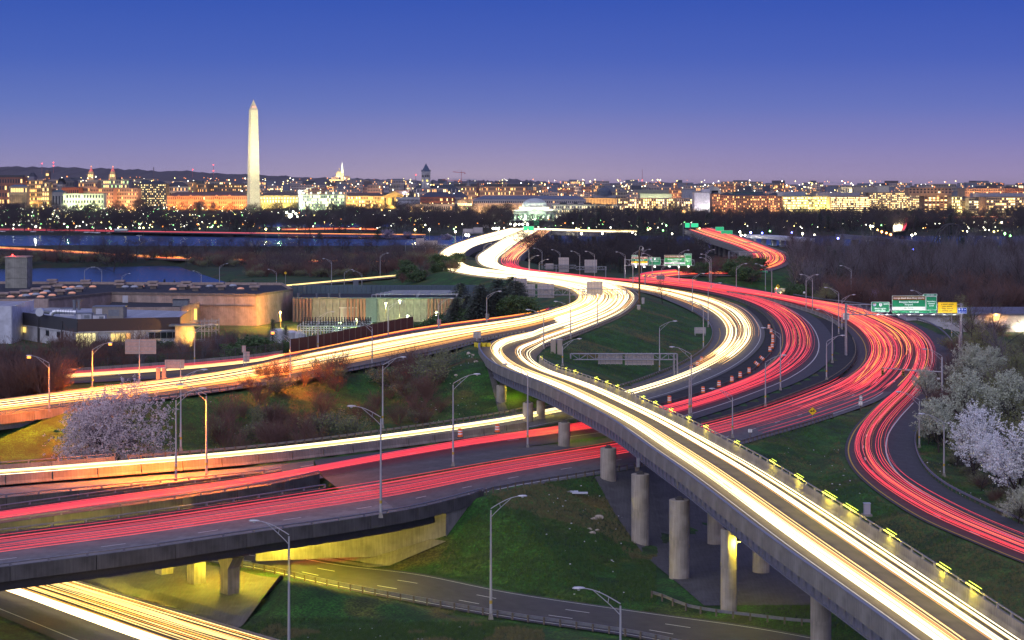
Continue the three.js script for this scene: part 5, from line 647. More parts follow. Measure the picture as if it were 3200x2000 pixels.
{
const A = [[-300, -556], [-130.6, -560], [-119.5, -593], [-74.9, -582], [-67.4, -611], [-75, -648], [-300, -668]];
const t = thing('plant_building', 'long low tan plant building with a dark roof full of vents', 'building');
wallRun(t, A.slice(0, 5), 0, 11.5, B_.tan, 'wall_panel', 7); wallRun(t, A.slice(4).concat([A[0]]), 0, 11.5, B_.tan, 'back_wall_panel', 20); slabPoly(t, A, 10.7, B_.roof, 'roof');
wallRun(t, A.slice(1, 5).map(([x, z]) => [x, z + .1]), 10.9, 11.62, B_.tanDark, 'coping', 14, .5); wallRun(t, [[-119, -592.4], [-75.2, -581.3]], 8.0, 8.25, B_.tanDark, 'string_course', 15, .4);
const door = new MB(); door.box(X(391, 588), 8.4, -588.2, 1.6, 2.4, .2); door.build('door', B_.white, t);
// tower
const tw = thing('concrete_tower', 'square pale concrete tower on the plant roof with a red beacon', 'tower', [X(54, 632), 10.5, -634]); const s = 632 / F; for (let k = 0; k < 3; k++) new MB().box(0, k * 3.3, 0, 85 * s * .8, 3.24, 7).build('wall_panel', B_.panelGrey, tw); new MB().box(0, 9.8, 0, 85 * s * .84, .4, 7.4).build('coping', B_.tan, tw); new MB().lathe([[.01, 0], [.3, .2], [.3, .5], [.01, .7]], -1.5, 10.2, 2, 10).build('beacon_light', glow(1, .03, .02, 12), tw); { const l = new THREE.PointLight(C(1, .05, .03), 60); l.position.set(tw.position.x - 1.5, 21.8, tw.position.z + 2); l.name = 'beacon_light_bulb'; l.castShadow = true; scene.add(l); }
// vents, hoods, skylights
const vent = new THREE.Group(); new MB().box(0, 0, 0, 1.9, .9, 1.9).build('curb', B_.tanDark, vent); new MB().box(0, .9, 0, 3.2, .55, 2.6).build('hood', B_.tan, vent);
const dome = new THREE.Group(); new MB().box(0, 0, 0, 2.4, .35, 2.2).build('curb', B_.tanDark, dome); new MB().lathe([[1.15, .35], [1.0, .6], [.6, .78], [0, .85]], 0, 0, 0, 16).build('glowing_skylight', B_.domePaintedGlow, dome);  // orange lamp light on the skylight dome is painted in as a mild glow
const tank = new THREE.Group(); new MB().box(0, 0, 0, .5, .7, .5).build('stem', B_.steel, tank); new MB().lathe([[1.2, .6], [1.25, .8], [.7, 1.2], [0, 1.25]], 0, 0, 0, 14).build('cowl', std(.36, .38, .42, .5), tank);
const onRoof = (q, name, label, cat, group, list) => list.forEach(([px, py]) => { const p = P(px, py, 10.7), o = q.clone(); o.name = numbered(name); o.position.copy(p); scene.add(o); tag(o, label, cat, group); });
onRoof(vent, 'roof_vent', 'boxy tan ventilation hood on the dark plant roof', 'roof vent', 'tan hoods on the plant roof', [[12, 929], [48, 926], [80, 921], [115, 914], [146, 908], [165, 894], [164, 886], [182, 904], [248, 912], [190, 920], [270, 896], [268, 888], [375, 889], [374, 899], [437, 901], [478, 892], [480, 902], [582, 893], [586, 903], [612, 909], [686, 897], [692, 906], [790, 898], [796, 907], [570, 905]]);
onRoof(dome, 'skylight', 'round orange glowing skylight on the dark plant roof', 'skylight', 'orange skylights on the plant roof', [[33, 932], [70, 929], [100, 924], [127, 932], [135, 920], [200, 902], [225, 902], [225, 920], [290, 900], [440, 899], [541, 908], [600, 900], [752, 906], [163, 927]]);
onRoof(tank, 'roof_cowl', 'grey domed cowl on the dark plant roof', 'roof cowl', 'grey cowls on the plant roof', [[82, 932], [113, 928], [216, 911], [248, 904], [146, 919], [392, 904], [420, 904], [655, 902], [728, 900]]);
{ const pts = [[100, 893], [400, 889], [640, 893], [798, 899]].map(([x, y]) => P(x, y, 11.6)); const q = thing('roof_railing', 'thin dark railing along the back of the plant roof', 'railing'); new MB().path(arc(pts, 6), .05, 5).build('top_rail', B_.siding, q); const b = new MB(); for (const p of arc(pts, 3)) b.box(p.x, 10.7, p.z, .06, .95, .06); b.build('baluster', B_.siding, q, 'stuff'); }
// courtyard block
const Lb = [[X(330, 560), -560], [X(562, 562), -562], [X(622, 584), -584]]; const c = thing('low_wing', 'low orange lit wing with a dark flat roof in the plant courtyard', 'building'); wallRun(c, Lb, 0, 9.1, B_.tan, 'wall_panel', 8); slabPoly(c, [[Lb[0][0], -561], [Lb[1][0], -562.6], [Lb[2][0], -584], [-119, -592]], 8.7, B_.roof, 'roof');
for (const [x0, x1, z, y] of [[470, 549, 561.6, 5.2], [567, 590, 570, 4.4], [594, 617, 578, 4.4]]) { const w = new MB(); const a = X(x0, z), b = X(x1, z); const n = Math.max(2, Math.round((b - a) / 1.6)); for (let i = 0; i < n; i++) { const m = new MB().box(lerp(a, b, (i + .5) / n), y, -z + .3, (b - a) / n - .2, x0 < 500 ? 1.5 : 3.2, .2); m.build('window', litYellow, c); } }
const hv = thing('roof_unit', 'grey louvred roof unit in the plant courtyard', 'roof unit', [X(566, 572), 8.8, -572]); new MB().box(0, 0, 0, 4.4, 1.7, 3).build('casing', B_.steel, hv); new MB().box(0, 1.7, 0, 4.6, .15, 3.2).build('lid', B_.roof, hv);
{ const l = new THREE.PointLight(C(1, .42, .07), 2600); l.position.set(X(592, 556), 4.5, -556); l.castShadow = true; l.shadow.radius = 10; l.name = 'wall_lamp_bulb'; scene.add(l); const w = thing('wall_lamp', 'bright orange lamp glowing beside the tall lit windows', 'lamp', [X(592, 556), 4.4, -556]); new MB().lathe([[.01, -.3], [.3, -.1], [.3, .25], [.01, .4]], 0, 0, 0, 10).build('glowing_globe', sodium, w); new MB().box(0, -4.4, 0, .14, 4.2, .14).build('post', M.post, w); }
{ const l = new THREE.PointLight(C(1, .40, .06), 2600); const p = D(876, 978, 575); l.position.copy(p).add(V(0, .2, 1)); l.castShadow = true; l.shadow.radius = 10; l.name = 'wall_lamp_bulb'; scene.add(l); const w = thing('wall_lamp', 'orange lamp glowing before the ribbed brown wall', 'lamp', p); new MB().lathe([[.01, -.3], [.3, -.1], [.3, .25], [.01, .4]], 0, 0, 0, 10).build('glowing_globe', sodium, w); new MB().box(0, -7, -.4, .2, 7, .2).build('post', M.post, w); }
}
{ // dark and white building in front
const z0 = -507, cx = -110.7, L = [-140, -545], Cn = [cx, z0], Rr = [X(559, 514), -514.5], t = thing('office_building', 'two-tone building with dark band, white lower walls and bright corner glass', 'building');
slabPoly(t, [L, Cn, Rr, [Rr[0] - 2, -545], [L[0], -565]], 9.0, B_.roofPale, 'roof'); wallRun(t, [L, Cn], 6.1, 9.5, B_.siding, 'siding_band', 40, .3); wallRun(t, [Cn, Rr], 6.3, 9.5, B_.brown, 'siding_band', 40, .3); wallRun(t, [[Rr[0], -514.5], [Rr[0] - 2, -545]], 0, 9.4, B_.siding, 'side_wall', 40, .3);
wallRun(t, [[L[0], L[1] - .3], [Cn[0], Cn[1] - .3]], 0, 6.1, B_.white, 'wall_panel', 4.2, .3); wallRun(t, [[Cn[0], Cn[1] - .3], [Rr[0], Rr[1] - .3]], 0, 6.3, B_.white, 'wall_panel', 5, .3); wallRun(t, [L, Cn], 5.9, 6.15, B_.white, 'ledge', 40, .6); wallRun(t, [Cn, Rr], 6.05, 6.3, B_.white, 'ledge', 40, .6);
const along = (A, B, f) => V(lerp(A[0], B[0], f), 0, lerp(A[1], B[1], f)); { const d = V(Cn[0] - L[0], 0, Cn[1] - L[1]).normalize(), an = Math.atan2(-d.z, d.x); for (const f of [.28, .52, .82]) { const p = along(L, Cn, f), m = part('pilaster', new MB().box(0, 0, .25, .6, 8.6, .4).geo(), B_.siding, t); m.position.copy(p); m.rotation.y = an; }
for (const [f, lit] of [[.2, 1], [.33, 1], [.63, 0], [.77, 0]]) { const p = along(L, Cn, f), m = part('window', new MB().box(0, 4.2, .22, 1.6, 1.4, .1).geo(), lit ? litYellow : B_.glassDark, t); m.position.copy(p); m.rotation.y = an; } const p = along(L, Cn, .5), m = part('glowing_entrance', new MB().box(0, .6, .3, 2.6, 1.4, .1).geo(), litWhite, t); m.position.copy(p); m.rotation.y = an; }
{ const d = V(Rr[0] - Cn[0], 0, Rr[1] - Cn[1]).normalize(), an = Math.atan2(-d.z, d.x), at = (px) => (X(px, 510) - Cn[0]) / (Rr[0] - Cn[0]); for (let i = 0; i < 5; i++) { const p = along(Cn, Rr, at(250 + i * 12)), m = part('window', new MB().box(0, 1.4, .25, .74, 4.4, .1).geo(), litWhite, t); m.position.copy(p); m.rotation.y = an; } for (let i = 0; i < 4; i++) { const p = along(Cn, Rr, at(354 + i * 15)), m = part('window', new MB().box(0, 3.6, .25, 1.1, 2, .1).geo(), i < 3 ? litYellow : litOrange, t); m.position.copy(p); m.rotation.y = an; } for (let i = 0; i < 5; i++) { const p = along(Cn, Rr, at(468 + i * 18)), m = part('window', new MB().box(0, 4.2, .25, 1.35, 1.5, .1).geo(), B_.glassDark, t); m.position.copy(p); m.rotation.y = an; } }
{ const l = new THREE.RectAreaLight(C(1, .85, .4), 6, 5, 4); l.position.set(Cn[0] + 3, 3.5, z0 + .8); l.lookAt(Cn[0] + 8, 2, z0 + 30); l.name = 'window_light'; scene.add(l); }
const unit = (px0, px1, y0, y1, z, mat, label, d = 3) => { const a = X(px0, z), b = X(px1, z), t2 = thing('roof_unit', label, 'roof unit', [(a + b) / 2, 9.0, -z - d / 2]), h = (y1 - y0) * z / F; new MB().box(0, 0, 0, b - a, h, d).build('casing', mat, t2); new MB().box(0, h, 0, b - a + .2, .12, d + .2).build('lid', B_.steel, t2); new MB().box((b - a) * .2, h * .2, d / 2, (b - a) * .35, h * .55, .06).build('louvre', B_.steel, t2); new MB().box(-(b - a) * .28, h * .1, d / 2, (b - a) * .2, h * .75, .05).build('access_door', B_.white, t2); };
unit(188, 231, 951, 972, 528, B_.white, 'white roof unit at the back of the pale roof'); unit(288, 385, 954, 990, 517, std(.30, .27, .24, .7, { map: T.metal }), 'large tan roof unit on the pale roof', 5); unit(238, 286, 975, 994, 512, B_.roofPale, 'grey roof unit in front on the pale roof'); unit(290, 328, 979, 994, 511, B_.white, 'white louvred roof unit in front on the pale roof', 2);
const dz = 516, d0 = thing('roof_duct', 'thick silvery bent duct on the pale roof', 'duct'); new MB().path([D(160, 984, dz), D(165, 976, dz), D(175, 973, dz), D(238, 976, dz)], .6, 12).build('duct', std(.62, .64, .7, .35, { metalness: .6 }), d0); const fl = new MB(); for (let i = 0; i < 7; i++) fl.tube(D(178 + i * 8, 973.3 + i * .35, dz), D(178.8 + i * 8, 973.3 + i * .35, dz), .68, .68, 12, true); fl.build('flange', B_.steel, d0); const fan = thing('roof_fan', 'round silvery fan housing on the pale roof', 'fan', D(125, 980, 520)); new MB().tube(V(0, .4, -.6), V(0, .4, .6), 1.1, 1.1, 16, true).build('housing', std(.6, .62, .68, .35, { metalness: .6 }), fan); new MB().tube(V(.6, .5, 0), V(3, .2, 0), .4, .4, 10, true).build('outlet', B_.steel, fan);
const pp = thing('exhaust_stacks', 'pair of short steel exhaust stacks on the pale roof', 'stack', D(240, 968, 522)); for (const x of [-.6, .6]) { new MB().lathe([[.45, 0], [.45, 2.2], [.55, 2.25], [.55, 2.6], [.4, 2.6]], x, 0, 0, 12).build('stack', B_.steel, pp); }
const wv = thing('white_wing', 'plain white brick wing at the left edge', 'building'); wallRun(wv, [[-160, -520], [X(36, 520), -520], [X(36, 520) - 1, -548]], 0, 12.0, std(.70, .72, .82, .6, { map: T.stone }), 'wall_panel', 30); slabPoly(wv, [[-160, -520], [X(36, 520), -520], [X(36, 520) - 1, -548], [-160, -548]], 11.6, B_.roofPale, 'roof');
}
{ // ribbed steel and concrete plant hall
const z = 600, x0 = X(914, z), x1 = X(1460, z), t = thing('plant_hall', 'ribbed plant hall, brownish at left and lit green at right', 'building');
const n = 26, w = (x1 - x0) / n; const wide = new MB().box(0, 0, 0, w - .08, 9.2, .4).geo(), rib = new MB().box(0, 0, 0, .6, 9.2, 1.1).geo();
for (let i = 0; i < n; i++) { const x = x0 + (i + .5) * w, m = part('wall_panel', wide, B_.panelGrey, t); m.position.set(x, 0, -z); if ([0, 1, 2, 8, 9, 10, 11, 20, 21, 22, 23].includes(i)) for (const o of [-.25, .25]) { const r = part('wall_rib', rib, std(.26, .13, .09, .8), t); r.position.set(x + o * w, 0, -z + .3); } }
new MB().box(X(1161, z), 0, -z + .5, 3.4, 9.3, 1.0).build('pilaster', B_.blueSteel, t); const dr = new MB(); dr.box(X(1088, z), 0, -z + .3, 5, 6.3, .25); dr.build('roller_door', std(.3, .3, .28, .7), t); new MB().box(X(1088, z), 6.3, -z + .35, 5.4, .35, .5).build('door_head', B_.white, t);
new MB().box((x0 + x1) / 2, 9.2, -z + .2, x1 - x0, .35, .9).build('coping', B_.blueSteel, t); new MB().box((x0 + x1) / 2, 8.6, -z - 16, x1 - x0, .3, 31).build('roof', B_.roof, t);
const zb = 631, bw = (X(1490, zb) - X(914, zb)) / 40, bg2 = new MB().box(0, 0, 0, bw - .1, 11.6, .4).geo(), br = new MB().box(0, 0, 0, .25, 11.6, .7).geo(); for (let i = 0; i < 40; i++) { const m = part('back_wall_panel', bg2, B_.blueSteel, t); m.position.set(X(914, zb) + (i + .5) * bw, 0, -zb); if (i < 8 || i > 16) { const r = part('wall_rib', br, B_.blueSteel, t); r.position.set(X(914, zb) + i * bw, 0, -zb + .3); } }
const fr = thing('pipe_rack', 'pale steel pipe frames on the hall roof', 'pipe rack'); const b = new MB(); for (let k = 0; k < 6; k++) { const zz = -z - 3 - k * 4.5; b.tube(V(X(1160, z) + k, 10.2, zz), V(X(1430, z), 10.2, zz), .1, .1, 6); b.tube(V(X(1160, z) + k, 8.6, zz), V(X(1160, z) + k, 10.2, zz), .1); b.tube(V(X(1300, z), 8.6, zz), V(X(1300, z), 10.2, zz), .1); b.tube(V(X(1425, z), 8.6, zz), V(X(1425, z), 10.2, zz), .1); } for (const px of [1200, 1260, 1330, 1390]) b.tube(V(X(px, z), 10.25, -z - 3), V(X(px, z) + 1, 10.25, -z - 26), .08); b.build('frame', std(.4, .42, .5, .4, { metalness: .5 }), fr);
for (const [px, py] of [[932, 912], [990, 924], [1028, 924], [1062, 924]]) { const p = D(px, py, 606), s = thing('roof_stack', 'short steel vent stack on the hall roof edge', 'stack', [p.x, 8.8, p.z], 0, 'vent stacks on the hall roof'); new MB().lathe([[.3, 0], [.3, 1.2], [.4, 1.25], [.4, 1.6], [0, 1.65]], 0, 0, 0, 10).build('stack', B_.steel, s); }
for (const [px, py, foot, label, w] of [[1206, 946, 1032, 'slim yard lamp with white light before the green lit wall, left', 900], [1249, 938, 1050, 'tall yard lamp with white light before the green lit wall, middle', 1100], [1274, 985, 1010, 'short yard lamp before the green lit wall, right', 500], [1364, 975, 1005, 'bright yard lamp at the end of the hall', 700], [1115, 996, 1030, 'yard lamp inside the substation', 500], [1062, 1008, 1055, 'double yard lamp inside the substation, left', 350]]) { const zz = 580, p = D(px, py, zz), t2 = thing('yard_lamp', label, 'yard lamp', [p.x, 0, p.z]); new MB().lathe([[.14, 0], [.1, p.y]], 0, 0, 0, 8).build('pole', M.post, t2); new MB().box(0, p.y, 0, 1.1, .25, .5).build('housing', M.darkSteel, t2); new MB().box(0, p.y - .12, .05, .8, .12, .4).build('glowing_lens', glow(.85, 1, .6, 14), t2); const l = new THREE.PointLight(C(.80, 1, .42), w); l.position.set(p.x, p.y - .5, p.z + .1); l.castShadow = true; l.shadow.radius = 10; l.name = 'yard_lamp_bulb'; scene.add(l); }
}
{ // substation
const z = 500, t = thing('substation_frame', 'pale steel substation frame with rows of black insulators', 'substation'), m = std(.55, .6, .62, .4, { metalness: .4 }), xs = []; for (let i = 0; i <= 8; i++) xs.push(X(lerp(930, 1150, i / 8), z)); const b = new MB(), zz = [-z, -z - 7, -z - 14]; const h = 8.3;
for (const x of xs) for (const q of zz) b.box(x, 0, q, .22, h, .22); b.build('post', m, t); const c = new MB(); for (const q of zz) for (const y of [h, h - 1.2, 4.2]) c.tube(V(xs[0], y, q), V(xs[8], y, q), .1, .1, 6); for (const x of xs) for (const y of [h, 4.2]) c.tube(V(x, y, zz[0]), V(x, y, zz[2]), .09, .09, 6); c.build('beam', m, t); const d = new MB(); for (let i = 0; i < 8; i++) d.tube(V(xs[i], i % 2 ? 4.2 : h - 1.2, zz[0]), V(xs[i + 1], i % 2 ? h - 1.2 : 4.2, zz[0]), .06, .06, 5); d.build('brace', m, t);
const ins = new MB(), ig = M.black; for (let i = 0; i < 26; i++) for (const q of zz) ins.lathe([[.18, 0], [.09, .15], [.2, .3], [.09, .45], [.2, .6], [.09, .75], [.16, .95], [.05, 1.2]], lerp(xs[0], xs[8], (i + .5) / 26), h + .1, q, 7); ins.build('insulator', ig, t, 'stuff');
const k = thing('transformer_tanks', 'white transformer tanks beside the substation frame', 'transformer'); for (const [px, y, hh, r] of [[870, 1, 5, 2.2], [905, 1, 4.6, 2], [935, 1, 4.2, 1.6]]) new MB().lathe([[r, 0], [r, hh], [r * .6, hh + .5], [0, hh + .6]], X(px, 515), y, -515, 16).build('tank', B_.white, k);
const s2 = thing('steel_rack', 'open pale steel rack beside the amber lit wall', 'rack'); const e = new MB(), X0 = X(630, 505), X1 = X(675, 505); for (const x of [X0, (X0 + X1) / 2, X1]) for (const q of [-505, -510]) e.box(x, 0, q, .2, 9.5, .2); for (const y of [4, 6.5, 9]) for (const q of [-505, -510]) e.tube(V(X0 - 3, y, q), V(X1, y, q), .1, .1, 5); e.tube(V(X0, 6.5, -505), V(X1, 9, -505), .06); e.tube(V(X0, 9, -505), V(X1, 6.5, -505), .06); e.build('frame', M.galv, s2);
const aw = thing('amber_wall', 'small amber lit block behind the bare trees', 'building', [X(580, 512), 0, -512]); new MB().box(0, 0, 0, 5, 7.4, 3).build('wall', B_.tan, aw); new MB().box(.6, 0, 0, 10, .3, 4).build('floor', B_.tanDark, aw); new MB().box(2, 7.4, 0, 12, .4, 4).build('roof', B_.steel, aw); const l = new THREE.PointLight(C(1, .55, .08), 260); l.position.set(X(592, 508), 4.5, -508); l.castShadow = true; l.name = 'amber_lamp_bulb'; l.shadow.radius = 8; scene.add(l); new MB().box(2.6, 5.8, 1.8, .4, .3, .3).build('glowing_lamp', sodium, aw);
}
{ // fences
const e = R.access.edge(0, R.access.row(2.95), R.access.row(5.05)).map((p) => p.clone().add(V(0, 0, -1.6))), t = thing('rusty_fence', 'tall rusty brown sheet fence behind the side road', 'fence'), q = arc(e, 3.2); for (const p of q) p.y = ground(p.x, p.z); for (let i = 0; i + 1 < q.length; i++) { const a = q[i], b = q[i + 1], L = Math.hypot(b.x - a.x, b.z - a.z), m = part('fence_panel', new MB().box(0, 0, 0, L - .12, 3.1, .08).geo(), std(.11, .05, .032, .8, { map: T.metal }), t); m.position.set((a.x + b.x) / 2, Math.min(a.y, b.y), (a.z + b.z) / 2); m.rotation.y = Math.atan2(-(b.z - a.z), b.x - a.x); const p2 = part('fence_post', new MB().box(0, 0, 0, .18, 3.2, .18).geo(), std(.2, .17, .13, .7), t); p2.position.copy(a); }
const e2 = R.access.edge(0, R.access.row(5.15), 1).map((p) => p.clone().add(V(0, 0, -1.2))), t2 = thing('picket_fence', 'black metal picket fence behind the low wall at left', 'fence'), r = arc(e2, 2.6); const bp = new MB(); for (const p of r) { p.y = Math.max(ground(p.x, p.z), p.y); const m = part('fence_post', new MB().box(0, 0, 0, .12, 2.8, .12).geo(), B_.siding, t2); m.position.copy(p); } for (const y of [.3, 2.5]) new MB().path(r.map((p) => p.clone().setY(p.y + y)), .04, 4).build('fence_rail', B_.siding, t2); for (const p of arc(r, .28)) bp.box(p.x, p.y, p.z, .05, 2.7, .05); bp.build('picket', B_.siding, t2, 'stuff');
}
// ---------------------------------------------------------------- the city across the river
const WIN = { warm: glow(1, .66, .20, 2.4), bright: glow(1, .80, .36, 3.4), amber: glow(1, .46, .08, 1.8), green: glow(.6, 1, .35, 1.9), dark: std(.03, .035, .05, .2) };
const bulbM = { white: glow(1, .95, .72, 12), yellow: glow(1, .80, .25, 11), green: glow(.30, 1, .28, 9), orange: glow(1, .30, .03, 4), red: glow(1, .04, .04, 12), blue: glow(.12, .15, 1, 16) };
const wallMat = new Map(); const wm = (c) => { const k = c.join(); if (!wallMat.has(k)) wallMat.set(k, std(...c, .85, { map: T.stone })); return wallMat.get(k); };
function flood(parent, pos, col, I, r = .55) { const b = part('floodlight', new THREE.IcosahedronGeometry(r, 1), glow(col[0], col[1], col[2], 4), parent); b.position.copy(pos); const l = new THREE.PointLight(C(...col), I); l.intensity *= 2.2; l.position.copy(pos).add(parent.position).add(V(0, r + .45, 0)); l.shadow.radius = 20; l.castShadow = true; l.name = 'floodlight_bulb'; scene.add(l); }
// a building whose front shows in the picture from px0 to px1 with its eaves at pyTop
function block(label, px0, px1, top, z, o = {}) {
const { d = 30, floors = 4, bays = 8, wall = [.4, .36, .32], lit = .4, glows = ['warm'], ww = .55, wh = .55, y0 = 0, roof = 'flat', roofM = [.07, .075, .09], floods, fI = 1000, fCol = [1, .62, .25], from = .12, name = 'building', group, cols, pent, cornice = true, strips = false, cat = 'building' } = o;
const S = z / F, a = X(px0, z), b = X(px1, z), w = b - a, H = Y(top, z), t = thing(name, label, cat, [(a + b) / 2, y0, -z], 0, group), h = H - y0;
new MB().box(0, -2, -d / 2, w, h + 2, d).build('wall', wm(wall), t);
if (cornice) new MB().box(0, h, -d / 2, w + .8, .5, d + .8).build('cornice', wm(wall), t);
const sets = {}; const fh = h * (1 - from) / floors, bw = w / bays;
for (let f = 0; f < floors; f++) for (let c = 0; c < bays; c++) { const on = rnd() < lit, k = on ? pick(glows) : 'dark'; const m = sets[k] ??= new MB(); const x = -w / 2 + (c + .5) * bw, y = h * from + f * fh + fh * (1 - wh) / 2; m.box(x, y, .04, bw * ww, fh * wh, .12); }
for (const k in sets) sets[k].build('window', WIN[k], t, 'stuff');
if (strips) { const m = new MB(); for (let c = 0; c <= bays; c += strips) m.box(-w / 2 + c * bw, 0, .1, .5, h, .5); m.build('pilaster', wm(wall), t, 'stuff'); }
if (cols) { const m = new MB(); for (let c = 0; c < cols; c++) m.lathe([[.9, 0], [.75, h * .62]], -w / 2 + (c + .5) * w / cols, h * .06, 1.4, 8); m.build('column', wm(wall), t, 'stuff'); new MB().box(0, h * .68, .9, w, h * .1, 2.4).build('entablature', wm(wall), t); }
if (roof === 'hip') { const e = (o.rh ?? h * .3), m = new MB(); m.hexa([V(-w / 2 - .5, h + .5, .5), V(w / 2 + .5, h + .5, .5), V(w / 2 + .5, h + .5, -d - .5), V(-w / 2 - .5, h + .5, -d - .5), V(-w / 2 + d * .35, h + .5 + e, -d * .42), V(w / 2 - d * .35, h + .5 + e, -d * .42), V(w / 2 - d * .35, h + .5 + e, -d * .58), V(-w / 2 + d * .35, h + .5 + e, -d * .58)]); m.build('roof', wm(roofM), t); }
else new MB().box(0, h + .5, -d / 2, w - .4, .3, d - .4).build('roof', wm(roofM), t);
if (pent) for (const [p0, p1, pt, c = roofM] of pent) { const pa = X(p0, z), pb = X(p1, z); new MB().box((pa + pb) / 2 - (a + b) / 2, h + .5, -d * .5, pb - pa, Y(pt, z) - y0 - h, d * .5).build('penthouse', wm(c), t); }
if (floods) for (let i = 0; i < floods; i++) flood(t, V(lerp(-w / 2, w / 2, (i + .5) / floods), 3, 13), fCol, fI);
return t;
}
function pediment(t, px, z, halfPx, top, base, mat) { const x = X(px, z) - t.position.x, hw = halfPx * z / F, y1 = Y(top, z), y0 = Y(base, z), m = new MB(); m.tri(V(x - hw, y0, 3.2), V(x + hw, y0, 3.2), V(x, y1, 3.2)); m.quad(V(x + hw, y0, 3.2), V(x + hw, y0, -4), V(x, y1, -4), V(x, y1, 3.2)); m.quad(V(x, y1, 3.2), V(x, y1, -4), V(x - hw, y0, -4), V(x - hw, y0, 3.2)); m.build('pediment', mat, t); const c = new MB(); for (let i = 0; i < 5; i++) c.lathe([[.8, 0], [.7, y0 * .75]], x + hw * (-.8 + .4 * i), 2, 2.4, 7); c.build('portico_column', mat, t, 'stuff'); }
seed(91);
// --- left of the obelisk
block('red brown brick block with tall lit upper windows at the left edge', -60, 71, 555, 3100, { floors: 4, bays: 16, wall: [.26, .11, .08], lit: .35, pent: [[-60, 68, 548]], floods: 2, fI: 500 });
block('low pavilion with blue hipped roof and lit colonnade', 28, 84, 584, 2900, { floors: 1, bays: 11, wall: [.45, .38, .26], lit: .9, from: .62, wh: .7, roof: 'hip', roofM: [.12, .18, .3], rh: 2.6, cols: 9, floods: 2, fI: 350, d: 18 });
block('beige block with scattered yellow windows behind the pavilion', 78, 134, 564, 3150, { floors: 6, bays: 9, wall: [.5, .38, .24], lit: .6, glows: ['warm', 'amber'], floods: 2, fI: 700 });
block('narrow pale tower block with lit top next to the beige block', 132, 153, 571, 3120, { floors: 5, bays: 3, wall: [.48, .4, .26], lit: .6, floods: 1, fI: 500 });
block('pinkish grey office block with dark window slots', 152, 184, 562, 3140, { floors: 6, bays: 8, wall: [.46, .34, .3], lit: .12, floods: 1, fI: 500 });
block('grey mansion with steep dark roof and dormers', 179, 196, 577, 3080, { floors: 3, bays: 3, wall: [.45, .42, .4], lit: .2, roof: 'hip', rh: 9, d: 22, floods: 1, fI: 300 }); block('dark steep-roofed block with blank grey walls', 194, 232, 566, 3200, { floors: 4, bays: 8, wall: [.18, .17, .19], lit: .1, roof: 'hip', rh: 5 });
block('low orange brick block with a white statue lamp before it', 193, 246, 587, 3050, { floors: 2, bays: 8, wall: [.45, .15, .07], lit: .15, glows: ['amber'], floods: 2, fI: 700, fCol: [1, .45, .12] });
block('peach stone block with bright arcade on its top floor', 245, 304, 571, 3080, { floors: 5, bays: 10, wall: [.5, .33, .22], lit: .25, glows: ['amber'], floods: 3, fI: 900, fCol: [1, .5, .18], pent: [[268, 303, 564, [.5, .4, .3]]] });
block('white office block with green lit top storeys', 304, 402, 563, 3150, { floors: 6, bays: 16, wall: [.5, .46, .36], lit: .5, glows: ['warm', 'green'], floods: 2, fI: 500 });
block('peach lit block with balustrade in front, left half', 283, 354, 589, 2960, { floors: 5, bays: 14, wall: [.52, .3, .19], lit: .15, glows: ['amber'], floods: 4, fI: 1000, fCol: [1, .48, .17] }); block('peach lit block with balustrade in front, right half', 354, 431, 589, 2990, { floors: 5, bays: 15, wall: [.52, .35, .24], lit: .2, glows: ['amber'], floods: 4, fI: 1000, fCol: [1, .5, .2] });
{ const t = block('small white building floodlit pale green among park trees', 197, 324, 606, 2840, { floors: 3, bays: 14, wall: [.66, .7, .52], lit: .1, floods: 9, fI: 800, fCol: [.9, 1, .55], d: 20 }); }
block('teal hip-roofed house left of the floodlit white building', 162, 200, 601, 2900, { floors: 1, bays: 4, wall: [.3, .3, .32], lit: 0, roof: 'hip', roofM: [.05, .12, .17], rh: 3, d: 16 });
block('dark block dotted with many yellow windows and green lamps', 430, 518, 575, 3050, { floors: 10, bays: 18, wall: [.17, .15, .12], lit: .5, glows: ['warm', 'bright'], ww: .45, wh: .42, roof: 'hip', roofM: [.04, .05, .08], rh: 4 });
block('grey stone hotel with dark mansard and gabled dormers', 518, 586, 584, 3080, { floors: 4, bays: 12, wall: [.46, .42, .42], lit: .25, glows: ['amber'], roof: 'hip', roofM: [.04, .045, .07], rh: 7, floods: 2, fI: 500 });
block('slim peach tower with glowing green band', 586, 604, 571, 3090, { floors: 6, bays: 5, wall: [.5, .32, .2], lit: .3, glows: ['green', 'amber'], floods: 1, fI: 900, fCol: [1, .5, .2] }); block('brown office block left part with dim windows', 604, 646, 575, 3120, { floors: 5, bays: 12, wall: [.3, .2, .15], lit: .3, glows: ['amber'], floods: 1, fI: 400, pent: [[610, 630, 566]] }); block('dark brown office block with a row of bright roof lamps', 646, 772, 577, 3150, { floors: 6, bays: 22, wall: [.17, .12, .10], lit: .35, glows: ['warm', 'amber'], ww: .4, wh: .4 });
{ const z = 2980, t = block('long classical building floodlit orange with four gabled porticoes', 522, 772, 613, z, { floors: 3, bays: 42, wall: [.60, .36, .2], lit: .05, glows: ['bright'], ww: .4, floods: 12, fI: 1000, fCol: [1, .30, .05], roof: 'hip', roofM: [.13, .07, .08], rh: 5.6, d: 34, from: .05 }); for (const px of [559, 596, 677, 718]) pediment(t, px, z, 8, 608.5, 614.5, wm([.62, .38, .22])); }
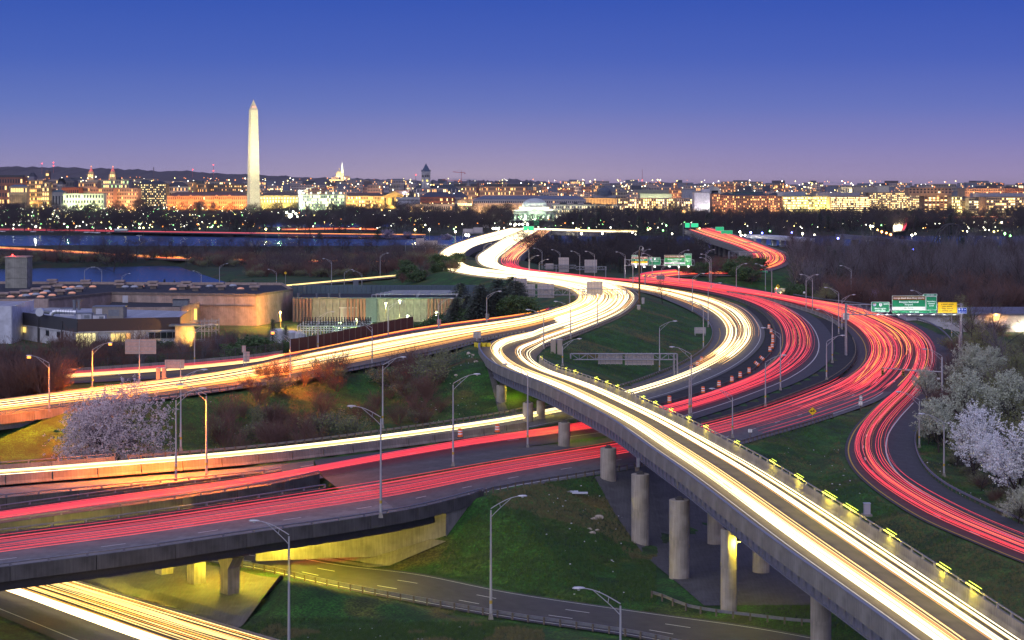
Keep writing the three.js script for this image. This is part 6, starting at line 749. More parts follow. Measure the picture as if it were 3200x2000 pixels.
// --- obelisk
{
const z = 2850, x = X(792, z), base = .3, H = Y(311, z) - base, t = thing('obelisk', 'tall pale stone obelisk floodlit yellow white above the skyline', 'monument', [x, base, -z], .42), hw0 = 44 * z / F / 2 / 1.32, hw1 = 29.5 * z / F / 2 / 1.32, shaft = H * (1 - 33 / 346);
for (let k = 0; k < 14; k++) { const a = k / 14, b = (k + 1) / 14, w0 = lerp(hw0, hw1, a) * 2, w1 = lerp(hw0, hw1, b) * 2; new MB().box(0, shaft * a, 0, w0, shaft * (b - a) - .12, w0, 0, w1 / w0).build('stone_course', std(.60 + (k % 3) * .015, .585 + (k % 3) * .012, .50, .85, { map: T.stone }), t); }
new MB().box(0, 0, 0, hw0 * 1.7, 2, hw0 * 1.7).build('core', wm([.5, .48, .4]), t); new MB().box(0, shaft, 0, hw1 * 2, H - shaft, hw1 * 2, 0, .001).build('pyramidion', std(.42, .38, .31, .8), t);
for (const s of [-1, 1]) for (const r of [0, 1]) { const m = part('red_beacon_light', new THREE.IcosahedronGeometry(.55, 1), bulbM.red, t); const k = .3; const off = hw1 * (1 - k) + .1; m.position.set(r ? off : s * 1.2, shaft + (H - shaft) * k, r ? s * 1.2 : off); }
const aim = (dx, dz, hy, I, ang) => { const l = new THREE.SpotLight(C(1, .88, .47), I, 0, ang, .6); l.position.set(x + dx, base + 3, -z + dz); l.target.position.set(x, base + hy, -z); l.castShadow = true; l.shadow.radius = 30; l.name = 'floodlight_bulb'; scene.add(l, l.target); const f = thing('floodlight', 'floodlight in the trees aimed at the obelisk', 'floodlight', [x + dx, base + 1, -z + dz], 0, 'floodlights round the obelisk'); new MB().box(0, 0, 0, 1.6, 1.6, 1.2).build('housing', M.black, f); new MB().box(0, 1.2, 0, 1.2, .5, .9).build('glowing_lens', glow(1, .9, .6, 6), f); };
for (const [dx, dz] of [[-110, 150], [20, 190], [120, 140]]) { aim(dx, dz, 135, 190000, .42); aim(dx, dz, 50, 85000, .45); }
}
// --- right of the obelisk
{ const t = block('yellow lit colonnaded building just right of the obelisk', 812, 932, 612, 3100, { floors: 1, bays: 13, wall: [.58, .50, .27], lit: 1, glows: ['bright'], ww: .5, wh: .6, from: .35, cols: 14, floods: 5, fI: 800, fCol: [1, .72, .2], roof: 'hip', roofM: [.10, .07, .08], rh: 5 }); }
{ const z = 2960, t = block('unfinished building wrapped in glaring green white scaffolding', 936, 1076, 610, z, { floors: 5, bays: 26, wall: [.55, .62, .45], lit: .5, glows: ['green', 'bright'], ww: .7, wh: .7, floods: 7, fI: 1000, fCol: [.85, 1, .6], from: .02, d: 30 }); const m = new MB(), w = 140 * z / F, h = Y(610, z); for (let i = 0; i <= 26; i++) m.box(-w / 2 + w * i / 26, 0, 1.8, .35, h + 2, .35); for (let j = 1; j < 6; j++) m.box(0, h * j / 5.4, 1.8, w, .4, 1.6); m.build('scaffold', wm([.3, .34, .3]), t, 'stuff'); for (let i = 0; i < 6; i++) flood(t, V(lerp(-w / 2, w / 2, (i + .5) / 6), h + 3, -4), [.7, 1, .6], 500, 1.1); }
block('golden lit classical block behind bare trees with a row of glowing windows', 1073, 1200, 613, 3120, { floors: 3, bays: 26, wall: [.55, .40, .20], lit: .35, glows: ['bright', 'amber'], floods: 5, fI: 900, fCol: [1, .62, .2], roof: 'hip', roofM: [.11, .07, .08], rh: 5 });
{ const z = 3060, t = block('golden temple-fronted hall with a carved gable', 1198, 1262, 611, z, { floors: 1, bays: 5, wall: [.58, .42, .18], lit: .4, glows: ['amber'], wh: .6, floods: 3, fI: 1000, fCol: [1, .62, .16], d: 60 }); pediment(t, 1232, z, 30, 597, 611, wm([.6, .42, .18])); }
block('pale low modern block right of the temple-fronted hall', 1238, 1320, 617, 2950, { floors: 2, bays: 20, wall: [.44, .44, .5], lit: .05, wh: .3, pent: [[1272, 1290, 611]] });
// basilica far away
{ const z = 9000, t = thing('domed_church', 'distant church with glowing yellow dome and slim lit bell tower', 'church', [X(1062, z), 0, -z]), px = (a) => X(a, z) - X(1062, z), py = (b) => Y(b, z), cream = std(.45, .37, .25, .8), k = z / F; new MB().box(px(1066), 20, -10, 74 * k, py(560) - 20, 40).build('nave', cream, t); new MB().box(px(1046), py(560), -10, 26 * k, 8 * k, 36, 0, .5).build('gable_roof', wm([.3, .2, .2]), t); new MB().box(px(1084), py(558), -10, 22 * k, 8 * k, 36, 0, .5).build('gable_roof', wm([.3, .2, .2]), t);
new MB().lathe([[11 * k, py(553)], [11 * k, py(547)], [10.4 * k, py(541)], [7.5 * k, py(536)], [3 * k, py(533)], [1.2 * k, py(532)], [1.2 * k, py(528)], [.1, py(523)]], px(1060), 0, 0, 24).build('dome', std(.6, .5, .32, .8), t); new MB().box(px(1070), 10, 12, 8.5 * k, py(541) - 10, 8.5 * k).build('bell_tower', cream, t); new MB().box(px(1070), py(541), 12, 7.6 * k, 20 * k, 7.6 * k, 0, .6).build('lit_belfry', glow(.95, 1, .55, 1.3, .4), t); new MB().box(px(1070), py(521), 12, 4.2 * k, 16 * k, 4.2 * k, 0, .01).build('lit_spire', glow(.95, 1, .8, 1.5, .4), t); const ar = new MB(); ar.tube(V(px(1092), py(560), 12), V(px(1092), py(560), 13), 3.2 * k, 3.2 * k, 12, true); ar.box(px(1092), py(568), 12.5, 6 * k, 8 * k, 1); ar.build('lit_arch_window', glow(1, .8, .25, 1.4), t); for (const a of [1040, 1060, 1080]) flood(t, V(px(a), py(556), 45), [1, .75, .3], 5000, 1.5); }  // floodlight on belfry and spire is painted in as emission
block('distant low church with a small reddish dome', 1100, 1152, 563, 8600, { floors: 1, bays: 8, wall: [.34, .26, .22], lit: .1, d: 30 });
// clock tower building
{ const z = 3700, t = block('romanesque stone block with steep roofs and pointed dormers', 1277, 1442, 602, z, { floors: 2, bays: 30, wall: [.38, .33, .33], lit: .05, roof: 'hip', roofM: [.035, .05, .075], rh: 14, d: 50 }); const x0 = t.position.x, px = (a) => X(a, z) - x0, S = z / F; const dm = new MB(); for (const [a, b] of [[1285, 602], [1293, 602], [1302, 602], [1319, 602], [1326, 602], [1334, 602], [1343, 602], [1352, 602], [1370, 602], [1383, 602], [1397, 602], [1411, 602], [1424, 602]]) { dm.box(px(a), Y(601, z), 1.5, 4 * S, 6 * S, 3); dm.box(px(a), Y(595, z), 1.5, 4.4 * S, 6 * S, 3, 0, .02); } dm.build('dormer', wm([.44, .38, .38]), t, 'stuff');
const w = thing('clock_tower', 'grey stone clock tower with pointed blue roof and yellow clock faces', 'tower', [X(1331, z), 0, -z - 4], .38), hw = 28 * S / 1.3, st = wm([.36, .35, .38]); new MB().box(0, 0, 0, hw, Y(548, z), hw).build('shaft', st, w); new MB().box(0, Y(548, z), 0, hw * 1.0, Y(543, z) - Y(548, z), hw).build('belfry_floor', st, w); for (const sx of [-1, 0, 1]) for (const sz of [-1, 1]) { new MB().box(sx * hw * .42, Y(553, z), sz * hw * .44, hw * .1, 0.1, hw * .1).build('mullion', st, w); } const op = new MB(); for (const s of [-.28, 0, .28]) { op.box(s * hw, Y(554, z), hw / 2, hw * .18, 8 * S * .85, .4); op.box(hw / 2, Y(554, z), s * hw, .4, 8 * S * .85, hw * .18); op.box(-hw / 2, Y(554, z), s * hw, .4, 8 * S * .85, hw * .18); } op.build('belfry_opening', std(.02, .02, .03, .9), w, 'stuff'); new MB().box(0, Y(544, z), 0, hw * 1.12, 1.2, hw * 1.12).build('cornice', st, w); new MB().box(0, Y(543.5, z), 0, hw * .98, 8 * S, hw * .98).build('attic', st, w); new MB().box(0, Y(535.5, z), 0, hw, 25 * S, hw, 0, .02).build('pyramid_roof', std(.035, .06, .12, .5), w); for (const sx of [-1, 1]) for (const sz of [-1, 1]) { new MB().box(sx * hw * .48, Y(537, z), sz * hw * .48, 2, 4 * S, 2, 0, .8).build('corner_turret', st, w); new MB().box(sx * hw * .48, Y(533, z), sz * hw * .48, 2.2, 3 * S, 2.2, 0, .02).build('turret_roof', wm([.05, .07, .1]), w); }  // belfry openings are solid near-black boxes, their shade put into the colour
for (const [r, s] of [[0, 1], [-Math.PI / 2, 1]]) { const c = new MB(); c.tube(V(0, 0, 0), V(0, 0, .3), 3.3 * S, 3.3 * S, 20, true); const m = c.build('clock_face_light', glow(1, .82, .12, 1.6), w); m.position.set(Math.sin(r) * hw / 2, Y(564.5, z), Math.cos(r) * hw / 2); m.rotation.y = r; } for (const dx of [-40, 30]) flood(w, V(dx, 20, 70), [.8, .85, 1], 3500, .8); }
block('brutalist office block with dark upper band and brown fins', 1440, 1645, 584, 3300, { floors: 4, bays: 60, wall: [.36, .22, .17], lit: .22, glows: ['warm', 'amber'], ww: .5, floods: 5, fI: 500, pent: [[1418, 1455, 575], [1470, 1497, 575], [1512, 1570, 576], [1585, 1640, 576]] });
{ const z = 2750, t = block('dark red brick museum with blue hipped roofs and lit clerestory', 1313, 1420, 617, z, { floors: 3, bays: 26, wall: [.24, .07, .05], lit: .3, glows: ['warm', 'bright'], roof: 'hip', roofM: [.05, .06, .11], rh: 7, floods: 3, fI: 350 }); new MB().box(30, Y(617, z), -12, 26, 7, 26, 0, .3).build('pavilion_roof', wm([.05, .06, .11]), t); const w2 = block('slim red brick turret behind the museum', 1489, 1499, 590, 2900, { floors: 5, bays: 2, wall: [.28, .08, .05], lit: .05, roof: 'hip', rh: 9, d: 4.5, roofM: [.12, .06, .06], name: 'turret' }); }
block('low white arcade in front of the brick museum', 1269, 1420, 639, 2700, { floors: 1, bays: 22, wall: [.5, .42, .36], lit: .1, glows: ['amber'], floods: 3, fI: 250, d: 12, wh: .5 }); block('small golden lit pavilion beside the white marble building', 1430, 1475, 627, 2680, { floors: 1, bays: 2, wall: [.55, .44, .3], lit: 1, glows: ['bright'], ww: .96, wh: .3, from: .4, floods: 2, fI: 600, d: 20 });
{ const z = 2600; const t = block('long white marble building with blue roof and orange lit columns', 1478, 1832, 624, z, { floors: 1, bays: 54, wall: [.50, .46, .45], lit: .1, glows: ['amber'], from: .6, wh: .5, roof: 'hip', roofM: [.14, .17, .26], rh: 4.6, cols: 30, floods: 0, d: 40 }); for (let i = 0; i < 9; i++) flood(t, V(lerp(-74, 10, i / 8), 1.5, 6), [1, .50, .14], 380, .4); }
// --- domed memorial
{
const z = 2186, x = X(1671, z), S = z / F, t = thing('domed_memorial', 'round domed memorial with white columns floodlit pale green', 'memorial', [x, 0, -z]), st = std(.70, .72, .66, .8, { map: T.stone }), r = 68 * S, py = (b) => Y(b, z); const R2 = 52 * S;
new MB().lathe([[r * 1.15, -1], [r * 1.15, py(688)], [r, py(688)], [r, py(685)], [0, py(685)]], 0, 0, -8, 48).build('stylobate', st, t); for (let i = 0; i < 26; i++) { const a = i / 26 * 2 * Math.PI; new MB().lathe([[.85, py(685)], [.72, py(668.5)]], Math.cos(a) * r * .93, 0, -8 + Math.sin(a) * r * .93, 10).build('column', st, t); }
new MB().lathe([[r * .74, py(685)], [r * .74, py(668)]], 0, 0, -8, 40).build('inner_wall', st, t); new MB().lathe([[r * .7, py(668.5)], [r * .98, py(668.5)], [r * .98, py(660)], [r * 1.05, py(659)], [r * 1.05, py(657.5)], [r * .7, py(655)]], 0, 0, -8, 48).build('entablature', st, t); new MB().lathe([[46 * S, py(657)], [46 * S, py(647.5)], [40 * S, py(647)], [40 * S, py(641.5)], [37 * S, py(641)]], 0, 0, -8, 48).build('drum', st, t); const dp = []; for (let i = 0; i <= 12; i++) { const a = i / 12 * Math.PI / 2; dp.push([38.5 * S * Math.cos(a) + .01, lerp(py(641.5), py(620), Math.sin(a))]); } new MB().lathe(dp, 0, 0, -8, 48).build('dome', std(.60, .64, .64, .6, { map: T.stone }), t);
const pw = 30 * S; new MB().box(pw * .2, py(668), r * .85, pw * 1.9, py(660) - py(668), 8).build('portico_lintel', st, t); const pm = new MB(); pm.tri(V(-pw * .8, py(660), r * .85 + 4.2), V(pw * 1.2, py(660), r * .85 + 4.2), V(pw * .2, py(652), r * .85 + 4.2)); pm.quad(V(pw * 1.2, py(660), r * .85 + 4.2), V(pw * 1.2, py(660), 0), V(pw * .2, py(652), 0), V(pw * .2, py(652), r * .85 + 4.2)); pm.quad(V(pw * .2, py(652), r * .85 + 4.2), V(pw * .2, py(652), 0), V(-pw * .8, py(660), 0), V(-pw * .8, py(660), r * .85 + 4.2)); pm.build('portico_gable', st, t); for (let i = 0; i < 6; i++) new MB().lathe([[.85, py(686)], [.72, py(668)]], lerp(-pw * .65, pw * 1.05, i / 5), 0, r * .85 + 2, 10).build('portico_column', st, t);
for (const a of [.3, .9, 1.57, 2.2, 2.85]) { flood(t, V(Math.cos(a) * r * .84, 1.6, -8 + Math.sin(a) * r * .84), [.62, 1, .55], 130, .25); } for (const a of [.25, .8, 1.35, 1.9, 2.45, 2.95]) flood(t, V(Math.cos(a) * 50 * S * 1.05, py(655), -8 + Math.sin(a) * 50 * S * 1.05), [1, 1, .62], 300, .25); for (const a of [.5, 1.57, 2.6]) flood(t, V(Math.cos(a) * r * 1.9, 1.5, -8 + Math.sin(a) * r * 1.9), [.7, 1, .6], 900, .4);
}
// --- offices to the right
block('long pale office with three window rows behind the memorial', 1724, 1936, 641, 2350, { floors: 3, bays: 34, wall: [.46, .46, .42], lit: .38, glows: ['bright', 'warm'], ww: .45, wh: .5, floods: 4, fI: 330, fCol: [1, .95, .7], from: .02, pent: [[1750, 1772, 634], [1794, 1806, 633], [1826, 1848, 635], [1932, 1950, 637]] }); block('orange lit end wing of the long pale office', 1936, 1964, 643, 2340, { floors: 5, bays: 5, wall: [.48, .36, .28], lit: .5, glows: ['bright'], floods: 1, fI: 500, fCol: [1, .55, .2] });
block('golden stone block with slender window slots', 1814, 1935, 620, 2700, { floors: 2, bays: 26, wall: [.56, .38, .2], lit: .08, ww: .35, wh: .75, from: .1, floods: 4, fI: 800, fCol: [1, .62, .24] });
[[1932, 1968, .4], [1968, 1996, .5], [1996, 2056, .55], [2056, 2090, .5], [2090, 2116, .5], [2116, 2170, .4]].forEach(([a, b, l], i) => block(['bay of the tan government office nearest the memorial', 'second bay of the tan government office', 'wide middle bay of the tan government office with bright lower floors', 'grey recessed bay of the tan government office', 'narrow tan bay of the government office', 'last tan bay of the government office beside the blank white tower'][i], a, b, i % 2 ? 622 : 621, 2500 - (i % 2) * 6, { floors: 6, bays: Math.round((b - a) / 6.5), wall: i % 2 ? [.40, .36, .36] : [.48, .36, .24], lit: l, glows: ['bright', 'bright', 'warm'], ww: .5, wh: .7, from: .12, floods: 1, fI: 550, fCol: [1, .55, .2], cornice: true }));
{ const t = block('tall blank white tower wall with a curved roof', 2170, 2225, 603, 2350, { floors: 1, bays: 1, wall: [.66, .64, .72], lit: 0, ww: .001, wh: .001, d: 30, floods: 2, fI: 500, fCol: [1, .9, .85] }); const z = 2352, S = z / F; new MB().box(X(2207, z) - t.position.x, Y(603, z), -12, 25 * S, 12 * S, 16).build('stair_tower', wm([.66, .64, .72]), t); const b = new MB(); b.tube(V(X(2236, z) - t.position.x, Y(601, z), -6), V(X(2236, z) - t.position.x, Y(601, z), -30), 18 * S, 18 * S, 24, true); b.build('barrel_roof', wm([.42, .42, .42]), t); }
for (const [a, b, top, i] of [[2225, 2250, 607, 0], [2250, 2300, 612, 1], [2300, 2345, 613, 2], [2345, 2402, 613, 3], [2402, 2448, 612, 4]]) block(['tall corner bay of the red brick hotel with a dark mansard', 'pinkish left bay of the red brick hotel', 'shadowed middle bay of the red brick hotel', 'right bay of the red brick hotel under a teal roof', 'end bay of the red brick hotel with an arched gable'][i], a, b, top, 2250 + (i % 2) * 5, { floors: 9, bays: Math.round((b - a) / 5.5), wall: i === 2 ? [.18, .09, .08] : [.34, .17, .13], lit: .36, glows: ['warm', 'amber'], ww: .5, wh: .55, roof: 'hip', roofM: [.04, .06, .09], rh: 3.5, d: 24, floods: i === 2 ? 1 : 2, fI: 420, fCol: [1, .5, .2] });  // brick of the middle bay is darkened to paint in shade
block('teal roofed rear block above the brick hotel', 2295, 2386, 601, 2400, { floors: 1, bays: 12, wall: [.05, .11, .13], lit: .05 }); block('pale lit attic storey behind the brick hotel', 2252, 2295, 602, 2420, { floors: 1, bays: 6, wall: [.5, .46, .3], lit: .6, glows: ['bright'] });
block('bright office with deep yellow windows, left wing', 2448, 2541, 615, 2240, { floors: 8, bays: 22, wall: [.46, .40, .26], lit: .74, glows: ['bright', 'warm', 'bright'], ww: .8, wh: .5, strips: 3, floods: 4, fI: 450, fCol: [1, .8, .3], pent: [[2433, 2520, 601, [.3, .34, .42]]] }); block('arched-gable centre of the bright office above yellow entrance lights', 2541, 2592, 615, 2236, { floors: 8, bays: 11, wall: [.48, .38, .24], lit: .7, glows: ['bright', 'warm'], ww: .7, wh: .52, strips: 3, floods: 5, fI: 1100, fCol: [1, .85, .2], pent: [[2545, 2568, 608, [.44, .34, .26]]] });
block('banded office with continuous lit window strips', 2596, 2718, 615, 2200, { floors: 10, bays: 34, wall: [.42, .32, .24], lit: .86, glows: ['bright', 'bright', 'warm'], ww: .92, wh: .42, strips: 5, floods: 4, fI: 350, fCol: [1, .6, .25], pent: [[2560, 2690, 604, [.36, .34, .38]]] });
block('wide office with scattered bright windows right of the banded one', 2718, 2888, 603, 2450, { floors: 11, bays: 34, wall: [.44, .35, .25], lit: .58, glows: ['bright', 'warm'], ww: .55, wh: .5, strips: 4, floods: 4, fI: 450, fCol: [1, .65, .28], pent: [[2744, 2782, 583, [.6, .55, .46]], [2672, 2745, 586, [.38, .34, .3]]] });
block('brown brutalist tower with stacked window bays', 2888, 2974, 608, 2350, { floors: 9, bays: 7, wall: [.40, .23, .15], lit: .5, glows: ['bright', 'warm'], ww: .6, wh: .5, strips: 2, floods: 2, fI: 500, fCol: [1, .5, .2] }); { const t = block('overhanging brown top storeys of the brutalist tower', 2840, 2974, 588, 2348, { floors: 2, bays: 12, wall: [.46, .27, .17], lit: .12, glows: ['bright'], y0: 28, d: 26, floods: 0 }); t.children[0].scale.set(1, 1, 1); const s = thing('satellite_dish', 'round pale satellite dish on the roof of the brutalist tower', 'dish', [X(2838, 2360), Y(588, 2360), -2362]); new MB().lathe([[.05, 0], [1.5, .4], [2.3, 1.3]], 0, 1.2, 0, 16).build('dish', wm([.4, .5, .6]), s).rotation.x = 1.1; new MB().box(0, -1, 0, .4, 2.2, .4).build('mast', M.post, s); }
block('pale yellow lit office recess behind a row of street lights', 2974, 3006, 615, 2330, { floors: 6, bays: 6, wall: [.46, .38, .24], lit: .72, glows: ['bright'], floods: 2, fI: 700, fCol: [1, .75, .2] }); block('small brown gabled block between two offices', 3006, 3028, 628, 2330, { floors: 5, bays: 5, wall: [.3, .2, .15], lit: .1, floods: 1, fI: 800, fCol: [1, .75, .2] }); block('office wing with dark window bands left of the blank stair tower', 3028, 3060, 619, 2310, { floors: 7, bays: 4, wall: [.34, .3, .27], lit: .4, glows: ['bright'], ww: .85, wh: .5, floods: 1, fI: 300 }); block('blank brown stair tower between the right-hand offices', 3060, 3083, 617, 2305, { floors: 1, bays: 1, wall: [.34, .22, .15], lit: 0, ww: .01, wh: .01, floods: 1, fI: 350 });
block('gridded office with lit bays at the right edge', 3083, 3330, 617, 2300, { floors: 7, bays: 36, wall: [.36, .27, .2], lit: .45, glows: ['bright', 'warm'], ww: .85, wh: .52, strips: 2, floods: 6, fI: 380, fCol: [1, .6, .25], pent: [[3046, 3330, 605, [.36, .35, .4]]] }); block('high tan slab with two rows of square dark windows', 3015, 3140, 590, 2500, { floors: 2, bays: 17, wall: [.56, .36, .22], lit: .03, ww: .6, wh: .45, y0: 26, floods: 3, fI: 300, fCol: [1, .45, .16], d: 40 }); block('high reddish slab with two rows of square dark windows at the right edge', 3140, 3330, 590, 2505, { floors: 2, bays: 24, wall: [.40, .18, .10], lit: .06, ww: .6, wh: .45, y0: 26, floods: 3, fI: 250, fCol: [1, .45, .16], d: 40, pent: [[3155, 3175, 585], [3178, 3200, 587]] });
block('grey vaulted hall between the right-hand slabs', 2980, 3020, 600, 2700, { floors: 1, bays: 3, wall: [.2, .21, .26], lit: 0 }); block('small white classical block lit bright behind the offices', 2628, 2664, 585, 3000, { floors: 3, bays: 7, wall: [.66, .58, .44], lit: .3, glows: ['bright'], floods: 2, fI: 1500, fCol: [1, .85, .5] }); block('long low white green lit hall behind the government office', 2000, 2099, 606, 3000, { floors: 1, bays: 2, wall: [.55, .56, .42], lit: 0, ww: .01, floods: 5, fI: 500, fCol: [.95, 1, .6], pent: [[1995, 2092, 594, [.3, .31, .24]]] }); block('pinkish brick block with window rows beside the low white hall', 2091, 2128, 594, 3050, { floors: 5, bays: 9, wall: [.5, .26, .18], lit: .3, glows: ['amber'], floods: 2, fI: 800, fCol: [1, .5, .2] }); block('rough grey warehouse wall left of the blank white tower', 2136, 2172, 593, 2700, { floors: 1, bays: 1, wall: [.34, .36, .42], lit: 0, ww: .01 });
{ const z = 3600, t = thing('museum_dome', 'dark blue grey dome on a museum roof', 'dome', [X(1889, z), 0, -z]), S = z / F; new MB().box(0, 0, -10, 70 * S, Y(611, z), 40).build('base', wm([.3, .3, .34]), t); const dp = [[22 * S, Y(611, z)], [22 * S, Y(600, z)]]; for (let i = 0; i <= 8; i++) { const a = i / 8 * Math.PI / 2; dp.push([20 * S * Math.cos(a) + .01, lerp(Y(600, z), Y(586, z), Math.sin(a))]); } new MB().lathe(dp, 0, 0, 0, 32).build('dome', wm([.08, .11, .17]), t); }
for (const [px, lab] of [[285, 'left of two'], [353, 'right of two']]) { const z = 5200, t = thing('domed_tower', 'ornate lit tower with a red pointed cap, ' + lab, 'tower', [X(px, z), 0, -z]), S = z / F; new MB().box(0, 0, 0, 22 * S, Y(545, z), 22 * S).build('shaft', wm([.42, .32, .2]), t); new MB().box(0, Y(545, z), 0, 17 * S, 9 * S, 17 * S, 0, .8).build('belfry', wm([.48, .36, .2]), t); new MB().box(0, Y(536, z), 0, 12 * S, 14 * S, 12 * S, 0, .05).build('red_cap', std(.7, .16, .16, .8), t); new MB().lathe([[1, Y(522, z)], [.1, Y(518, z)]], 0, 0, 0, 6).build('finial', bulbM.orange, t); const wn = new MB(); for (const x of [-5, 0, 5]) wn.box(x * S, Y(553, z), 11 * S, 2.6 * S, 8 * S, .4); wn.build('window', WIN.warm, t, 'stuff'); flood(t, V(0, Y(565, z), 60), [1, .7, .4], 3000, 1.5); }
{ const z = 4500, t = thing('rotunda', 'brown round rotunda dome beside a glaring lamp', 'dome', [X(150, z), 0, -z]), S = z / F; new MB().lathe([[9 * S, 0], [9 * S, Y(540, z)], [8.4 * S, Y(535, z)], [5.5 * S, Y(531.5, z)], [.1, Y(530.5, z)]], 0, 0, 0, 24).build('dome', wm([.2, .13, .12]), t); const w = new MB(); for (const x of [-3, 0, 3]) w.box(x * S, Y(549, z), 9 * S, 1.6 * S, 7 * S, 2); w.build('window', WIN.warm, t, 'stuff'); const p = thing('pyramid_roof_block', 'block with a dark truncated pyramid roof', 'building', [X(102, z), 0, -z]); new MB().box(0, 0, 0, 20 * S, Y(552, z), 30).build('wall', wm([.25, .24, .3]), p); new MB().box(0, Y(552, z), 0, 19 * S, 12 * S, 28, 0, .35).build('roof', wm([.04, .045, .07]), p); }
// filler blocks of the skyline
const zone = (px) => px < 780 ? 'left of the obelisk' : px < 1300 ? 'between obelisk and clock tower' : px < 1900 ? 'above the domed memorial' : 'above the right-hand offices';
for (const [z0, z1, t0, t1, n, w0, w1] of [[3500, 4300, 578, 600, 46, 40, 100], [4500, 5800, 568, 586, 48, 40, 110], [6200, 8400, 560, 573, 34, 50, 130]]) for (let i = 0; i < n; i++) { const px = -60 + 3320 * (i + rnd()) / n, w = rr(w0, w1), drop = lerp(-6, 9, clamp(px / 2600)) * .8, warm = rnd(); block(`low hazy city block with a few lit windows, ${zone(px)}`, px - w / 2, px + w / 2, rr(t0, t1) + drop, rr(z0, z1), { floors: 3 + Math.floor(rnd() * 3), bays: Math.round(w / 5), wall: warm < .3 ? [.36, .2, .15] : warm < .6 ? [.30, .29, .34] : [.40, .33, .26], lit: rr(.06, .34), glows: [pick(['warm', 'amber', 'bright']), 'amber'], group: 'hazy city blocks ' + zone(px), roofM: pick([[.06, .07, .1], [.16, .18, .24], [.1, .08, .09]]), pent: rnd() < .5 ? [[px - w * .2, px + w * .15, t0 + drop - 2]] : undefined, floods: warm < .62 ? 1 : 0, fI: rr(500, 1600), fCol: [1, .55, .2] }); }
// hills
{ const ridge = [[-200, 524], [0, 525], [60, 522], [120, 526], [200, 524], [280, 528], [340, 530], [420, 532], [480, 536], [560, 534], [620, 540], [700, 546], [800, 548], [900, 553], [1010, 557], [1200, 563], [1440, 566], [1560, 564], [1600, 560], [1660, 564], [1720, 570], [1800, 573], [1880, 577], [1990, 571], [2070, 571], [2150, 579], [2270, 575], [2400, 585], [2520, 584], [2600, 582], [2700, 590], [3400, 592]]; const z = 11000, b = new MB(), n = 900; const at = (px) => { let k = 0; while (k < ridge.length - 2 && ridge[k + 1][0] < px) k++; const t = clamp((px - ridge[k][0]) / (ridge[k + 1][0] - ridge[k][0])); return lerp(ridge[k][1], ridge[k + 1][1], t); };
const rowsN = 7; for (let j = 0; j < rowsN; j++) for (let i = 0; i <= n; i++) { const px = -200 + 3600 * i / n, f = j / (rowsN - 1), zz = z + (f - .5) * 2600, k = Math.sin(f * Math.PI), top = Y(at(px), z) + 26 * (fbm(px / 9, j * 3, 0, 5, 3) - .5) * k; b.v(X(px, z), j === 0 || j === rowsN - 1 ? -5 : lerp(2, top, Math.pow(k, .6)), -zz, 0, 1, 0, px, j); } for (let j = 0; j + 1 < rowsN; j++) for (let i = 0; i < n; i++) { const k = j * (n + 1) + i, m = k + n + 1; b.i.push(k, k + 1, m, m, k + 1, m + 1); } const g = b.geo(); g.computeVertexNormals(); struct('hills', g, std(.05, .04, .045, .95)); }
// masts, cranes, chimney
function mast(px, top, base, z, label, lights = [0]) { const t = thing('radio_mast', label, 'mast', [X(px, z), 0, -z]), k = z / F * .8; new MB().tube(V(0, Y(base, z) - 20, 0), V(0, Y(top, z), 0), k, k * .6, 4).build('lattice', std(.4, .12, .1, .7), t); for (const f of lights) { const m = part('beacon_light', new THREE.IcosahedronGeometry(k * 1.7, 1), bulbM.red, t); m.position.y = lerp(Y(top, z), Y(base, z), f); } }
mast(131, 511, 530, 9500, 'thin mast with red beacon on the left ridge'); mast(167, 508, 528, 9500, 'thin mast with two red beacons on the left ridge', [0, .5]); mast(667, 515, 545, 8500, 'mast with two red beacons left of the obelisk', [0, .62]); mast(602, 530, 540, 8500, 'short mast with a red beacon above the brown roofs'); mast(2007, 529, 585, 6500, 'red and white striped mast with a pair of beacons', [.62]); mast(1299, 546, 560, 7000, 'small red beacon mast left of the clock tower'); { const z = 8000, t = thing('chimney', 'slim dark chimney on the left skyline', 'chimney', [X(480, z), 0, -z]); new MB().lathe([[1.4 * z / F, 0], [1.1 * z / F, Y(522, z)]], 0, 0, 0, 10).build('stack', wm([.14, .1, .12]), t); }
function crane(px, top, base, j0, j1, jy, z, col, label) { const t = thing('tower_crane', label, 'crane', [X(px, z), 0, -z]), S = z / F, x = (a) => X(a, z) - X(px, z), m = std(...col, .6), b = new MB(); for (const o of [-.8, .8]) b.tube(V(o * S, Y(base, z) - 10, 0), V(o * S, Y(top + 8, z), 0), .3 * S, .3 * S, 4); for (let y = base; y > top + 8; y -= 3) b.tube(V(-.8 * S, Y(y, z), 0), V(.8 * S, Y(y - 3, z), 0), .2 * S, .2 * S, 3); b.tube(V(0, Y(top + 8, z), 0), V(0, Y(top, z), 0), .5 * S, .1 * S, 4); b.build('mast', m, t); const q = new MB(); q.tube(V(x(j0), Y(jy - 1, z), 0), V(x(j1), Y(jy + 2, z), 0), .8 * S, .8 * S, 4); q.tube(V(x(j0), Y(jy - 1, z), 0), V(0, Y(top, z), 0), .12 * S, .12 * S, 3); q.tube(V(x(j1), Y(jy + 2, z), 0), V(0, Y(top, z), 0), .12 * S, .12 * S, 3); q.build('jib', m, t); new MB().box(x(j1), Y(jy + 5, z), 0, 3 * S, 3 * S, 2 * S).build('counterweight', m, t); }
